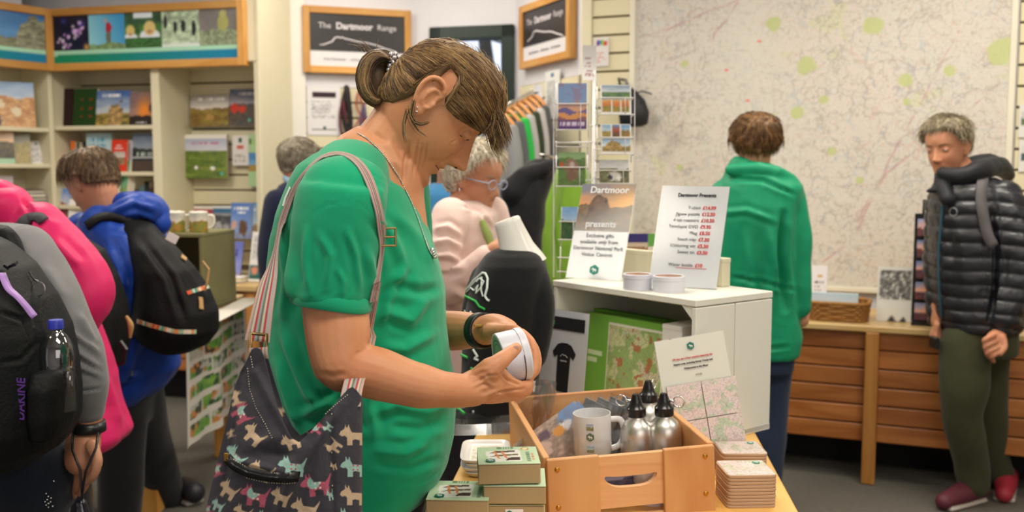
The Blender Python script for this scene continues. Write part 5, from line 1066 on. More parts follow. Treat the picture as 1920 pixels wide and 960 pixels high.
# necklace
nb = drape(hb, [(672, 251), (690, 262), (712, 283), (735, 312), (752, 338)], .002, 10)+drape(tb, [(756, 352), (768, 375), (782, 410), (792, 440), (801, 465), (809, 480)], .002, 10)
nb = smoothpts(nb, 5); m = MB(); k_ = 0
pp = [p for p, _ in nb]
for a, b_ in zip(pp[:-1], pp[1:]):
    n_ = max(1, int((b_-a).length/.0028))
    for j in range(n_): m.ell(a.lerp(b_, j/n_), (.0015,)*3, seg=6, rin=5)
obj('necklace', m, CHROME, mw_, world=True, smooth=True); m = MB()
for p in drape(tb, [(806, 470), (812, 486)], .004, 4): m.ell(p[0], (.004, .003, .004), seg=10, rin=8)
obj('pendant', m, CHROME, mw_, world=True, smooth=True)
# wrist watch on the far arm
wa, wb_ = W(905, 619, 1.70), W(850, 620, 1.80); ax = (wb_-wa).normalized(); Mw = basis(W(904, 620, 1.702), ax, (0, 0, 1)); m = MB()
m.loft([[Mw @ Vector((x, r_*math.cos(a), r_*math.sin(a)*1.04)) for a in [2*math.pi*j/32 for j in range(32)]] for x, r_ in ((-.011, .0285), (-.011, .0308), (.011, .032), (.011, .030))])
wt = obj('watch_strap', m, BLACK, mw_, world=True, smooth=True); 
t0 = Mw @ Vector((0, .02, .022)); obj('watch_buckle', MB().box((0, 0, 0), (.016, .01, .004), .001, M=Matrix.Translation(W(897, 610, 1.668))), mat('gold_metal', 'b89a58', .25, .9), mw_, world=True)
nl = hb.ray_cast(CAM, ray(967, 653).normalized()); Mn = basis(nl[0], c2(500, 375, 1.5)-c2(430, 430, 1.5), nl[1]); obj('thumbnail', MB().ell(nl[0], (.0062, .0048, .0012), M=Mn.to_3x3()), mat('nail', 'dba894', .25), mw_, world=True, smooth=True)
# ---- tin in the hands
ax = Vector((math.cos(R(10))*math.cos(R(16)), math.sin(R(16)), math.sin(R(10)))); tc_ = W(960, 668, 1.575)
tin = thing('round_tin', 'round white tin with a mint green end held in both hands', 'tin', tc_); Mt = basis(tc_, ax, (0, 0, 1)) @ Matrix.Rotation(math.pi/2, 4, 'Y')
TINW = mat('white_tin', 'd2d2dc', .42, 0, var=.02, coat=.1)
r_ = .0435; h = .046; obj('can', MB().lathe([(.001, -h/2+.002), (r_*.9, -h/2+.002), (r_*.93, -h/2), (r_*.985, -h/2+.001), (r_, -h/2+.004), (r_, h/2-.012)], seg=56, M=Mt), TINW, tin, world=True, ang=40)
obj('lid', MB().lathe([(r_-.001, h/2-.0125), (r_+.0016, h/2-.0125), (r_+.0016, h/2-.003), (r_-.001, h/2), (.001, h/2)], seg=56, M=Mt), TINW, tin, world=True, ang=40)
obj('lid_seam', MB().tube([Mt @ Vector(((r_+.0012)*math.cos(a), (r_+.0012)*math.sin(a), h/2-.0135)) for a in [R(-100+4*j) for j in range(60)]], .0006, 5), mat('seam_brown', '5a3c34', .7), tin, world=True)
mint = mat('mint_print', '9fc4b2', .4, var=.1, vs_=40); obj('end_label', MB().lathe([(.001, -h/2+.0012), (r_*.9, -h/2+.0012), (r_*.9, -h/2+.0025)], seg=48, M=Mt), mint, tin, world=True)
m = MB(); 
for i, rr in enumerate((.026, .033)): m.lathe([(rr*.93, -h/2+.0009), (rr, -h/2+.0009), (rr, -h/2+.0014), (rr*.93, -h/2+.0014)], seg=40, M=Mt, cap=False)
obj('end_print', m, mat('grey_green_print', '6f8a80', .5, var=0), tin, world=True)
# ---- bag
BX = [384, 392, 404, 414, 426, 440, 452, 464, 472, 480, 488, 494, 500, 508, 520, 533, 546, 560, 580, 600, 620, 638, 652, 660, 668, 674, 679]
BT = [965, 930, 880, 838, 785, 725, 695, 672, 655, 652, 655, 668, 690, 722, 765, 797, 822, 830, 812, 790, 768, 745, 730, 726, 732, 740, 745]
DOG = [(-1, -.1), (-.9, .12), (-.62, .3), (-.6, .62), (-.5, .38), (-.42, .36), (-.36, .62), (-.26, .3), (-.12, .04), (.3, .02), (.62, .0), (.86, .28), (.98, .52), (1, .42), (.9, .1), (.8, -.2), (.78, -.85), (.42, -.85), (.42, -.5), (.1, -.42), (-.1, -.5), (-.1, -.85), (-.46, -.85), (-.46, -.3), (-.62, -.18), (-.8, -.22)]
tan, aq, pk = 'c2a98c', '98bfb4', 'b0566a'
dogs = [(663, 812, 27, tan, 0, 1), (664, 872, 26, aq, 0, 1), (663, 925, 26, tan, 0, 1), (655, 968, 26, aq, 0, 1), (592, 905, 30, pk, .12, 1), (622, 835, 22, tan, 1.0, .6), (590, 800, 20, pk, .9, .7), (612, 800, 14, aq, 1.0, .6), (548, 870, 27, aq, -.05, 1), (490, 880, 25, tan, -.35, 1), (478, 812, 25, tan, -.7, .9),
        (456, 772, 26, pk, -1.0, .8), (445, 745, 18, tan, -1.1, .8), (442, 852, 24, aq, -.75, .9), (478, 925, 28, pk, -.15, 1), (430, 915, 24, tan, -.55, .8), (527, 928, 24, tan, -.3, .8), (572, 950, 27, tan, -.1, 1), (410, 880, 18, pk, -1.1, .7), (409, 945, 16, aq, -.4, .8), (545, 825, 22, tan, .3, .9), (618, 925, 16, aq, .2, .4), (497, 970, 22, aq, -.2, .9), (392, 955, 14, pk, -1, .6), (625, 872, 12, tan, .3, .5), (435, 812, 12, tan, -1.2, .6), (455, 958, 20, tan, -.3, .9), (560, 790, 14, tan, .5, .8)]
def bagcol(x, y):
    c = np.ones(x.shape+(3,))*np.array(C('3d3b42'))
    for i, (cx, cy, s_, cc, ro, sx_) in enumerate(dogs):
        k = (np.abs(x-cx) < s_*1.3) & (np.abs(y-cy) < s_*1.3)
        if not k.any(): continue
        dx, dy = x-cx, -(y-cy); u = (dx*math.cos(ro)+dy*math.sin(ro))/(s_*sx_); v = (-dx*math.sin(ro)+dy*math.cos(ro))/s_; kk = k & inpoly(u, v, DOG); c[kk] = C(cc)
        if cc != tan: # floral patches
            fl_ = (np.hypot(u-.1, v+.2) < .3); f2 = np.hypot((u-.1) % .3-.15, (v+.2) % .3-.15) < .07
            if cc == pk: c[kk & (np.hypot(u+.15, v-.0) < .38)] = C(aq)
            c[kk & fl_ & f2] = C('b8485a') if cc == aq else C('e0d8cc')
    return c
def bagshell(tf, Yf, ybot, bulge, name, parent, m_, colf, x0=384, x1=679, nx=300, ny=330, th_=.003):
    xs = np.linspace(x0, x1, nx); V = np.zeros((ny, nx, 3)); PX = np.zeros((ny, nx)); PY = np.zeros((ny, nx))
    tops = np.interp(xs, BX if tf is None else tf[0], BT if tf is None else tf[1])
    for j in range(nx):
        t = np.linspace(0, 1, ny); y = tops[j]+(ybot-tops[j])*t; PX[:, j] = xs[j]; PY[:, j] = y
    s_ = (PX-x0)/(x1-x0); edge = np.sin(np.pi*np.clip(s_, 0, 1))**.5; dn = ss(PY, 650, 900)
    Y = Yf-bulge*edge*(.35+.65*dn)
    xw = PX+.0; 
    for (ax_, ay, bx_, by, w_, am) in ((560, 835, 512, 1000, 13, .012), (600, 800, 545, 1000, 10, -.006), (618, 780, 625, 1000, 7, -.005), (480, 700, 560, 850, 9, .007), (500, 850, 560, 855, 10, -.006), (430, 860, 560, 893, 8, .006), (640, 760, 560, 880, 9, .006), (452, 700, 415, 960, 8, -.006), (520, 820, 450, 840, 12, .005)):
        dx, dy = bx_-ax_, by-ay; tt = np.clip(((PX-ax_)*dx+(PY-ay)*dy)/(dx*dx+dy*dy), 0, 1); dd = np.hypot(PX-ax_-tt*dx, PY-ay-tt*dy); Y = Y-am*np.exp(-(dd/w_)**2)*np.sin(np.pi*np.clip(tt*.8+.2, 0, 1))
    Y = Y-.003*(fbm(PX/38, PY/60, 4)-.5)*2
    cx = (PX-960)/F; cy = (480-PY)/F; dyv = cp+cy*sp; tt = Y/dyv; V = np.stack([cx*tt, Y, CAMZ+(-sp+cy*cp)*tt], -1)
    V = V.reshape(-1, 3); i = np.arange(nx*ny).reshape(ny, nx); qd = np.stack([i[1:, :-1], i[1:, 1:], i[:-1, 1:], i[:-1, :-1]], -1).reshape(-1, 4)
    B2 = V.copy(); B2[:, 1] += th_; n = len(V); bd = list(i[0])+list(i[1:, -1])+list(i[-1, -2::-1])+list(i[-2:0:-1, 0]); fs = qd.tolist()+(qd[:, ::-1]+n).tolist()+[[bd[k], bd[(k+1) % len(bd)], bd[(k+1) % len(bd)]+n, bd[k]+n] for k in range(len(bd))]
    o = obj(name, (np.concatenate([V, B2]).tolist(), fs), m_, parent, world=True, smooth=True)
    cc = lin_np(colf(PX, PY).reshape(-1, 3)); setcol(o.data, np.concatenate([cc, cc*0+np.array(lin(C('2c2b30')))])); return o, V.reshape(ny, nx, 3)
bag = thing('shoulder_bag', 'dark grey cloth shoulder bag printed with tan, aqua and pink terriers', 'bag', (-.4, 1.33, .75))
BAGM = attr_mat('bag_canvas', .85, .2, .1, bump=.5, bs=700)
front, FV = bagshell(None, 1.335, 1040, .05, 'front_panel', bag, BAGM, bagcol)
bk_t = ([384, 440, 470, 488, 500, 510, 530, 548, 563, 590, 640, 660, 679], [1000, 730, 662, 652, 664, 700, 765, 800, 817, 800, 745, 730, 745])
back, _ = bagshell(bk_t, 1.40, 1040, -.004, 'back_panel', bag, BAGM, lambda x, y: bagcol(x*1.0+33, y+22), nx=150, ny=160)
# closing sides and base
def fpt(px, py, dY=-.001):
    best = FV.reshape(-1, 3); d = ray(px, py); Yg = 1.3
    for _ in range(4):
        p = W(px, py, Yg); k = np.argmin((best[:, 0]-p.x)**2+(best[:, 2]-p.z)**2); Yg = best[k, 1]
    return W(px, py, Yg+dY)
m = MB(); m.loft([[W(x, y, Yy) for x, y, Yy in ((386, 958, 1.335), (384, 975, 1.40))], [W(448, 715, 1.335), W(448, 715, 1.40)], [W(472, 655, 1.335), W(474, 655, 1.40)]], cap=False, closed=False); m.loft([[W(679, 1035, 1.335), W(679, 1035, 1.40)], [W(679, 750, 1.335), W(679, 750, 1.40)]], cap=False, closed=False); m.loft([[W(384, 1038, 1.335), W(384, 1038, 1.40)], [W(679, 1038, 1.335), W(679, 1038, 1.40)]], cap=False, closed=False)
obj('gusset', m, mat('dark_grey_canvas', '3a383e', .9), bag, world=True)
zp = [(426, 858), (440, 872), (465, 885), (500, 893), (535, 896), (560, 893)]
dn_ = lambda pts, n=6: [(pts[i][0]+(pts[i+1][0]-pts[i][0])*k/n, pts[i][1]+(pts[i+1][1]-pts[i][1])*k/n) for i in range(len(pts)-1) for k in range(n)]+[pts[-1]]
zz_ = [(fpt(x, y, -.002), Vector((0, -1, .1))) for x, y in dn_(zp)]; m = MB(); ribbon(m, zz_, .014, .002); zo = obj('zip', m, mat('black_zip', '0f0f12', .35), bag, world=True, smooth=True)
obj('zip_teeth', MB().tube([p+Vector((0, -.003, 0)) for p, _ in zz_], .0018, 6), mat('zip_teeth_dark', '2a2a2e', .3, .6), zo, world=True); obj('zip_puller', MB().box(fpt(424, 857, -.006), (.006, .003, .012), .001), BRASS, zo, world=True)
ST = mat('cream_stitching', 'd8cdb4', .7, var=0)
def stitch(path, name='stitching', par=bag):
    m = MB(); q = dn_(path, 40); acc = 0; on_ = []; last = None
    for (x, y) in q:
        if last is not None: acc += math.hypot(x-last[0], y-last[1])
        last = (x, y)
        if int(acc/2.4) % 2 == 0: on_.append((x, y))
        elif on_:
            if len(on_) > 1: m.tube([fpt(*on_[0]), fpt(*on_[-1])], .0006, 4)
            on_ = []
    obj(name, m, ST, par, world=True)
stitch([(427, 851), (440, 863), (465, 877), (500, 886), (535, 888), (562, 884)]); stitch([(424, 866), (440, 882), (465, 897), (500, 905), (535, 907), (556, 905)])
stitch([(464, 690), (468, 730), (480, 765), (497, 795), (512, 825)]); stitch([(470, 668), (474, 690)]); stitch([(652, 740), (630, 758), (608, 778)]); stitch([(622, 775), (622, 860), (624, 950)])
# strap: back strand, over the shoulder, front strand
def cbal(us, vs__=None):
    c = np.ones(us.shape+(3,))*np.array(C('a39c92'))
    for a, b_, cc in ((0, .12, 'b89a90'), (.12, .2, '7f7a62'), (.2, .3, 'b8b4ac'), (.3, .38, 'b03a34'), (.38, .5, '8f9aa0'), (.5, .58, '6f6a50'), (.58, .68, 'b8b4ac'), (.68, .76, 'b03a34'), (.76, .9, '9aa4a8'), (.9, 1, 'b89a90')): c = np.where(((us >= a) & (us < b_))[..., None], np.array(C(cc)), c)
    return c
def strap(path, width, name, parent, nseg=20):
    V = []; us = []; n = len(path)
    for i, (p, nn, w) in enumerate(path):
        a = path[max(i-1, 0)][0]; b_ = path[min(i+1, n-1)][0]; t = (b_-a).normalized(); s_ = t.cross(nn).normalized()
        for j in range(nseg+1): V.append(p+s_*(j/nseg-.5)*w); us.append(j/nseg)
    m_ = nseg+1; f = [(i*m_+j, i*m_+j+1, (i+1)*m_+j+1, (i+1)*m_+j) for i in range(n-1) for j in range(nseg)]; k = len(V); V2 = [v-path[i//m_][1]*.0022 for i, v in enumerate(V)]; f += [tuple(x+k for x in q[::-1]) for q in f]
    f += [(i*m_, (i+1)*m_, (i+1)*m_+k, i*m_+k) for i in range(n-1)]+[(i*m_+nseg, i*m_+nseg+k, (i+1)*m_+nseg+k, (i+1)*m_+nseg) for i in range(n-1)]
    o = obj(name, (V+V2, f), attr_mat('woven_strap', .8, .2, bump=.5, bs=900), parent, world=True, smooth=True); cc = lin_np(cbal(np.array(us+us))); setcol(o.data, cc)
up1 = drape(tb, [(524, 440), (538, 395), (556, 350), (578, 318), (600, 298), (622, 290), (645, 291), (662, 298), (682, 318), (695, 348), (704, 378), (710, 405), (716, 440), (712, 485), (704, 530), (697, 570)], .0035, 6); up1 = smoothpts(up1, 10)
lo = [(W(482, 640, 1.365), Vector((0, -1, .0))), (W(490, 590, 1.375), Vector((-.1, -1, 0))), (W(502, 530, 1.40), Vector((-.2, -1, 0))), (W(515, 475, 1.44), Vector((-.3, -.95, 0)))]
lo2 = []
for a, b_ in zip(lo[:-1], lo[1:]):
    for k in range(5): lo2.append((a[0].lerp(b_[0], k/5), a[1].lerp(b_[1], k/5).normalized()))
bs_ = smoothpts(lo2+up1, 6); nn_ = len(bs_); strap([(p, n, .036*(1-.55*min(1, i/24))) for i, (p, n) in enumerate(bs_)], .036, 'strap', bag)
fs_ = drape(tb, [(704, 530), (697, 570)], .004, 6); fs_ = smoothpts(fs_, 6)
low = [(W(692, 600, 1.47), Vector((.2, -1, 0))), (W(684, 650, 1.455), Vector((.1, -1, 0))), (W(668, 700, 1.40), Vector((0, -1, 0))), (W(657, 740, 1.335), Vector((0, -1, 0))), (W(656, 763, 1.325), Vector((0, -1, 0)))]; low2 = []
for a, b_ in zip(low[:-1], low[1:]):
    for k in range(5): low2.append((a[0].lerp(b_[0], k/5), a[1].lerp(b_[1], k/5).normalized()))
low2.append(low[-1]); strap([(p, n, (.016 if i < len(fs_)+3 else .030)) for i, (p, n) in enumerate(smoothpts(fs_+low2, 14))], .03, 'strap', bag)
AB = mat('antique_brass', '8a744c', .35, .9)
bp_ = drape(tb, [(717, 440), (717, 446)], .009, 1)[0][0]; m = MB(); bm_ = Matrix.Translation(bp_) @ Matrix.Rotation(.25, 4, 'Z')
for z in (-.013, 0, .013): m.box((0, 0, z), (.024, .004, .003), .001, M=bm_)
for x in (-.0115, .0115): m.box((x, 0, 0), (.003, .004, .029), .001, M=bm_)
obj('buckle', m, AB, bag, world=True); 
rc_ = [W(470, 655, 1.335), W(469, 625, 1.36), W(500, 628, 1.362), W(499, 658, 1.335), W(484, 662, 1.33)]; obj('ring', MB().tube(rc_, .0028, 8, closed=True), AB, bag, world=True, smooth=True)
strap([(W(484, 652, 1.325), Vector((0, -1, 0)), .026), (W(484, 664, 1.322), Vector((0, -1, 0)), .026), (W(485, 672, 1.325), Vector((0, -1, 0)), .026)], .026, 'strap_tab', bag)
# ================= OTHER PEOPLE
SK2 = skin_mat('pale_warm_skin', 'c08a6c')
def legs(par, specs, m_, name='trousers', vox=.012, waist=None):
    mb = MB()
    if waist: sil(mb, waist)
    for pts, r in specs: mb.limb(pts, r, 18)
    return solidbody(name, mb, vox, m_, par, noise=[(.006, (7, 7, 5), 2)], smooth=4)
def shoe(par, x, y, a, m_, L_=.26):
    t = Matrix.Translation((x, y, 0)) @ Matrix.Rotation(a, 4, 'Z'); m = MB(); m.limb([t @ Vector((-.07, 0, .055)), t @ Vector((.02, 0, .055)), t @ Vector((L_-.1, 0, .038))], [.046, .048, .036], 14); o = obj('shoe', m, m_, par, world=True, smooth=True)
    obj('sole', MB().box((L_*.16, 0, .012), (L_*.95, .085, .024), .01, M=t), mat('shoe_sole', 'b8b0a8', .7), o, world=True); return o
def mkbody(par, HM_, s, extra, skin=SK2, vox=.0055, lipq=True, **k):
    mb = MB(); head_parts(mb, HM_, s, fine=.6, **k)
    for pts, r in [e for e in extra if e[0][-1].z > .35]: mb.limb(pts, r, 16)
    return solidbody('body', mb, vox, [skin, LIP], par, smooth=2, post=(lambda me: lips(me, HM_, s)) if lipq else None)
# --- blue jacket
Yb = 3.6; per = person('person in a royal blue hooded jacket bending towards the bookshelves', (-1.5, Yb, 0))
H_ = headM(W(170, 343, Yb), 158, 32); hl = lambda x, y, z: H_ @ Vector((x, y, z))
b0 = mkbody(per, H_, 1.0, [([hl(-.03, 0, -.05), W(205, 405, Yb), W(225, 450, Yb)], [.055, .058, .07]), ([W(225, 450, Yb), W(255, 640, Yb+.1)], [.1, .11]), ([W(250, 650, Yb), W(235, 850, Yb), Vector((-1.4, Yb, .12))], [.06, .05, .04]), ([W(265, 700, Yb+.1), W(300, 850, 3.85), W(330, 935, 4.0)], [.06, .05, .04])])
hair_cap('hair', wbvh(b0), H_, 1.0, per, ['4a3626', '6b523a', '8a7050', '3c2c20', '9a8060'], thick=.02, seed=21, strands=2600, slen=.05, lump=.010, lift=.006, srad=.0009, line=([0, 35, 55, 72, 88, 100, 115, 140, 180], [28, 26, 16, 0, 2, 6, -34, -40, -42]))
JB = fabric('royal_blue_nylon', '123c98', .45, .05, .15, 120); mb = MB()
sil(mb, [(395, 205, 265, Yb, .09), (412, 165, 285, Yb, .15), (440, 140, 300, Yb, .18), (490, 150, 320, Yb, .18), (550, 180, 330, Yb, .17), (620, 192, 325, Yb, .17), (690, 186, 330, Yb, .17), (722, 184, 305, Yb, .17), (748, 188, 268, Yb, .16)])
mb.limb([W(190, 425, Yb-.12), W(232, 480, Yb-.2), W(246, 580, Yb-.2), W(228, 665, Yb-.19), W(212, 700, Yb-.2)], [.07, .068, .062, .055, .045], 20)
mb.limb([W(160, 430, Yb+.1), W(140, 450, Yb+.2), W(150, 520, Yb+.25)], [.06, .055, .05], 16)
mb.limb([W(160, 425, Yb-.08), W(215, 408, Yb-.13), W(262, 392, Yb-.1), W(292, 400, Yb)], [.03, .046, .052, .04], 18); mb.limb([W(235, 385, Yb), W(280, 395, Yb), W(296, 418, Yb-.03)], [.05, .06, .04], 18)
g_ = lambda *p: P(*[(x, y, Yb-.24) for x, y in p])
jb = solidbody('hooded_jacket', mb, .008, JB, per, folds=[(g_((200, 450), (225, 520), (215, 600)), .014, .009), (g_((260, 450), (262, 520), (250, 620)), .012, -.008), (g_((225, 600), (255, 640), (240, 700)), .012, .008), (P((210, 400, 3.45), (250, 380, 3.45), (290, 392, 3.5)), .01, .009), (P((215, 415, 3.45), (260, 410, 3.45), (290, 425, 3.5)), .01, -.008), (P((200, 720, 3.42), (260, 705, 3.42)), .012, .006), (g_((190, 500), (240, 540)), .012, .008), (g_((195, 560), (240, 590)), .012, .008)], noise=[(.008, (6, 6, 4), 7), (.004, (15, 15, 12), 9)], smooth=4)
obj('jacket_toggle', MB().cyl(W(205, 690, 3.41), W(208, 703, 3.41), .006).cyl(W(246, 688, 3.41), W(247, 705, 3.41), .005), mat('dark_toggle', '6a6a70', .4), per, world=True)
TR = fabric('black_trousers', '1c1c20', .85)
legs(per, [([W(228, 735, Yb), W(228, 850, Yb), Vector((W(222, 940, Yb).x, Yb, .1))], [.1, .085, .08]), ([W(255, 730, Yb+.1), W(282, 840, 3.85), W(322, 948, 4.02)], [.1, .085, .062])], TR, waist=[(700, 195, 300, Yb, .15), (750, 190, 285, Yb+.03, .16), (790, 190, 280, Yb+.05, .14)])
SHD = mat('dark_shoe', '24222a', .5); shoe(per, W(222, 940, Yb).x+.02, Yb, R(170), SHD); shoe(per, W(325, 955, 4.02).x+.05, 4.03, R(140), SHD)
bkp = thing('rucksack', 'large black rucksack with patterned trim worn over the royal blue jacket', 'rucksack', W(330, 655, 3.42)); BN = fabric('black_pack_nylon', '08090b', .6, 0, .35, 140)
mb = MB(); sil(mb, [(405, 232, 258, 3.5, .04), (425, 232, 285, 3.46, .07), (465, 248, 322, 3.42, .10), (505, 258, 358, 3.40, .12), (545, 258, 386, 3.40, .13), (585, 254, 404, 3.40, .14), (620, 254, 405, 3.40, .14), (643, 275, 388, 3.40, .12), (655, 300, 360, 3.40, .09)])
pk_ = solidbody('pack_body', mb, .008, BN, bkp, noise=[(.006, (6, 6, 5), 3)], folds=[(P((262, 440, 3.33), (320, 520, 3.27), (345, 600, 3.26)), .012, -.008), (P((280, 430, 3.36), (350, 510, 3.28), (385, 560, 3.3)), .010, .006)]); pb = wbvh(pk_)
def trim(path, par_, bv, w=.014, n=6, seed=1, name='patterned_trim'):
    d = smoothpts(drape(bv, path, .002, n), 2); rn_ = random.Random(seed); m = MB(); cs = [mat('trim_'+c, c, .7) for c in ('c8502c', 'd8cdb8', '3a9a88', '9ab898', 'd88a5a')]
    for i in range(len(d)-1): ribbon(m, [d[i], (d[i][0].lerp(d[i+1][0], 1), d[i+1][1])], w, .002, mi=rn_.randrange(5))
    obj(name, m, cs, par_, world=True)
trim([(350, 550), (372, 543), (396, 536)], bkp, pb, .014, 8, 2); trim([(258, 602), (290, 612), (330, 622), (372, 622)], bkp, pb, .014, 9, 3)
TANL = mat('tan_leather', 'b08a58', .6); d_ = drape(pb, [(374, 558), (376, 588)], .004, 4); m = MB(); ribbon(m, d_, .016, .004); obj('zip_pull', m, TANL, bkp, world=True); d_ = drape(pb, [(338, 482), (352, 492)], .004, 3); m = MB(); ribbon(m, d_, .03, .004); obj('leather_patch', m, TANL, bkp, world=True)
m = MB(); d_ = drape(pb, [(352, 492), (376, 497)], .006, 4)
if len(d_) > 2: ribbon(m, d_, .022, .006)
m.tube([W(380, 490, 3.33), W(392, 505, 3.32), W(388, 530, 3.31), W(384, 545, 3.31)], .004, 6); obj('side_strap', m, TANL, bkp, world=True)
jbv = wbvh(jb); d_ = smoothpts(drape(jbv, [(166, 425), (185, 410), (215, 407), (245, 418), (262, 440)], .006, 6), 6); m = MB(); ribbon(m, d_, .035, .008); obj('shoulder_strap', m, BN, bkp, world=True, smooth=True)
obj('paper_tag', MB().box((0, 0, 0), (.04, .001, .03), M=Matrix.Translation(W(323, 446, 3.33)) @ Matrix.Rotation(.5, 4, 'Y')), WHITE, bkp, world=True)
# --- pink coat
Yp = 2.8; per = person('person in a bright pink coat at the left edge, face out of view', (-1.5, Yp, 0))
H_ = headM(W(-75, 375, Yp), 170, 25); hl = lambda x, y, z: H_ @ Vector((x, y, z))
b0 = mkbody(per, H_, 1.0, [([hl(-.03, 0, -.05), W(-20, 450, Yp), W(20, 600, Yp)], [.055, .07, .12]), ([W(20, 760, Yp), W(30, 960, Yp), Vector((-1.4, Yp, .1))], [.08, .06, .04])], vox=.008)
hair_cap('hair', wbvh(b0), H_, 1., per, ['4a3828', '6b5540'], seed=31, strands=900)
PKC = fabric('pink_nylon', 'd01f62', .5, .05, .15, 120); mb = MB()
sil(mb, [(400, -70, 60, Yp, .1), (420, -80, 100, Yp, .16), (460, -90, 130, Yp, .19), (520, -90, 158, Yp, .2), (600, -80, 165, Yp, .2), (680, -60, 196, Yp, .2), (760, -40, 214, Yp, .2), (815, -20, 234, Yp, .2), (832, 0, 222, Yp, .19)])
mb.limb([W(75, 430, Yp-.12), W(120, 480, Yp-.18), W(166, 540, Yp-.2), W(140, 600, Yp-.22), W(100, 680, Yp-.2)], [.07, .068, .062, .06, .05], 18); mb.limb([W(-10, 385, Yp-.1), W(20, 395, Yp-.1), W(40, 425, Yp-.12)], [.05, .06, .035], 16); mb.limb([W(0, 375, Yp), W(25, 380, Yp)], [.06, .05], 16)
pc = solidbody('coat', mb, .008, PKC, per, noise=[(.007, (6, 6, 4), 5), (.003, (16, 16, 12), 8)], folds=[(P((45, 375, 2.6), (58, 400, 2.6), (52, 435, 2.6)), .006, -.01), (P((100, 450, 2.55), (150, 500, 2.55)), .012, .007), (P((195, 700, 2.62), (225, 800, 2.62)), .012, .008)])
d_ = smoothpts(drape(wbvh(pc), [(38, 428), (50, 412), (72, 408), (86, 420)], .005, 5), 4); m = MB(); ribbon(m, d_, .03, .006); obj('shoulder_strap', m, mat('grey_webbing', '3a3a40', .8), per, world=True, smooth=True)
legs(per, [([W(60, 800, Yp), W(60, 960, Yp), Vector((-1.38, Yp, .08))], [.11, .09, .07]), ([W(120, 800, Yp+.1), W(120, 960, Yp+.1), Vector((-1.25, Yp+.1, .08))], [.1, .08, .07])], TR)
bkp = thing('rucksack', 'plain black rucksack between the pink coat and the blue jacket', 'rucksack', W(200, 690, 3.1)); mb = MB(); sil(mb, [(445, 128, 152, 3.1, .05), (470, 128, 188, 3.1, .1), (520, 128, 212, 3.1, .13), (580, 132, 228, 3.1, .14), (640, 140, 233, 3.1, .14), (680, 160, 222, 3.1, .12), (692, 180, 212, 3.1, .08)])
pk_ = solidbody('pack_body', mb, .009, BN, bkp, noise=[(.006, (6, 6, 5), 6)]); obj('zip_pull', MB().limb([W(238, 595, 3.05), W(245, 610, 3.05), W(244, 632, 3.05)], [.006, .01, .005], 8), TANL, bkp, world=True, smooth=True)
obj('webbing', MB().tube([W(225, 640, 3.0), W(236, 655, 3.0), W(232, 680, 3.0), W(205, 690, 3.0)], .008, 6), BLACK, bkp, world=True)
# --- grey top, nearest on the left
Yg = 2.2; per = person('person in a grey long-sleeved top with beaded jeans, nearest at the left edge', (-1.15, Yg, 0))
H_ = headM(W(-190, 340, Yg), 150, 25); hl = lambda x, y, z: H_ @ Vector((x, y, z)); mb = MB(); head_parts(mb, H_, 1, fine=.5)
mb.limb([hl(-.03, 0, -.05), W(-120, 430, Yg), W(-40, 560, Yg), W(0, 800, Yg)], [.055, .07, .12, .12], 18); wr = W(168, 800, Yg-.05)
mb.limb([W(60, 500, Yg-.05), W(140, 640, Yg-.08), W(163, 720, Yg-.07), W(168, 775, Yg-.05), wr], [.045, .042, .036, .028, .025], 18)
h0 = W(168, 812, Yg-.05); fP = lambda x, y, Y: W(x, y, Y)
mb.limb([h0, W(160, 835, 2.14), W(152, 862, 2.13)], [.026, .034, .036], 16); mb.limb([W(140, 825, 2.16), W(140, 862, 2.14)], [.02, .024], 14)
for i, (a, b_, c_, Y) in enumerate((((174, 855), (172, 890), (160, 905), 2.10), ((162, 868), (160, 905), (150, 925), 2.12), ((148, 870), (146, 905), (138, 930), 2.14), ((134, 865), (131, 895), (130, 918), 2.16))): finger(mb, [W(*a, Y+.01), W(*b_, Y), W(*c_, Y+.015)], [.0125, .0105, .0085])
finger(mb, [W(172, 835, 2.10), W(182, 862, 2.08), W(176, 890, 2.075), W(160, 906, 2.085)], [.015, .0125, .0105, .0085])
b0 = solidbody('body', mb, .0045, SK2, per, smooth=3); hair_cap('hair', wbvh(b0), H_, 1., per, ['3a2c22', '5a4636'], seed=33, strands=900)
GRY = fabric('grey_marl', '7c7b7e', .95, .2, .3, 400); mb = MB(); sil(mb, [(425, -190, 40, Yg, .12), (450, -200, 72, Yg, .17), (520, -200, 90, Yg, .18), (640, -190, 95, Yg, .17), (760, -180, 100, Yg, .17), (862, -175, 108, Yg, .17)])
mb.limb([W(45, 478, Yg-.05), W(92, 545, Yg-.08), W(138, 640, Yg-.09), W(160, 705, Yg-.08), W(167, 768, Yg-.05)], [.066, .060, .0565, .048, .0345], 24)
gt = solidbody('long_sleeved_top', mb, .006, GRY, per, noise=[(.004, (9, 9, 5), 5)], folds=[(P((150, 590, 2.08), (175, 640, 2.1)), .007, .005), (P((125, 615, 2.06), (185, 660, 2.08)), .006, .005), (P((120, 640, 2.06), (188, 690, 2.08)), .006, .005), (P((135, 680, 2.06), (190, 705, 2.08)), .006, .004), (P((140, 735, 2.08), (190, 728, 2.1)), .0035, -.003), (P((85, 500, 2.1), (120, 560, 2.08)), .012, .004)], smooth=4)
JN = fabric('dark_denim', '1c222e', .9, .1, .5, 500); legs(per, [([W(50, 900, Yg-.05), W(50, 1000, Yg), Vector((-1.1, Yg, .08))], [.115, .09, .07]), ([W(-40, 900, Yg+.1), W(-40, 1000, Yg+.1), Vector((-1.25, Yg+.1, .08))], [.115, .09, .07])], JN, waist=[(868, -150, 108, Yg, .16), (960, -150, 116, Yg, .165)], name='jeans')
jv = wbvh(bpy.data.objects['jeans']); m = MB()
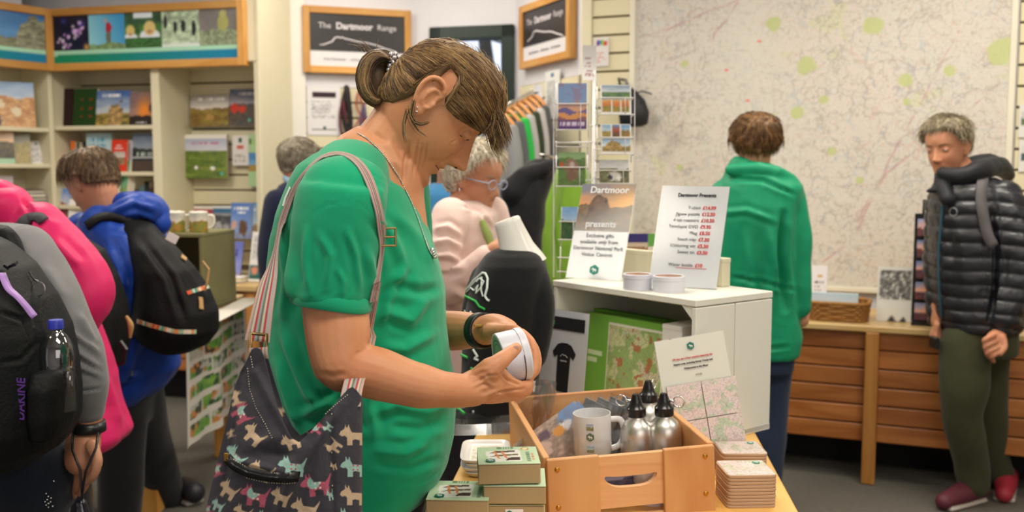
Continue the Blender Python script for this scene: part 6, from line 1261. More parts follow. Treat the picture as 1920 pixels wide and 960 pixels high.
for (x, y) in ((86, 925), (90, 930), (88, 936), (84, 940), (90, 943), (94, 940), (98, 948), (90, 950), (100, 902), (86, 946), (95, 933)):
    for p in drape(jv, [(x, y), (x+.1, y)], .002, 1): m.ell(p[0], (.0022,)*3, seg=8, rin=6)
obj('crystal_studs', m, CHROME, per, world=True)
Mw = basis(W(167, 800, Yg-.05), W(168, 830, Yg-.05)-W(166, 770, Yg-.05), (0, -1, 0)); m = MB(); m.loft([[Mw @ Vector((x, r_*math.cos(a), r_*math.sin(a))) for a in [2*math.pi*j/28 for j in range(28)]] for x, r_ in ((-.012, .033), (-.012, .036), (.010, .037), (.012, .034))])
obj('wristband', m, BLACK, per, world=True, smooth=True)
t = thing('lanyard', 'thin black lanyard and key fob held in the grey-sleeved hand', 'lanyard', W(152, 960, 2.06)); obj('cord', MB().tube([W(136, 812, 2.12), W(136, 845, 2.08), W(150, 880, 2.06), W(154, 925, 2.06), W(153, 950, 2.06)], .0028, 8).tube([W(184, 812, 2.10), W(180, 840, 2.07), W(160, 885, 2.055), W(154, 925, 2.06)], .0028, 8), BLACK, t, world=True, smooth=True)
obj('key_fob', MB().limb([W(152, 945, 2.06), W(156, 968, 2.06)], [.012, .016], 12), mat('dark_blue_plastic', '1a1e2a', .2, coat=.6), t, world=True, smooth=True)
bkp = thing('rucksack', 'black rucksack with purple lettering and lilac ribbon, nearest at the left edge', 'rucksack', W(40, 865, 1.98)); mb = MB()
sil(mb, [(440, -150, -20, 2.06, .05), (462, -160, 8, 2.0, .10), (500, -170, 48, 1.97, .14), (560, -170, 86, 1.96, .16), (620, -170, 113, 1.96, .17), (680, -170, 126, 1.96, .17), (740, -170, 133, 1.96, .17), (790, -165, 132, 1.96, .17), (830, -150, 112, 1.96, .16), (866, -120, 60, 1.98, .12)])
pk_ = solidbody('pack_body', mb, .006, BN, bkp, noise=[(.004, (7, 7, 5), 12)], folds=[(P((0, 585, 1.79), (45, 600, 1.79), (60, 640, 1.79)), .004, -.004), (P((0, 680, 1.78), (40, 675, 1.78), (70, 640, 1.79)), .004, -.003), (P((60, 560, 1.8), (80, 640, 1.79), (80, 740, 1.78), (60, 830, 1.8)), .004, -.004), (P((95, 680, 1.8), (120, 700, 1.82), (132, 705, 1.85)), .004, .005)]); pb = wbvh(pk_)
d_ = smoothpts(drape(pb, [(0, 515), (12, 545), (30, 560), (48, 580), (64, 600)], .006, 5), 3); m = MB(); ribbon(m, d_, .016, .0015); obj('lilac_ribbon', m, mat('lilac_satin', 'a87cc8', .35, sheen=.3), bkp, world=True, smooth=True)
d_ = drape(pb, [(6, 508), (14, 502)], .008, 2); m = MB(); ribbon(m, d_+[(d_[-1][0]+Vector((.02, 0, .004)), d_[-1][1])], .012, .006); obj('clip', m, BLACK, bkp, world=True)
hit = lambda x, y, bv, off=.006: (lambda h: h[0]+h[1]*off)(bv.ray_cast(CAM, ray(x, y).normalized()))
c_ = hit(68, 545, pb, .008); obj('key_ring', MB().tube([c_+Vector((.012*math.cos(a), -.002, .014*math.sin(a))) for a in [2*math.pi*j/20 for j in range(20)]], .0016, 6, closed=True), CHROME, bkp, world=True)
obj('pull_cord', MB().tube([hit(50, 512, pb), hit(60, 528, pb), c_+Vector((0, 0, .014))], .0022, 6), BLACK, bkp, world=True)
tp = hit(38, 748, pb, .003); tt_ = text('DAKINE', .026, mat('purple_embroidery', '5a2f8a', .7), None, tp, (0, R(-86), R(-6)), sx=.9, bold=.0004); Mi = RM[bkp.name].inverted(); tt_.parent = bkp; tt_.matrix_parent_inverse = Mi
d_ = smoothpts(drape(wbvh(gt), [(-8, 436), (12, 440), (26, 452), (36, 480), (44, 510)], .005, 5), 4); m = MB(); ribbon(m, d_, .032, .008); obj('shoulder_strap', m, BN, bkp, world=True, smooth=True)
bt = thing('water_bottle', 'clear plastic bottle with blue cap in the rucksack side pocket', 'bottle', W(112, 700, 1.90)); bc = W(106, 640, 1.90)
obj('bottle', MB().lathe([(.001, -.14), (.033, -.14), (.033, -.05), (.034, -.03), (.031, -.008), (.02, .012), (.0125, .02), (.0125, .026)], c=bc, seg=28), clear_mat('clear_plastic', (.86, .88, .92), .05, .22), bt, world=True, smooth=True); obj('cap', MB().lathe([(.001, .026), (.0145, .026), (.0145, .042), (.013, .044), (.001, .044)], c=bc, seg=20), mat('blue_cap', '2a35a8', .4), bt, world=True, ang=40); obj('water', MB().lathe([(.001, -.135), (.0315, -.135), (.0315, -.06), (.001, -.06)], c=bc, seg=24), clear_mat('water', (.8, .82, .84), .02, .1), bt, world=True, smooth=True)
mb = MB(); sil(mb, [(690, 62, 131, 1.9, .05), (720, 60, 134, 1.9, .07), (780, 62, 133, 1.9, .07), (820, 70, 118, 1.9, .06)]); solidbody('side_pocket', mb, .007, BN, bkp)
# --- navy
Yn = 4.6; per = person('grey-haired person in a navy jumper, mostly hidden behind the strap', (-1.05, Yn, 0)); H_ = headM(W(563, 307, Yn), 55, 8); hl = lambda x, y, z: H_ @ Vector((x, y, z))
b0 = mkbody(per, H_, 1., [([hl(-.03, 0, -.05), W(560, 365, Yn), W(560, 500, Yn)], [.055, .06, .11]), ([W(550, 600, Yn), Vector((-1.05, Yn, .1))], [.08, .05])], vox=.007); hair_cap('hair', wbvh(b0), H_, 1., per, ['6a5f50', '8a7f6c', '9c927e', '5a5044'], thick=.016, seed=5, strands=1500, lump=.006)
mb = MB(); sil(mb, [(335, 545, 590, Yn, .06), (350, 525, 606, Yn, .12), (385, 506, 625, Yn, .17), (460, 494, 630, Yn, .17), (560, 490, 630, Yn, .16), (620, 492, 628, Yn, .16)]); mb.limb([W(520, 380, Yn-.1), W(506, 470, Yn-.12), W(512, 560, Yn-.12)], [.06, .055, .045]); solidbody('jumper', mb, .01, fabric('navy_wool', '151c34', .95), per, noise=[(.006, (7, 7, 4), 4)])
m = MB(); m.limb([W(536, 334, Yn-.06), W(552, 346, Yn-.09), W(575, 350, Yn-.09)], [.016, .02, .018], 12); obj('shirt_collar', m, fabric('light_blue_cotton', '7f9ab0', .85), per, world=True, smooth=True)
legs(per, [([W(540, 620, Yn), Vector((-1.1, Yn, .08))], [.11, .07]), ([W(580, 620, Yn+.08), Vector((-.95, Yn+.08, .08))], [.11, .07])], TR)
# --- blue top hidden behind
Yh = 4.2; per = person('person in a mid-blue top, mostly hidden behind the white-haired woman', (-.25, Yh, 0)); H_ = headM(W(842, 302, Yh), 100, 25); hl = lambda x, y, z: H_ @ Vector((x, y, z))
b0 = mkbody(per, H_, .92, [([hl(-.03, 0, -.05), W(845, 360, Yh), W(845, 500, Yh)], [.055, .06, .11]), ([W(845, 600, Yh), Vector((-.25, Yh, .1))], [.08, .05])], vox=.008); hair_cap('hair', wbvh(b0), H_, .92, per, ['6a5138', '8a6f50'], thick=.014, seed=6, strands=600)
mb = MB(); sil(mb, [(345, 810, 870, Yh, .08), (365, 770, 912, Yh, .14), (400, 762, 930, Yh, .17), (500, 765, 932, Yh, .17), (640, 770, 930, Yh, .17)]); mb.limb([W(770, 380, Yh-.05), W(764, 480, Yh-.1), W(790, 560, Yh-.12)], [.06, .055, .05]); solidbody('top', mb, .01, fabric('mid_blue_cotton', '2f6c98', .85), per, noise=[(.006, (7, 7, 4), 4)]); legs(per, [([W(820, 640, Yh), Vector((-.3, Yh, .08))], [.11, .07]), ([W(870, 640, Yh), Vector((-.2, Yh, .08))], [.11, .07])], TR)
# --- white-haired woman
Yw = 3.4; per = person('white-haired woman in glasses and a pale pink fleece', (-.18, Yw, 0)); H_ = headM(W(893, 334, Yw), -34, 14); hl = lambda x, y, z: H_ @ Vector((x, y, z))
mb = MB(); b0 = mkbody(per, H_, 1., [([hl(-.03, 0, -.05), W(872, 400, Yw), W(870, 480, Yw)], [.056, .062, .1]), ([W(835, 540, Yw-.16), W(880, 510, Yw-.22), W(915, 478, Yw-.25), W(930, 465, Yw-.26), W(938, 452, Yw-.26)], [.04, .035, .026, .026, .014]), ([W(880, 700, Yw), Vector((-.18, Yw, .1))], [.08, .05])], vox=.005)
face_bits(per, H_, bv=wbvh(b0), brow=mat('pale_brow', '9a8a78', .8))
hair_cap('hair', wbvh(b0), H_, 1., per, ['b8ab92', 'd8cdb8', 'e8e0d0', '9c8f78', 'c8bca4'], thick=.022, seed=9, strands=2600, slen=.048, lump=.012, lift=.010, srad=.0011, line=([0, 35, 55, 72, 88, 100, 115, 140, 180], [46, 44, 30, 8, -16, -34, -50, -58, -60]), drop=.2)
GL = mat('pale_blue_frame', 'a8b4d0', .3); m = MB()
for sd in (1, -1):
    c = hl(.098, sd*.033, .0); Rg = H_.to_3x3(); m.tube([c+Rg @ Vector((-.002*abs(math.cos(a)), .024*math.cos(a), .017*math.sin(a))) for a in [2*math.pi*j/24 for j in range(24)]], .0018, 6, closed=True); m.tube([hl(.094, sd*.057, .006), hl(.05, sd*.078, .006), hl(-.005, sd*.080, .004)], .0022, 6)
m.tube([hl(.1, .01, .003), hl(.1, -.01, .003)], .0018, 6); obj('glasses_frame', m, GL, per, world=True, smooth=True)
PF = fabric('pale_pink_fleece', 'd8bcb4', .95, .3, .3, 200); mb = MB(); sil(mb, [(376, 858, 905, Yw, .07), (386, 845, 915, Yw, .11), (402, 828, 930, Yw, .15), (450, 812, 930, Yw, .17), (520, 812, 932, Yw, .17), (600, 832, 938, Yw, .17), (680, 835, 940, Yw, .17), (740, 838, 938, Yw, .16)])
mb.limb([W(848, 408, Yw-.12), W(832, 470, Yw-.18), W(836, 538, Yw-.18), W(872, 520, Yw-.22), W(912, 482, Yw-.25)], [.068, .062, .056, .05, .036], 20); mb.limb([W(925, 395, Yw+.1), W(935, 450, Yw+.1), W(928, 520, Yw-.0)], [.05, .05, .045], 14)
fz = Yw-.34; solidbody('fleece', mb, .007, PF, per, noise=[(.006, (9, 9, 5), 4)], folds=[(P((815, 430, fz), (840, 425, fz), (862, 440, fz)), .009, .008), (P((812, 455, fz), (840, 450, fz), (866, 465, fz)), .009, .008), (P((812, 480, fz), (842, 478, fz), (864, 492, fz)), .009, .008), (P((815, 505, fz), (845, 505, fz), (868, 500, fz)), .009, .007), (P((850, 545, fz+.1), (880, 560, fz+.1), (900, 610, fz+.1)), .012, .008), (P((865, 385, 3.28), (900, 395, 3.25), (922, 430, 3.25)), .006, -.006)])
m = MB(); m.limb([W(905, 418, Yw-.17), W(914, 440, Yw-.19), W(922, 462, Yw-.21)], [.012, .016, .012], 10); obj('olive_scarf', m, fabric('olive_cotton', '7d8a4a', .9), per, world=True, smooth=True)
legs(per, [([W(870, 740, Yw), Vector((-.2, Yw, .08))], [.11, .07]), ([W(910, 740, Yw+.05), Vector((-.1, Yw+.05, .08))], [.11, .07])], TR)
obj('earring', MB().ell(hl(-.005, -.078, -.042), (.004, .004, .008)), CHROME, per, world=True, smooth=True)
# --- green coat
Yc = 3.9; per = person('person in an emerald green raincoat facing the wall map', (1.0, Yc, 0)); H_ = headM(W(1416, 272, Yc), 84, 4); hl = lambda x, y, z: H_ @ Vector((x, y, z))
b0 = mkbody(per, H_, 1., [([hl(-.03, 0, -.05), W(1416, 330, Yc), W(1420, 460, Yc)], [.056, .06, .11]), ([W(1500, 500, Yc), W(1505, 580, Yc-.03), W(1503, 600, Yc-.05)], [.04, .028, .03]), ([W(1430, 650, Yc), Vector((1.0, Yc, .1))], [.08, .05])], vox=.006)
hair_cap('hair', wbvh(b0), H_, 1., per, ['4a3018', '6a4828', '8a6438', '3c2814'], thick=.021, seed=13, strands=2600, lump=.009, lift=.006, srad=.001, line=([0, 35, 55, 72, 88, 100, 115, 140, 180], [28, 26, 16, -2, -4, 0, -28, -36, -38]))
GC = fabric('emerald_nylon', '0b8a62', .5, .05, .15, 140); mb = MB(); sil(mb, [(312, 1385, 1450, Yc, .09), (328, 1362, 1485, Yc, .14), (350, 1348, 1500, Yc, .17), (400, 1342, 1488, Yc, .19), (460, 1342, 1484, Yc, .19), (520, 1344, 1484, Yc, .18), (580, 1350, 1490, Yc, .18), (630, 1358, 1498, Yc, .18), (662, 1368, 1490, Yc, .18)])
mb.limb([W(1478, 365, Yc-.04), W(1493, 430, Yc-.06), W(1497, 510, Yc-.07), W(1499, 576, Yc-.08)], [.062, .055, .048, .042], 20); mb.limb([W(1362, 365, Yc), W(1350, 440, Yc), W(1352, 540, Yc-.05)], [.062, .056, .046], 18)
rings = [[W(1418, 300+dy, Yc)+Vector((r_*math.cos(a)*1.05+.0*dy, r_*math.sin(a)*.9, .02*math.cos(a)*-1)) for a in [-2*math.pi*j/32 for j in range(32)]] for dy, r_ in ((4, .08), (12, .095), (30, .115), (42, .125))]; mb.loft(rings); mb.limb([W(1370, 318, Yc-.08), W(1430, 318, Yc-.13), W(1476, 334, Yc-.1), W(1496, 352, Yc-.04)], [.018, .022, .022, .016], 14)
fy = Yc-.19; solidbody('raincoat', mb, .0085, GC, per, noise=[(.006, (7, 7, 3), 4), (.003, (16, 16, 8), 6)], folds=[(P((1468, 400, fy), (1464, 480, fy), (1472, 580, fy)), .012, -.02), (P((1440, 420, fy), (1450, 500, fy), (1440, 600, fy)), .016, .010), (P((1400, 440, fy), (1410, 540, fy), (1400, 640, fy)), .018, .009), (P((1370, 520, fy), (1430, 530, fy), (1490, 545, fy)), .008, -.006), (P((1385, 655, fy), (1430, 655, fy), (1480, 650, fy)), .007, -.006), (P((1365, 335, fy+.03), (1430, 338, fy+.03), (1490, 365, fy+.03)), .008, -.008), (P((1345, 400, fy), (1400, 395, fy), (1455, 415, fy)), .01, .006)])
legs(per, [([W(1448, 670, Yc), W(1440, 780, Yc), Vector((W(1432, 870, Yc).x, Yc, .09))], [.088, .078, .068]), ([W(1405, 670, Yc+.05), W(1410, 780, Yc+.08), Vector((.93, Yc+.1, .09))], [.088, .078, .068])], fabric('blue_jeans', '26324a', .9, .1, .4), name='jeans', waist=[(640, 1375, 1486, Yc, .15), (690, 1378, 1484, Yc, .15)])
shoe(per, W(1432, 870, Yc).x, Yc+.02, R(80), SHD); shoe(per, .93, Yc+.12, R(100), SHD)
# --- puffer jacket
Yq = 4.0; per = person('short-haired woman in a black quilted jacket and olive trousers', (1.9, Yq, 0)); H_ = headM(W(1775, 278, Yq), -142, 10, 4); hl = lambda x, y, z: H_ @ Vector((x, y, z))
mb = MB(); head_parts(mb, H_, 1.02, fine=.8); wr1 = W(1876, 612, Yq-.18)
for pts, r in (([hl(-.03, 0, -.05), W(1808, 345, Yq), W(1830, 460, Yq)], [.056, .062, .11]), ([W(1880, 400, Yq-.1), W(1902, 500, Yq-.16), wr1, W(1872, 628, Yq-.19)], [.045, .04, .027, .03]), ([W(1760, 560, Yq+.05), W(1757, 605, Yq+.03)], [.032, .026]),): mb.limb(pts, r, 16)
mb.ell(W(1866, 640, Yq-.2), (.04, .032, .045))
for i, (x, y) in enumerate(((1846, 640), (1848, 652), (1852, 663), (1860, 670))): finger(mb, [W(x+18, y-12, Yq-.235), W(x, y-2, Yq-.235), W(x+3, y+8, Yq-.20)], [.0115, .011, .009])
finger(mb, [W(1880, 632, Yq-.22), W(1884, 650, Yq-.235), W(1876, 664, Yq-.24)], [.014, .012, .009])
for i, (x, Y) in enumerate(((1748, 4.0), (1754, 3.98), (1760, 3.99), (1765, 4.02))): finger(mb, [W(1757, 608, Y), W(x, 625, Y), W(x, 642, Y-.01)], [.013, .011, .009])
b0 = solidbody('body', mb, .0045, [skin_mat('fair_skin', 'c68c6c'), LIP], per, smooth=3, post=lambda me: lips(me, H_, 1.02)); face_bits(per, H_, 1.02, bv=wbvh(b0))
hair_cap('hair', wbvh(b0), H_, 1.02, per, ['6a5c48', '8f8168', 'b0a488', '574a3a', 'a0947c'], thick=.018, seed=17, strands=3200, slen=.03, lump=.008, lift=.008, srad=.001, line=([0, 35, 55, 72, 88, 100, 115, 140, 180], [36, 34, 24, 4, 6, 8, -30, -40, -42]), tfun=lambda a, e: .6+.7*ss(e, 0, 60))
PJ = mat('black_quilted_nylon', '23242b', .38, var=.05, bump=.1, bs=60, spec=.5)
mb = MB(); sil(mb, [(335, 1768, 1862, Yq, .09), (348, 1755, 1890, Yq, .14), (385, 1752, 1905, Yq, .17), (440, 1750, 1912, Yq, .18), (500, 1752, 1914, Yq, .18), (560, 1756, 1914, Yq, .17), (600, 1762, 1912, Yq, .17), (616, 1768, 1905, Yq, .16)])
mb.limb([W(1880, 372, Yq-.1), W(1904, 440, Yq-.15), W(1908, 520, Yq-.17), W(1886, 590, Yq-.18), W(1880, 606, Yq-.18)], [.075, .078, .070, .056, .045], 22); mb.limb([W(1765, 380, Yq+.1), W(1758, 480, Yq+.1), W(1758, 595, Yq+.06)], [.06, .056, .042], 16)
def quilt(me):
    V = getv(me); N = getn(me); z = V[:, 2]+.012*np.sin(V[:, 0]*14+V[:, 1]*9)+.10*(V[:, 0]-1.85)*.5; z = z+.012*(n3(V*5, 3)-.5); a = np.abs(np.sin(z*math.pi/.056)); k = ss(1.37-V[:, 2], -.02, .04); V = V+N*((a**.45-.75)*.011*(.6+.8*n3(V*6, 5))*k)[:, None]; setv(me, V); folds_px(me, [([(1860, 395), (1868, 470), (1866, 540), (1856, 600)], 5, -.025), ([(1775, 420), (1790, 480), (1785, 560)], 10, -.006)])
pj = solidbody('quilted_jacket', mb, .006, PJ, per, noise=[(.004, (10, 10, 10), 4), (.002, (30, 30, 30), 6)], smooth=4, post=quilt)
m = MB(); m.limb([W(1768, 325, Yq-.06), W(1800, 330, Yq-.1), W(1838, 318, Yq-.08), W(1872, 312, Yq+.02), W(1890, 328, Yq+.08)], [.028, .034, .04, .040, .026], 18); m.limb([W(1768, 330, Yq+.02), W(1800, 318, Yq+.08), W(1850, 308, Yq+.1), W(1880, 315, Yq+.08)], [.03, .04, .045, .035], 18); m.limb([W(1764, 328, Yq-.03), W(1768, 350, Yq-.06), W(1776, 372, Yq-.1)], [.026, .036, .03], 16); m.limb([W(1738, 358, Yq-.05), W(1752, 356, Yq-.06), W(1770, 352, Yq-.07)], [.006, .014, .02], 12)
solidbody('hood', m, .006, fabric('black_hood_nylon', '202127', .55, .05, .15), per, noise=[(.003, (12, 12, 12), 4)]); qv = wbvh(pj)
d_ = smoothpts(drape(qv, [(1772, 350), (1768, 400), (1762, 470), (1764, 560), (1770, 610)], .004, 6), 4); m = MB(); ribbon(m, d_, .010, .004); obj('zip', m, mat('teal_zip', '1a5068', .5), per, world=True, smooth=True)
d_ = smoothpts(drape(qv, [(1846, 330), (1838, 350), (1838, 385), (1850, 430), (1862, 470)], .008, 6), 5); m = MB(); ribbon(m, d_, .040, .008); obj('shoulder_strap', m, mat('grey_strap', '5a5558', .8), per, world=True, smooth=True)
obj('chest_emblem', MB().tube([hit(1788+7*math.cos(a), 398+8*math.sin(a), qv, .003) for a in [2*math.pi*j/14 for j in range(14)]], .0022, 5, closed=True), mat('pale_print', '8a8a90', .6), per, world=True)
OL = fabric('olive_cotton_twill', '3c3e28', .9, .1, .3); legs(per, [([W(1810, 640, Yq-.05), W(1808, 720, Yq-.07), W(1806, 790, Yq-.06), W(1822, 870, Yq), Vector((W(1826, 930, Yq).x, 4.0, .09))], [.098, .094, .078, .07, .062]), ([W(1850, 640, Yq+.05), W(1850, 760, Yq+.1), W(1860, 850, Yq+.15), Vector((W(1872, 925, 4.15).x, 4.15, .09))], [.095, .08, .068, .06])], OL, waist=[(595, 1768, 1900, Yq, .14), (660, 1768, 1898, Yq, .15)])
shoe(per, W(1815, 940, 4.0).x, 4.0, R(-150), mat('maroon_trainer', '5a2030', .6)); shoe(per, W(1885, 940, 4.15).x, 4.15, R(-120), mat('red_grey_trainer', 'a02838', .6))
obj('phone', MB().box(W(1752, 642, 3.96), (.02, .06, .05), .004), BLACK, per, world=True)
# --- hanging coats
def hung(label, rows, col, base, arms=(), name='hanging_coat'):
    t = thing(name, label, 'coat', base); mb = MB(); sil(mb, rows)
    for p, r in arms: mb.limb(p, r, 14)
    solidbody('garment', mb, .008, col, t, noise=[(.008, (8, 8, 3), 4), (.004, (16, 16, 8), 7)]); obj('hook', MB().tube([W(rows[0][1]+10, rows[0][0]+4, rows[0][3]), W(rows[0][1]+10, rows[0][0]-8, rows[0][3]+.02), W(rows[0][1]+16, rows[0][0]-8, rows[0][3]+.03)], .004, 6), CHROME, t, world=True); return t
r2 = thing('coat_rail', 'thin chrome arm carrying the black coat and the lime fleece', 'rail', W(1095, 306, 5.45)); obj('arm', MB().tube([W(1095, 300, 5.50), W(1075, 302, 4.97), W(1014, 290, 4.35)], .007, 8), CHROME, r2, world=True, smooth=True)
hung('lime green fleece hanging behind the postcard rack', [(312, 1062, 1090, 4.95, .04), (325, 1040, 1104, 4.95, .08), (350, 1022, 1108, 4.95, .10), (420, 1012, 1106, 4.95, .11), (500, 1020, 1100, 4.95, .11), (560, 1022, 1100, 4.95, .11)], fabric('lime_fleece', '7fa838', .95, .3), W(1060, 560, 4.95), arms=[(P((1036, 345, 4.85), (1014, 430, 4.82), (1026, 520, 4.82)), [.06, .06, .05])])
hung('black hooded coat hanging left of the lime green fleece', [(300, 1005, 1025, 4.4, .03), (310, 985, 1040, 4.4, .06), (340, 960, 1035, 4.4, .1), (380, 946, 1022, 4.4, .12), (440, 944, 1015, 4.4, .12), (520, 948, 1012, 4.4, .12), (620, 950, 1010, 4.4, .12)], fabric('black_coat_cloth', '131317', .8), W(990, 560, 4.4), arms=[(P((1042, 306, 4.34), (1018, 318, 4.32), (985, 330, 4.32), (960, 360, 4.3)), [.014, .03, .04, .05])])
# ================= FRONT DISPLAY TABLE
TZ = .80; TT = wood('table_top_wood', 'd9a556', 'e6b86c', 1, 4, .3)
a = WZ(1400, 780, TZ); b = WZ(1500, 962, TZ); e = (b-a).normalized(); Fq = Frame((b.x, b.y), math.atan2(e.y, e.x)+math.pi/2)  # u to the left? axis along table
L1 = 1.75; Wd = 1.02; far_ = a+(a-b).normalized()*.42; nr = b+(b-a).normalized()*.35; lv = Vector((-e.y, e.x, 0)); lv = lv if lv.x < 0 else -lv
tab = thing('display_table', 'pale wooden display table carrying the gift crates in front', 'table', (nr.x, nr.y, 0)); Mq = Matrix((tuple(-lv), tuple((far_-nr).normalized()), (0, 0, 1))).transposed().to_4x4(); ang = math.atan2(-lv.y, -lv.x); LT = (far_-nr).length
tab.rotation_euler = (0, 0, ang); RM[tab.name] = Matrix.LocRotScale(tab.location, tab.rotation_euler, None)
obj('tabletop', MB().box((-.33, LT/2, TZ-.0175), (.66, LT, .035), .004), TT, tab)
for x in (-.06, -.60):
    for y in (.08, LT-.08): obj('leg', MB().box((x, y, (TZ-.035)/2), (.06, .06, TZ-.035), .003), OAKV, tab)
obj('apron', MB().box((-.33, LT-.09, TZ-.075), (.48, .02, .08)), OAK, tab); obj('apron', MB().box((-.06, LT/2, TZ-.075), (.02, LT-.22, .08)), OAK, tab)
# ---- wooden crate
CW = wood('crate_wood', 'c98d55', 'd9a46c', 2, 5, .5); CWH = wood('crate_wood_across', 'c08050', 'd8a878', 0, 7, .5)
cw, cdp, chh = .318, .44, .20; ctop = W(1021, 864, 1.66)
cr = thing('wooden_crate', 'open pale wooden crate with a slotted handle, filled with mugs and bottles', 'crate', ctop, (R(1), R(-2.6), R(8.5)))
bw_ = .095; o = [None]
def cb(name, c, d, m=CW, bev=.0015): return obj(name, MB().box(c, d, bev), m, cr)
cb('front_board', (bw_/2+.004, .006, -chh/2), (bw_, .012, chh)); cb('front_board', (cw-bw_/2-.004, .006, -chh/2), (bw_, .012, chh))
# handle board with slot
hl_ = []; x0, x1 = bw_+.002, cw-bw_-.002; zc_, zt_ = -.006, -.103
outer = [(x0, zt_), (x1, zt_), (x1, zc_), (x0, zc_)]; ncx = (x0+x1)/2; sl = [(ncx+.049*math.copysign(abs(math.cos(t))**.55, math.cos(t)), -.052+.0105*math.sin(t)+.010*((math.cos(t))**2)-.004) for t in [2*math.pi*j/36 for j in range(36)]]
def holed(y0, y1):
    m = MB(); n = len(sl); oc = []
    for (x, z) in sl:
        dx, dz = x-ncx, z+.052; s_ = min(abs((x1-ncx)/dx) if dx else 9e9, abs(((zc_+.052) if dz > 0 else (zt_+.052))/dz) if dz else 9e9); oc.append((ncx+dx*s_, -.052+dz*s_))
    for c in outer: k = min(range(n), key=lambda i: (oc[i][0]-c[0])**2+(oc[i][1]-c[1])**2); oc[k] = c
    v = [(x, y0, z) for x, z in oc]+[(x, y0, z) for x, z in sl]+[(x, y1, z) for x, z in oc]+[(x, y1, z) for x, z in sl]; f = []
    for i in range(n): j = (i+1) % n; f += [(i, j, n+j, n+i), (2*n+j, 2*n+i, 3*n+i, 3*n+j), (n+i, n+j, 3*n+j, 3*n+i), (j, i, 2*n+i, 2*n+j)]
    return m.add(v, f)
obj('handle_board', holed(.010, .022), CWH, cr)
cb('lower_board', (cw/2, .016, -.155), (cw-2*bw_, .012, .075), CWH)
cb('side_board', (.006, cdp/2+.006, -chh/2+.001), (.012, cdp-.02, chh), wood('crate_side_wood', 'c98d55', 'd9a46c', 1, 5, .5)); cb('side_board', (cw-.006, cdp/2+.006, -chh/2+.001), (.012, cdp-.02, chh), MATS['crate_side_wood'])
cb('back_board', (cw/2, cdp-.006, -chh/2+.003), (cw, .012, chh), CWH); cb('floor_board', (cw/2, cdp/2, -chh+.006), (cw-.02, cdp-.03, .01), CWH)
for x in (.028, cw-.028): obj('corner_block', MB().prism([(-.018, 0), (.018, 0), (.018, .012), (-.018, .012)], -.018, .018, M=Matrix.Translation((x, .034, -.026))), CW, cr)
for (x, z) in ((.022, -.018), (.022, -.088), (cw-.022, -.018), (cw-.022, -.088)):
    obj('screw', MB().ell((x, -.0005, z), (.0048, .002, .0048), seg=12, rin=8), BRASS, cr, smooth=True)
cm = RM[cr.name]; CL = lambda x, y, z: cm @ Vector((x, y, z)); crz = cr.rotation_euler
fz = -chh+.012
def ct(name, label, cat, x, y, z, rz=0, group=None, rx=0, ry=0):
    E = (cm.to_3x3() @ (Matrix.Rotation(rz, 3, 'Z') @ Matrix.Rotation(ry, 3, 'Y') @ Matrix.Rotation(rx, 3, 'X'))).to_euler(); return thing(name, label, cat, CL(x, y, z), tuple(E), group)
ALU = mat('brushed_aluminium', 'd8d5d0', .36, 1, var=.02); BCAP = mat('black_cap', '111113', .3, coat=.2)
def bottle(label, x, y, rz):
    t = ct('drinks_bottle', label, 'bottle', x, y, fz+.047, rz, 'aluminium drinks bottles in the crate'); 
    obj('bottle_body', MB().lathe([(.001, 0), (.031, 0), (.0335, .004), (.0335, .115), (.032, .13), (.026, .143), (.017, .151), (.0165, .156)], seg=36), ALU, t, ang=50)
    obj('cap', MB().lathe([(.001, .156), (.0185, .156), (.0190, .158), (.019, .172), (.014, .177), (.011, .186), (.008, .196), (.0065, .200), (.001, .201)], seg=28), BCAP, t, ang=40); obj('ring', MB().tube([(.019+.011+.011*math.cos(a), 0, .185+.011*math.sin(a)) for a in [2*math.pi*j/18 for j in range(18)]], .0014, 6, closed=True).cyl((.008, 0, .186), (.022, 0, .186), .003), CHROME, t, smooth=True)
    obj('green_label', MB().lathe([(.0337, .045), (.0337, .095)], seg=36, cap=False) if False else MB().add([(.0338*math.cos(a), .0338*math.sin(a), z) for z in (.045, .09) for a in [R(200+8*j) for j in range(7)]], [(j, j+1, j+8, j+7) for j in range(6)]), mat('bottle_green', '1f8a50', .4), t); return t
bottle('aluminium bottle with black cap, left of the three', .218, .175, 2.6); bottle('aluminium bottle with black cap, rearmost of the three', .272, .272, .9); bottle('aluminium bottle with black cap, nearest the crate corner', .272, .165, -.6)
t = ct('mug', 'white mug with small badge prints standing up in a clear box', 'mug', .130, .185, fz+.118, .15, rx=0); MUG = mat('white_glaze', 'e4e2e2', .2, coat=.4)
mm = Matrix.Identity(4); obj('cup', MB().lathe([(.001, 0), (.034, 0), (.037, .003), (.038, .09), (.0375, .096), (.0355, .096), (.035, .09), (.034, .008), (.001, .006)], seg=44), MUG, t, ang=50); obj('handle', MB().limb([(.036, 0, .078), (.058, -.006, .076), (.064, -.008, .05), (.055, -.006, .026), (.036, 0, .018)], [.006, .0062, .006, .006, .006], 12), MUG, t, smooth=True)
for z, kk in ((.058, 0), (.034, 1), (.078, 2)):
    a_ = R(-118); p = (.0388*math.cos(a_), .0388*math.sin(a_), z)
    if kk == 0: logo(t, .0085, p, (0, 0, a_+math.pi/2), '0f5a50')
    else: panel('print_patch', .014, .013, land(90+kk, ('8aa0b8', 'c8ccd0'), ('6a7a50', 'a89060'), .5), t, loc=(p[0], p[1], z-.007), rot=(0, 0, a_+math.pi/2), res=.0015, th=.0006)
obj('clear_box', MB().box((.008, 0, .05), (.104, .084, .104)), clear_mat('clear_film', (.97, .98, .99), .08, .10), t)
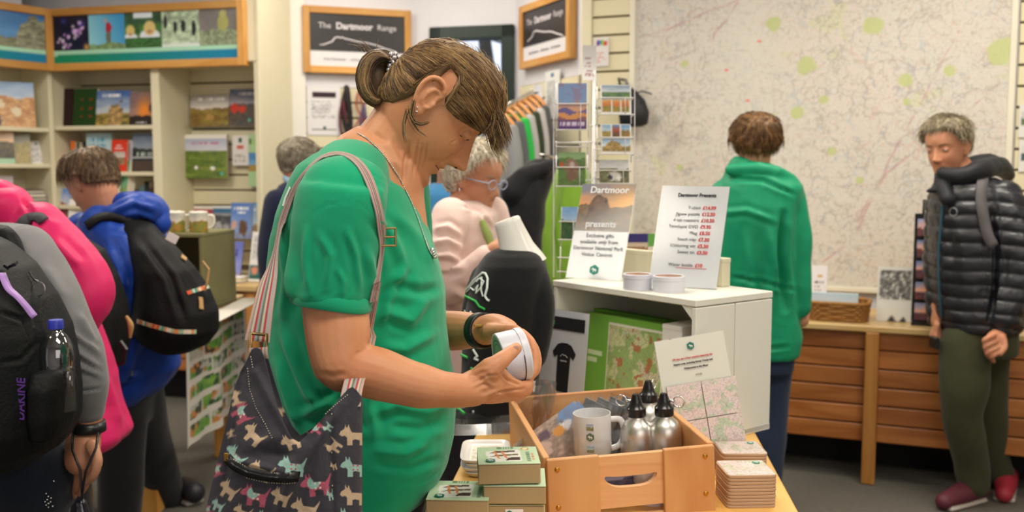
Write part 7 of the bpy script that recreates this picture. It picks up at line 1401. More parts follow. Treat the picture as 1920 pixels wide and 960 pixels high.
for i, (x, y, lb) in enumerate(((.048, .085, 'round pale tin in clear wrap, left inside the crate front'), (.215, .075, 'round pale tin in clear wrap, right inside the crate front'))):
    t = ct('wrapped_tin', lb, 'tin', x+.005, y, fz+.105, .2); obj('can', MB().lathe([(.001, 0), (.038, 0), (.039, .002), (.039, .03), (.040, .031), (.040, .041), (.038, .043), (.036, .0415), (.001, .0415)], seg=40), TINW, t, ang=40); obj('wrap', MB().box((0, 0, .022), (.086, .086, .047), .004), clear_mat('clear_film'), t); obj('wrapped_can_below', MB().lathe([(.001, -.05), (.04, -.05), (.04, -.003), (.001, -.003)], seg=30), TINW, t, ang=40)
t = ct('printed_packet', 'purple-grey printed packet seen through the crate handle slot', 'packet', .17, .075, fz+.09, .05); panel('packet_face', .15, .05, land(150, ('6a6880', '8a88a0'), ('5a5468', '3a3848'), .5), t, res=.004, th=.02)
# boxed puzzles leaning
for i, (x, y, rz, ry, lb) in enumerate(((.098, .215, .12, -.52, 'landscape picture box leaning inside the crate, nearest'), (.115, .25, .15, -.50, 'picture box leaning behind the nearest one'))):
    t = ct('picture_box', lb, 'box', x, y, fz+.100-.01*i, rz, 'picture boxes leaning in the crate', ry=ry, rx=-.5)
    panel('box_front', .155, .105, land(93+i, ('6a90c8', 'd8dce4'), ('8a7a70', 'c8b4a8'), 1.3, rough=.1, spots=[(.85, .85, .2, '7a98c8'), (.72, .72, .1, 'e8e8f0'), (.6, .7, .1, 'd89a50'), (.25, .6, .2, 'd0b8b0'), (.4, .8, .1, '6a5a68')]), t, res=.003, th=.022, m=GLOSS, edge=(.3, .25, .22))
DV = mat('dark_grey_card', '5f6266', .45)
for i in range(6):
    t = ct('disc_case', ('grey topped packet in the crate, %s from the left' % ('first', 'second', 'third', 'fourth', 'fifth', 'sixth')[i]), 'packet', .10+.027*i, .30-.003*i, fz+.055, .25, 'grey topped packets in the crate', ry=.5)
    obj('case', MB().box((0, 0, .085), (.012, .09, .15), .001), DV, t); obj('film', MB().box((0, -.001, .088), (.015, .094, .158)), clear_mat('clear_film'), t)
# ---- jigsaw boxes
GB = mat('kraft_side', 'a8926c', .7, var=.06); 
def cover(u, v):
    c = np.ones(u.shape+(3,))*np.array(C('b9cfae')); k = inpoly(u, v, [(.16, .12), (.72, .16), (.70, .84), (.14, .74)]); c[k] = C('e6e4de')
    for (p, cc) in (([(.2, .62), (.62, .7), (.62, .78), (.3, .76)], '5a4632'), ([(.2, .42), (.68, .5), (.66, .58), (.3, .52)], '7a6648'), ([(.45, .2), (.7, .22), (.68, .38), (.5, .36)], '4a2e26'), ([(.33, .3), (.37, .3), (.30, .75), (.26, .75)], 'd8844a'), ([(.46, .3), (.5, .3), (.42, .75), (.38, .75)], 'd8844a')): k = inpoly(u, v, p); c[k] = C(cc)
    c = np.where((np.hypot((u-.80)*1.2, v-.87) < .085)[..., None], np.array(C('b8862f')), c); c = np.where((np.hypot((u-.80)*1.2, v-.87) < .055)[..., None], np.array(C('e8d8b0')), c)
    k = (v > .88) & (u > .3) & (u < .62) & ((u*26 % 1) > .4); c[k] = C('6a8a68'); k = (u > .80) & (u < .86) & (v > .12) & (v < .7) & ((v*14 % 1) > .3); c[k] = C('4f6a52'); k = (u > .89) & (u < .925) & (v > .16) & (v < .6) & ((v*18 % 1) > .35); c[k] = C('c8765a')
    return c
def flatbox(label, p, rz, w, d_, h, top=True, group='boxed puzzles on the table'):
    t = thing('puzzle_box', label, 'box', p, rz, group); obj('box_sides', MB().box((0, 0, h/2-.0005), (w, d_, h-.003), .0015), GB, t); panel('box_lid_print', w, d_, cover, t, loc=(0, -d_/2, h), rot=(R(-90), 0, 0), res=.0022, th=.0015, edge=(.66, .57, .43)); logo(t, .009, (-w*.30, -d_*.34, h+.0012), (R(-90), 0, 0)); return t
def onz(px, py, z): return WZ(px, py, z)
bxw, bxd, bxh = .104, .098, .036
ptop = onz(960, 884, TZ+.118); 
base = Vector((ptop.x-.001, ptop.y+bxd/2-.012, TZ))
q3 = []
for i, lb in enumerate(('puzzle box at the bottom of the tall stack', 'puzzle box second up in the tall stack', 'puzzle box third up in the tall stack', 'pictorial puzzle box on top of the tall stack')):
    dx, dy, rz = ((.006, 0, -.02), (.002, .004, .015), (.006, .002, -.01), (-.006, .006, .06))[i]; h = (.03, .032, .032, .036)[i]; z = TZ+(0, .031, .064, .097)[i]; q3.append(flatbox(lb, (base.x+dx, base.y+dy, z), rz, bxw, bxd, h))
obj('sticker', MB().box((.002, -bxd/2-.001, .018), (.03, .001, .014)), WHITE, q3[1]); logo(q3[1], .0055, (-.006, -bxd/2-.0018, .018))
p = onz(860, 955, TZ+.06); p.z = TZ; flatbox('puzzle box in the low stack, lower one at the table edge', (p.x-.002, p.y+.045, TZ), -.03, bxw, bxd, .04); flatbox('pictorial puzzle box on the low stack at the table edge', (p.x, p.y+.046, TZ+.041), -.05, bxw, bxd, .036)
# ---- snack trays
tp_ = onz(913, 855, TZ+.03); TR_ = mat('white_melamine', 'e2deda', .3, coat=.3)
def tray(label, z, dx, rz, top):
    t = thing('snack_tray', label, 'tray', (tp_.x+dx, tp_.y+.02, TZ+z), rz, 'stacked white snack trays'); w, d_ = .052, .078
    rr = lambda w_, d__, z_, k=4: [(w_*math.copysign(abs(math.cos(a))**.35, math.cos(a)), d__*math.copysign(abs(math.sin(a))**.35, math.sin(a)), z_) for a in [2*math.pi*j/48 for j in range(48)]]
    obj('dish', MB().loft([rr(w*.8, d_*.85, 0), rr(w*.88, d_*.9, .002), rr(w*.98, d_*.985, .010), rr(w, d_, .012), rr(w*.96, d_*.97, .0122), rr(w*.88, d_*.91, .005), rr(w*.8, d_*.85, .0042)]), TR_, t, smooth=True)
    if top: panel('dish_print', w*1.25, d_*1.4, lambda u, v: mixc(np.array(C('e6e2dc')), mapfn(8, 'e0dccc', 1.2, .5, 'a8b888')(u, v), ss(.5-np.maximum(abs(u-.5), abs(v-.5)), .02, .1)*(.35+.5*(fbm(u*5, v*5, 3) > .48))), t, loc=(0, -d_*.7, .0052), rot=(R(-90), 0, 0), res=.003, th=.0004, edge='e6e2dc')
for i, lb in enumerate(('white snack tray at the bottom of the stack', 'white snack tray second up in the stack', 'white snack tray third up in the stack', 'printed white snack tray on top of the stack')): tray(lb, i*.0085, (.003, -.002, .002, -.003)[i], .02+(.03, -.02, .01, -.02)[i], i == 3)
# ---- folded T-shirts in film
p = onz(905, 800, TZ+.01); t = thing('folded_shirt', 'black T-shirts folded in shiny clear film behind the trays', 'shirt', (p.x, p.y+.09, TZ), .08)
m = MB(); n_ = 18
def shirtgrid(z0, amp, w=.20, d_=.24, sd=1):
    V = []; 
    for j in range(n_+1):
        for i in range(n_+1):
            x = (i/n_-.5)*w; y = (j/n_-.5)*d_; e_ = min(1, 6*min(i, n_-i, j, n_-j)/n_); V.append((x, y, z0*e_**.5+amp*(n3(np.array([[x*22, y*22, sd]]), sd)[0]-.3)*e_))
    f = [(j*(n_+1)+i, j*(n_+1)+i+1, (j+1)*(n_+1)+i+1, (j+1)*(n_+1)+i) for j in range(n_) for i in range(n_)]; return V, f
obj('garment', shirtgrid(.035, .008), fabric('black_jersey', '121316', .9), t, smooth=True); obj('film', shirtgrid(.041, .018, .215, .255, 3), clear_mat('crinkled_film', (.95, .96, .98), .12, .28), t, smooth=False)
obj('printed_ridge', MB().tube([(-.06+.02*k, -.03+.012*math.sin(k*1.7), .042) for k in range(7)], .004, 6).tube([(-.03, -.07, .042), (.0, -.05, .043), (.05, -.06, .042)], .003, 6), mat('white_print', 'd8e4de'), t); obj('printed_line', MB().tube([(-.09, .0, .042), (-.06, -.05, .043), (-.05, -.075, .04)], .003, 6), mat('green_print', '28b04a', .6), t)
# ---- coasters
def coaster_stack(cx, cy, ztop_, zbase, pxw, label_, n, rz):
    pass
cc0 = onz(1398, 872, TZ+.088); COAS = mat('coaster_cork_side', 'b89a80', .7, var=.1)
def coaster(label, p, rz, top, s=.094, sd=1):
    t = thing('map_coaster', label, 'coaster', p, rz, 'stacked square map coasters'); rr = lambda k, z: [(k*s/2*math.copysign(abs(math.cos(a))**.22, math.cos(a)), k*s/2*math.copysign(abs(math.sin(a))**.22, math.sin(a)), z) for a in [2*math.pi*j/40 for j in range(40)]]
    obj('board', MB().loft([rr(.99, 0), rr(1, .001), rr(1, .0046), rr(.985, .0054)]), COAS, t, ang=40)
    if top: panel('map_print', s*.93, s*.93, mapfn(sd, 'e2d4d2', .7, .6, 'b8c8a8'), t, loc=(0, -s*.465, .0059), rot=(R(-90), 0, 0), res=.002, th=.0005, m=GLOSS); logo(t, .0075, (s*.3, s*.3, .0066), (R(-90), 0, 0), '4f9a80')
ordn = ('bottom', 'second', 'third', 'fourth', 'fifth', 'sixth', 'seventh', 'eighth', 'ninth', 'tenth', 'top')
for k, (n, px, py, zt_, lab) in enumerate(((10, 1398, 876, TZ+.085, 'near'), (8, 1387, 838, TZ+.062, 'far'))):
    c_ = onz(px, py, TZ+(n*.0063)); 
    for i in range(n): coaster('map coaster, %s in the %s stack beside the crate' % ('top' if i == n-1 else ordn[i], lab), (c_.x+random.uniform(-.0008, .0008), c_.y, TZ+i*.0063), .05 if k == 0 else .0, i == n-1, sd=3+k)
# ---- white painted display box
WP = mat('white_painted_wood', 'dcdad0', .5, var=.02); sA = W(1305, 565, 2.02); sB = W(1036, 528, 2.22); sC = W(1406, 543, 2.33)
zt = 1.135; A_ = WZ(1305, 563, zt); B_ = WZ(1036, 525, zt); C_ = WZ(1406, 543, zt); ua = (A_-B_); wS = ua.length; angS = math.atan2(ua.y, ua.x); dS = (C_-A_).length
dS = .27
st = thing('display_box', 'white painted open-fronted display box holding the signs', 'box', (B_.x, B_.y, TZ), angS); H_ = zt-TZ
obj('top_board', MB().box((wS/2, dS/2, H_-.008), (wS, dS, .016), .002), WP, st); obj('base_board', MB().box((wS/2, dS/2, .008), (wS, dS, .016), .002), WP, st)
obj('side_board', MB().box((wS-.007, dS*.25, (H_-.016)/2), (.014, dS*.49, H_-.02), .002), WP, st); obj('side_board', MB().box((wS-.007, dS*.75, (H_-.016)/2), (.014, dS*.49, H_-.02), .002), WP, st); obj('side_board', MB().box((.007, dS*.5, (H_-.016)/2), (.014, dS*.98, H_-.02), .002), WP, st)
obj('back_board', MB().box((wS/2, dS-.005, H_/2), (wS-.02, .01, H_-.03)), WP, st); obj('corner_block', MB().prism([(0, 0), (.032, 0), (.032, -.03)], .004, .02, M=Matrix.Translation((wS-.046, 0, H_-.016))), WP, st)
FS = Frame((B_.x, B_.y), angS)
def stand(Fr, v, pxs, yt, yb, zb, label, fn, d=.004, lean=.14, cat='sign', name='sign_holder', res=.003, yaw=0, acr=True, roll=0):
    u0, _ = Fr.pix(pxs[0], yb, v); u1, _ = Fr.pix(pxs[1], yb, v); p = Fr.w((u0+u1)/2, v, zb); w = u1-u0; t_ = thing(name, label, cat, p, (-lean, roll, Fr.a+yaw)); 
    h = (Fr.pix((pxs[0]+pxs[1])/2, yt, v+lean*.2)[1]-zb)/math.cos(lean)
    o = panel('sheet', w-.004, h-.004, fn, t_, loc=(0, 0, .002), res=res, th=.001); 
    if acr: obj('acrylic_sleeve', MB().box((0, -.0014, h/2), (w, .0012, h)).box((0, .0024, h/2), (w, .0012, h)).box((0, .03, .002), (w, .06, .003)), clear_mat('acrylic'), t_)
    return t_, w, h
DK = mat('print_dark_grey', '55555c', .5, var=0); RD = mat('print_red', 'd04a48', .5, var=0); WT = mat('print_white', 'ececee', .5, var=0); BK2 = mat('print_black', '242428', .5, var=0)
FA = lambda x, y: Frame(tuple(WZ(x, y, zt)[:2]), R(-30))
t_, w, h = stand(FA(1112, 524), 0, (1060, 1165), 344, 524, zt, 'tall sign with a sunset photo over a white sheet, left on the display box', patch((0, 1, .5, 1, land(101, ('8a8a9a', 'e0a070'), ('5a4a38', '8a6a48'), .52, tor=(.38, .2, .3, '6a5040'), sun=(.86, .56, .3, 'f8b868'))), bgc='d8d9e0'), lean=.38)
tl = lambda s, x, z, sz, m, b_=0, al='CENTER': text(s, sz, m, t_, (x*w, -.0024, z*h), bold=b_, align=al, ext=.0003)
tl('Dartmoor', .03, .925, .027, WT, .0006); tl('presents', -.02, .565, .026, WT, .0006)
for i, s_ in enumerate(('Exclusive gifts', 'available only from', 'Dartmoor National Park', 'Visitor Centres')): tl(s_, -.0, .445-.065*i, .0145, DK)
logo(t_, .014, (0, -.003, .095*h), col='1a8a78')
t_, w, h = stand(FA(1280, 540), 0, (1214, 1344), 348, 540, zt, 'tall white price list sheet, right on the display box', solid('d8d9e0'), lean=.36)
tl('Dartmoor Presents', .04, .9, .0125, BK2, .0005)
for i, (a_, b__) in enumerate((('T-shirt', '£14.99'), ('Jigsaw puzzle', '£12.50'), ('4 set coasters', '£10.50'), ('Timelapse DVD', '£9.95'), ('Mug', '£8.50'), ('Snack tray', '£7.50'), ('Colouring set', '£5.50'), ('Sweet tin', '£3.50'), ('', ''), ('Water bottle', '£10'))):
    if a_: tl(a_, .12, .775-.062*i, .0118, DK, 0, 'RIGHT'); tl(b__, .15, .775-.062*i, .0122, RD, .0004, 'LEFT')
obj('red_underline', MB().box((.1*w, -.0024, .19*h), (w*.45, .0004, .0012)), RD, t_)
for i, (px, py, r_, lb) in enumerate(((1197, 544, .0345, 'white tin with a printed lid, left of the pair on the display box'), (1256, 548, .0375, 'white tin with a printed lid, right of the pair on the display box'))):
    q_ = WZ(px, py, zt); t_ = thing('sweet_tin', lb, 'tin', (q_.x, q_.y+.02, zt), 0, 'sweet tins on the white display box'); obj('can', MB().lathe([(.001, 0), (r_, 0), (r_, .026), (r_+.001, .027), (r_+.001, .036), (r_-.001, .038), (r_-.004, .0365), (.001, .0365)], seg=44), TINW, t_, ang=40)
    obj('lid_print', MB().lathe([(.001, .0367), (r_-.006, .0367), (r_-.006, .0372), (.001, .0372)], seg=40), mat('lid_print_brown', '9a6a50', .4, var=.5, vs_=45), t_)
for (x0, x1, yt_, lb) in ((1170, 1222, 470, 'pale card block behind the left tin'), (1334, 1362, 486, 'narrow cream box standing behind the price list')):
    vv = .2 if x0 < 1200 else .245; u0, _ = FS.pix(x0, 530, vv); u1, _ = FS.pix(x1, 530, vv); z1 = FS.pix(x0, yt_, vv)[1]; t_ = thing('card_box', lb, 'box', FS.w((u0+u1)/2, vv, zt), FS.a); obj('box_body', MB().box((0, 0, (z1-zt)/2), (u1-u0, .03, z1-zt), .002), mat('cream_card', 'cfc8ae', .7), t_); obj('box_lid', MB().box((0, 0, (z1-zt)), (u1-u0+.002, .032, .012), .002), mat('cream_card'if False else 'cream_card', 'cfc8ae'), t_)
# inside the box
def inside(label, v, x0, x1, yt, yb, fn, nm='puzzle_box', d=.04, lean=.08, cat='box', rs=.003):
    u0, z0 = FS.pix(x0, yb, v); u1, _ = FS.pix(x1, yb, v); z1 = FS.pix((x0+x1)/2, yt, v)[1]; t_ = thing(nm, label, cat, FS.w((u0+u1)/2, v, TZ+.017), (-lean, 0, FS.a)); panel('box_front', u1-u0, z1-TZ-.017, fn, t_, res=rs, th=d, edge=(.42, .62, .3)); return t_, u1-u0, z1-TZ-.017
gmap = lambda u, v: mixc(mapfn(9, 'c8d4a0', 1, .45, '7fae5a')(u, v), np.array(C('b06a48')), (fbm(u*9, v*9, 33) > .66)*.8)
inside('green puzzle box with an illustrated map, inside the display box', .04, 1092, 1240, 598, 722, patch((.28, .98, .0, .93, patch((.03, .97, .03, .97, gmap), bgc='e8ecdc')), (.03, .22, .55, .6, solid('d8ecc8')), (.03, .16, .47, .52, solid('d8ecc8')), bgc='7cb84e'))
inside('bright green puzzle box behind the illustrated map box', .115, 1086, 1238, 588, 700, solid('6fae44'))
t_ = thing('white_carton', 'small white carton with a dark mark inside the display box', 'box', FS.w(FS.pix(1270, 650, .06)[0], .09, TZ+.2), FS.a); hc_ = FS.pix(1270, 608, .06)[1]-TZ-.2
obj('carton', MB().box((0, 0, hc_/2), (.062, .1, max(.03, hc_)), .002), WHITE, t_); obj('carton_flap', MB().box((0, -.05, hc_-.006), (.058, .002, .008)), WHITE, t_); obj('dark_mark', MB().box((0, -.051, hc_*.4), (.014, .001, .008)), BLACK, t_)
t_ = thing('carton_stack', 'tall plain carton under the small white carton', 'box', FS.w(FS.pix(1270, 650, .06)[0], .09, TZ+.017), FS.a); obj('carton', MB().box((0, 0, .09), (.06, .1, .18), .002), mat('cream_card', 'cfc8ae'), t_); obj('carton_lid', MB().box((0, 0, .174), (.063, .103, .016), .001), mat('cream_card', 'cfc8ae'), t_)
# T-shirt price sheet, left front of box
F1 = Frame((B_.x, B_.y-.09), angS+.12); z0 = TZ
t_, w, h = stand(F1, 0, (1000, 1092), 580, 745, TZ+.0, 'white sheet with a black T-shirt picture and a green starburst', solid('dcdde6'), lean=.1)
tl = lambda s, x, z, sz, m, b_=0, al='CENTER': text(s, sz, m, t_, (x*w, -.0024, z*h), bold=b_, align=al, ext=.0003)
obj('black_banner', MB().box((.10*w, -.0024, .87*h), (w*.66, .0005, h*.12)), BK2, t_)
tsh = [(-.5, .30), (-.30, .46), (-.12, .5), (.12, .5), (.30, .46), (.5, .30), (.42, .18), (.28, .24), (.26, -.5), (-.26, -.5), (-.28, .24), (-.42, .18)]; obj('shirt_picture', MB().prism([(x*w*.46+.06*w, z*h*.46+.46*h) for x, z in tsh[::-1]], -.0026, -.0021), BK2, t_)
obj('starburst', MB().prism([((.014 if j % 2 else .0105)*math.cos(a)-.24*w, (.014 if j % 2 else .0105)*math.sin(a)+.87*h) for j, a in enumerate([2*math.pi*j/24 for j in range(24)])], -.0032, -.0026), mat('starburst_green', '4fae62', .5), t_)
text('NEW', .008, WT, t_, (-.24*w, -.0036, .87*h), ext=.0002, bold=.0002); obj('shirt_ridge', MB().tube([(.06*w+x, -.0029, .56*h+z) for x, z in ((-.012, 0), (-.005, .006), (0, .004), (.006, .004), (.013, -.001))], .0006, 5), WT, t_); text('DON\'T BE', .0048, WT, t_, (.06*w, -.003, .52*h), ext=.0002)
tl('£18.00', .08, .13, .0125, BK2, .0004)
# map coaster set sign, right front
F2 = Frame((WZ(1324, 866, TZ).x, WZ(1324, 866, TZ).y), .06)
t_, w, h = stand(F2, .0, (1264, 1398), 628, 866, TZ, 'upright cream sheet about map coasters right of the crate', solid('e2ded2'), lean=.16, roll=-.15)
tl = lambda s, x, z, sz, m, b_=0, al='CENTER': text(s, sz, m, t_, (x*w, -.0024, z*h), bold=b_, align=al, ext=.0003)
logo(t_, .0085, (.0, -.003, .92*h)); tl('OS map set of four coasters featuring the', 0, .83, .0052, RD, .0002); tl('Haytor area, including Bovey Tracey and', 0, .79, .0052, BK2, .0002); tl('Widecombe in the Moor', .03, .75, .0052, BK2, .0002); tl('£10.50', .05, .69, .005, DK)
for i, (x, z) in enumerate(((-.030, .095), (.046, .095), (-.030, .016), (.046, .016))):
    q_ = RM[t_.name] @ Vector((x, -.008, z)); c_ = thing('map_coaster', ('square map coaster upright on the cream sheet, upper left', 'square map coaster upright on the cream sheet, upper right', 'square map coaster upright on the cream sheet, lower left', 'square map coaster upright on the cream sheet, lower right')[i], 'coaster', q_, tuple(t_.rotation_euler), 'map coasters displayed upright')
    panel('map_print', .074, .077, mapfn(11+i, 'e2d0ce', .8, .6, 'a8c8a0'), c_, res=.0014, th=.004, m=GLOSS, edge=(.7, .6, .5))
    if i == 3: logo(c_, .0065, (.028, -.001, .010))
# ---- mannequin bust
t_ = thing('mannequin_bust', 'white mannequin bust wearing a black T-shirt with a white drawing', 'mannequin', W(950, 780, 2.38)); Ym = 2.36
tb_, nb_ = W(950, 412, Ym), W(974, 478, Ym); axm = (tb_-nb_).normalized(); Mm = basis(nb_, Vector((1, 0, 0))-axm*axm.x, axm); Hn = (tb_-nb_).length
obj('neck_form', MB().lathe([(.001, Hn+.002), (.030, Hn+.001), (.0335, Hn-.004), (.0335, Hn-.012), (.037, Hn*.6), (.043, Hn*.2), (.056, -.015), (.06, -.03)], seg=40, M=Mm), mat('mannequin_white', 'e0ded8', .35, coat=.2), t_, world=True, ang=50)
mb = MB(); sil(mb, [(468, 930, 1002, Ym, .045), (478, 912, 1014, Ym, .075), (496, 899, 1024, Ym, .10), (530, 884, 1027, Ym, .115), (580, 876, 1022, Ym, .12), (640, 868, 1018, Ym, .12), (700, 866, 1010, Ym, .115), (770, 872, 1005, Ym, .11), (786, 880, 1000, Ym, .10)]); mb.limb([W(1000, 510, Ym-.02), W(1010, 560, Ym-.05), W(1008, 620, Ym-.06), W(1000, 665, Ym-.06)], [.035, .038, .036, .034], 16); mb.limb([W(905, 520, Ym+.02), W(890, 580, Ym+.03), W(882, 640, Ym+.03)], [.03, .032, .03], 14)
ms = solidbody('black_tshirt', mb, .006, fabric('black_jersey', '121316', .9), t_, noise=[(.003, (9, 9, 5), 6)]); mv = wbvh(ms)
def inkline(path, w_, m_, name, par=t_, bv=mv, n=6):
    m = MB(); d = drape(bv, path, .0015, n)
    if len(d) > 2: m.tube([p for p, _ in d], w_, 6); obj(name, m, m_, par, world=True)
WPR = mat('white_print', 'd8e4de'); GPR = mat('green_print', '28b04a')
inkline([(874, 545), (890, 525), (905, 512), (911, 513), (915, 522), (914, 540), (910, 555), (914, 562), (919, 564)], .0028, WPR, 'print_outline'); inkline([(876, 547), (884, 540), (890, 545), (897, 535), (893, 550), (902, 540), (908, 528), (900, 522), (893, 530)], .002, WPR, 'print_detail'); inkline([(880, 540), (896, 524), (904, 520), (903, 545), (907, 558)], .002, WPR, 'print_detail'); inkline([(869, 553), (893, 565), (900, 575), (912, 581)], .003, GPR, 'print_green_line')
inkline([(872, 582), (875, 592)], .0018, WPR, 'print_letter'); inkline([(880, 590), (883, 584), (888, 592)], .0018, WPR, 'print_letter'); inkline([(866, 665), (880, 672)], .0035, GPR, 'print_green_line'); inkline([(888, 655), (896, 668), (890, 672), (899, 676)], .003, WPR, 'print_letter'); inkline([(884, 690), (892, 694)], .003, GPR, 'print_green_line')
# crumpled clear bag behind the crate
p = W(1000, 722, 2.06); t_ = thing('clear_bag', 'crumpled clear plastic bag beside the fingertips', 'bag', (p.x, p.y, TZ), .2); m = MB(); rn_ = random.Random(8)
m.loft([[((.02+.03*z)*math.cos(a)*rn_.uniform(.75, 1.2), .03*math.sin(a)*rn_.uniform(.8, 1.2), z*.16) for a in [2*math.pi*j/14 for j in range(14)]] for z in (0, .2, .4, .6, .8, 1)]); obj('film', m, clear_mat('crinkled_film'), t_);
# ================= POSTCARD RACK
Yr = 3.15; WIRE = mat('white_wire', 'd8d6d8', .4); rk = thing('postcard_rack', 'white wire carousel of postcards in front of the hanging clothes', 'rack', (W(1112, 400, Yr).x, Yr, 0))
base_ = W(1112, 400, Yr); zt_ = W(1112, 150, Yr).z
obj('pole', MB().cyl((base_.x, Yr, .03), (base_.x, Yr, zt_+.03), .005), WIRE, rk, world=True, smooth=True); obj('foot', MB().lathe([(.001, 0), (.2, 0), (.2, .012), (.02, .03), (.001, .03)], c=(base_.x, Yr, 0), seg=32), WIRE, rk, world=True, ang=40)
def pcell(px0, px1, yt, yb, ya, Y, fn, label, lean=.12):
    """one wire pocket with its card; ya = yaw"""
    a, b_ = W(px0, yb, Y), W(px1, yb, Y); w = (b_.x-a.x)/math.cos(ya); z1 = W(px0, yt, Y).z; h = z1-a.z; c_ = Vector(((a.x+b_.x)/2, Y, a.z))
    M_ = Matrix.Translation(c_) @ Matrix.Rotation(ya, 4, 'Z') @ Matrix.Rotation(-lean, 4, 'X'); m = MB()
    for z in (.0, .55): m.tube([M_ @ Vector(p) for p in ((-w/2-.006, .03, z*h), (-w/2-.006, -.012, z*h), (w/2+.006, -.012, z*h), (w/2+.006, .03, z*h))], .0018, 6)
    m.tube([M_ @ Vector((w*.28, -.012, -.0)), M_ @ Vector((w*.28, -.012, h*.55))], .0013, 5)
    m.tube([M_ @ Vector((-w/2-.006, .03, -.02)), M_ @ Vector((-w/2-.006, .03, h*1.02))], .002, 5); m.tube([M_ @ Vector((w/2+.006, .03, -.02)), M_ @ Vector((w/2+.006, .03, h*1.02))], .002, 5); m.tube([M_ @ Vector((0, .03, .02)), Vector((base_.x, Yr, a.z+.02))], .002, 5)
    obj('wire_pocket', m, WIRE, rk, world=True, smooth=True)
    if fn is None: return
    t = thing('postcard', label, 'postcard', M_ @ Vector((0, -.004, .003)), (-lean, 0, ya), 'postcards on the wire carousel'); panel('card', w*.98, h*.97, fn, t, res=.004, th=.012, m=GLOSS, edge=(.8, .8, .84))
def poster(u, v):
    c = mixc(np.array(C('e0a878')), np.array(C('8f86a8')), ss(v, .35, .7)); c = mixc(c, np.array(C('7aa0d0')), (fbm(u*3, v*6, 4) > .52)*(v > .55)*.8); c = np.where((v < .42+.05*np.sin(u*7))[..., None], np.array(C('6a5f98')), c); c = np.where((v < .34+.03*np.sin(u*9+1))[..., None], np.array(C('d8985a')), c); c = np.where((v < .24+.04*np.sin(u*6+2))[..., None], np.array(C('8a5a68')), c); c = np.where((v < .18)[..., None], np.array(C('5a3a78')), c)
    k = (v > .07) & (v < .15) & (u > .08) & (u < .92) & (n2(u*26, v*0, 8) > .4); c[k] = C('d8c8e0'); return c
four = lambda s_, a_, b_: patch((.04, .96, .52, .96, land(s_, ('8aa0b8', 'd0d8e0'), a_, .5)), *[(.04+.31*k, .33+.31*k, .05, .48, land(s_+1+k, b_, ('7a8a3a', 'c08a3a'), .5)) for k in range(3)], bgc='e6e4e0')
pcell(1046, 1100, 155, 244, -.06, 3.02, poster, 'tall purple moorland postcard, top left of the wire carousel', lean=.05)
pcell(1046, 1098, 262, 276, -.06, 3.02, None, '')
pcell(1046, 1098, 285, 350, -.06, 3.02, land(113, ('7a9a68', '8aa878'), ('4a6a38', '6a8a48'), .82, spots=[(.5, .55, .28, '8a6a5a'), (.5, .3, .2, '7a5a4a'), (.12, .62, .08, 'c04030'), (.5, .62, .1, 'b8a8a0')]), 'postcard of a shaggy brown animal, left column of the carousel')
pcell(1052, 1082, 388, 450, -.25, 3.0, land(115, ('7aa8e0', 'b8d0e8'), ('3a5a4a', '4a6a3a'), .55), 'postcard of blue sky over dark trees, low on the carousel')
pcell(1050, 1080, 462, 510, -.25, 3.0, None, '')
pcell(1127, 1184, 158, 216, .10, 3.0, four(120, ('4a6a5a', '7aa04a'), ('d8a050', 'c86a30')), 'multi-view postcard with autumn colours, top right of the carousel', lean=.16)
pcell(1127, 1184, 232, 290, .10, 3.0, patch((.04, .32, .54, .96, land(125, ('8ab0d0', 'c0d0d8'), ('8a7a3a', 'c0a050'), .5)), (.36, .62, .54, .96, land(126, ('5a8ab8', 'b04a3a'), ('4a5a3a', 'a03a2a'), .6)), (.66, .96, .54, .96, land(127, ('6a9ac8', 'a8c0d0'), ('b8843a', '6a6a3a'), .6)), (.04, .96, .05, .5, land(128, ('8aa8c8', 'd0dce4'), ('a8843a', '8a8a4a'), .45, tor=(.4, .3, .5, 'a88a50'))), bgc='e8e6e2'), 'multi-view postcard with a rocky tor, right column of the carousel', lean=.16)
pcell(1124, 1180, 300, 345, .10, 3.0, land(130, ('a8a8a8', 'd8d8d8'), ('5a5a3a', '8a8a5a'), .6, spots=[(.5, .3, .25, 'c8c4c0'), (.35, .25, .1, '2a2a2a'), (.65, .2, .1, 'e8e4e0')]), 'postcard of a stream through rocks, right column of the carousel', lean=.16)
m = MB()
for x in (1038, 1104, 1120, 1190): m.tube([W(x, 150, 3.05), W(x, 520, 3.05)], .0018, 5)
obj('wire_upright', m, WIRE, rk, world=True); rk_ = m
t = thing('curled_notice', 'curled white paper notice on top of the postcard carousel', 'notice', W(1106, 150, Yr-.02)); hh = W(1106, 84, Yr).z-W(1106, 150, Yr).z; panel('sheet', .045, hh, lines('dedcdc', [(.1, .7, 8, .15, .85)], tc='b08a8a'), t, res=.005, th=.001, curve=lambda u, v: .02*np.sin(v*2.2)+.01*u, loc=(0, 0, 0))
# postcard seen between the two tall signs
t = thing('counter_leaflet', 'small leaflet with a purple top band seen between the tall signs', 'leaflet', W(1202, 474, 2.9)); wL = .085; panel('card', wL, W(1202, 438, 2.9).z-W(1202, 474, 2.9).z, patch((0, 1, .5, 1, solid('3f3a78')), (.75, 1, .3, 1, solid('6aa85a')), (0, .75, 0, .5, land(133, ('c8b8a8', 'd8c8b8'), ('8a6a4a', 'b09070'), .6)), bgc='e0dcd8'), t, res=.004); hz_ = W(1202, 474, 2.9).z; obj('card_stand', MB().box((0, .012, -hz_/2+.01), (wL, .014, hz_-.02)).box((0, .02, -hz_+.01), (.22, .2, .02)), mat('cream_card', 'cfc8ae'), t)
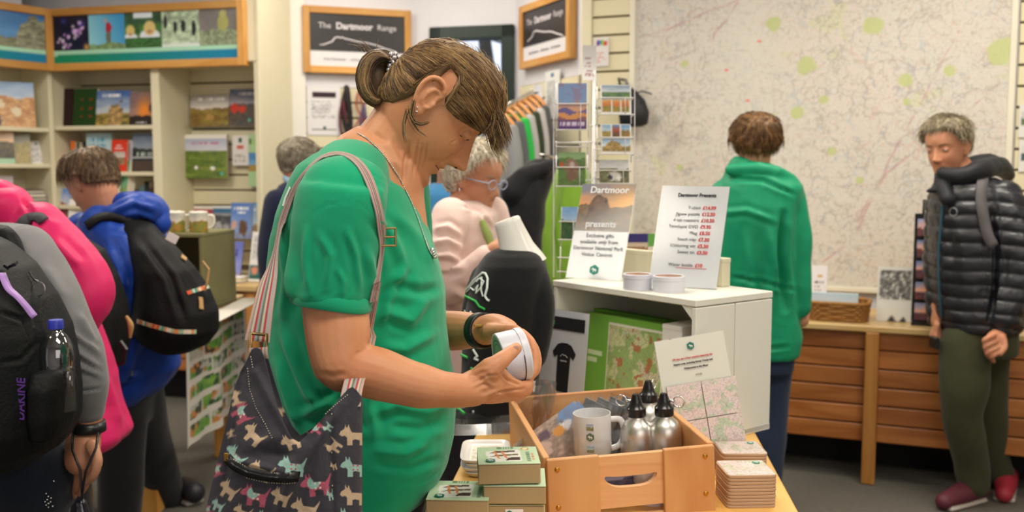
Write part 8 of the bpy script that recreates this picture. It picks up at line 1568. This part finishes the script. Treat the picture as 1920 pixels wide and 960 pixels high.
# ================= BACK-LEFT TABLE WITH CRATE AND MUGS
bt_ = thing('small_table', 'narrow wooden table behind the blue jacket with a tea towel over its side', 'table', (-1.6, 4.3, 0)); tz = .80
obj('tabletop', MB().box((-1.60, 4.32, tz-.015), (.50, .95, .03), .004), WORK, bt_, world=True)
for x, y in ((-1.44, 4.70), (-1.81, 4.74), (-1.50, 3.90), (-1.81, 3.92)): obj('leg', MB().box((x, y, (tz-.03)/2), (.075, .075, tz-.03), .004), OAKV, bt_, world=True)
oc_ = thing('painted_crate', 'olive green painted open box under the landscape mugs', 'crate', (-1.52, 4.42, tz), R(-8)); OLV = mat('olive_painted_wood', '75704a', .7, var=.08); zc = W(360, 436, 4.3).z-tz
obj('top_board', MB().box((0, 0, zc-.008), (.36, .34, .018), .003), OLV, oc_); obj('bottom_board', MB().box((0, 0, .009), (.36, .34, .018), .003), OLV, oc_)
for x in (-.17, .17): obj('side_board', MB().box((x, 0, zc/2), (.018, .34, zc-.034), .003), OLV, oc_)
obj('back_board', MB().box((0, .16, zc/2), (.32, .012, zc-.04)), mat('dark_olive', '4f4c36', .8), oc_)
for i, (px, lb) in enumerate(((312, 'landscape mug partly hidden by the hood, on the olive crate'), (330, 'landscape mug with its handle to the right, on the olive crate'), (373, 'landscape mug at the right end of the olive crate'))):
    p = W(px, 437, 4.30); t = thing('landscape_mug', lb, 'mug', (p.x, 4.30+(.02 if i == 0 else 0), tz+zc+.001), R(15), 'landscape mugs on the olive crate')
    r_ = .040; n = 40; zz = np.linspace(0, .094, 20); V = [(r_*math.cos(2*math.pi*j/n), r_*math.sin(2*math.pi*j/n), float(z)) for z in zz for j in range(n)]; V += [(r_*.9*math.cos(2*math.pi*j/n), r_*.9*math.sin(2*math.pi*j/n), .094) for j in range(n)]+[(r_*.88*math.cos(2*math.pi*j/n), r_*.88*math.sin(2*math.pi*j/n), .01) for j in range(n)]
    f = [(k*n+j, k*n+(j+1) % n, (k+1)*n+(j+1) % n, (k+1)*n+j) for k in range(21) for j in range(n)]; f.append(tuple(range(21*n, 22*n))); f.append(tuple(range(n))[::-1]); o = obj('cup', (V, f), attr_mat('printed_glaze', .25, .5, coat=.3), t, smooth=True)
    u = np.array([[j/n*3 % 1 for j in range(n)]]*20); v = np.array([[float(z)/.094]*n for z in zz]); cc = land(140+i, ('a8a8a0', 'd8d0c0'), ('6a8a3a', 'c07a30'), .55, rough=.1)(u, v); cc = np.where((v > .9)[..., None], np.array(C('e8e2d4')), cc); setcol(o.data, np.concatenate([lin_np(cc.reshape(-1, 3)), np.tile(lin(C('e8e2d4')), (2*n, 1))]))
    obj('handle', MB().limb([(.038, 0, .075), (.062, 0, .072), (.066, 0, .045), (.055, 0, .024), (.038, 0, .018)], [.006]*5, 10), mat('cream_glaze', 'e4dccb', .25, coat=.3), t, smooth=True)
# tea towel over the table side
TY0, TY1 = 3.80, 4.62; tw = thing('tea_towel', 'white tea towel with green comic-strip pictures hanging off the table side', 'tea towel', (-1.30, 4.2, tz))
def towel(u, v):
    c = np.ones(u.shape+(3,))*np.array(C('cfc9bf')); rows = 6
    for k in range(rows):
        wv = .012*np.sin(u*9+k); t0 = (v-.04+wv)*rows/.93; kk = (np.floor(t0) == k) & ((t0 % 1) > .16) & ((t0 % 1) < .86) & (u > .06) & (u < .95) & ((u*3.1+.3*k) % 1 > .05)
        f_ = fbm(u*14, v*16, 31+k); col = mixc(np.array(C('3f7a2c')), np.array(C('8ab04a')), f_*1.5-.3); col = mixc(col, np.array(C('c87a40')), (fbm(u*8+5, v*9, 35+k) > .6)*.9); col = mixc(col, np.array(C('b8b4b0')), (fbm(u*7, v*9+9, 38+k) > .6)*.9); col = mixc(col, np.array(C('26302a')), (fbm(u*18, v*20, 41+k) > .62)*.8); c = np.where(kk[..., None], col, c)
    return c
o = panel('cloth', TY1-TY0, .50, towel, tw, loc=(0, 0, -.50), rot=(0, 0, R(90)), res=.007, th=.003, m=attr_mat('tea_towel_cloth', .9, .2, .1, bump=.4, bs=300), curve=lambda u, v: -.0+.018*np.sin(u*11)*(1-v*.8)+.008*np.sin(u*23+1)*(1-v), edge='cfc9bf')
o = panel('folded_edge', TY1-TY0, .10, solid('cfc9bf'), tw, loc=(0, 0, .003), rot=(R(90), 0, R(90)), res=.03, th=.003, edge='cfc9bf')
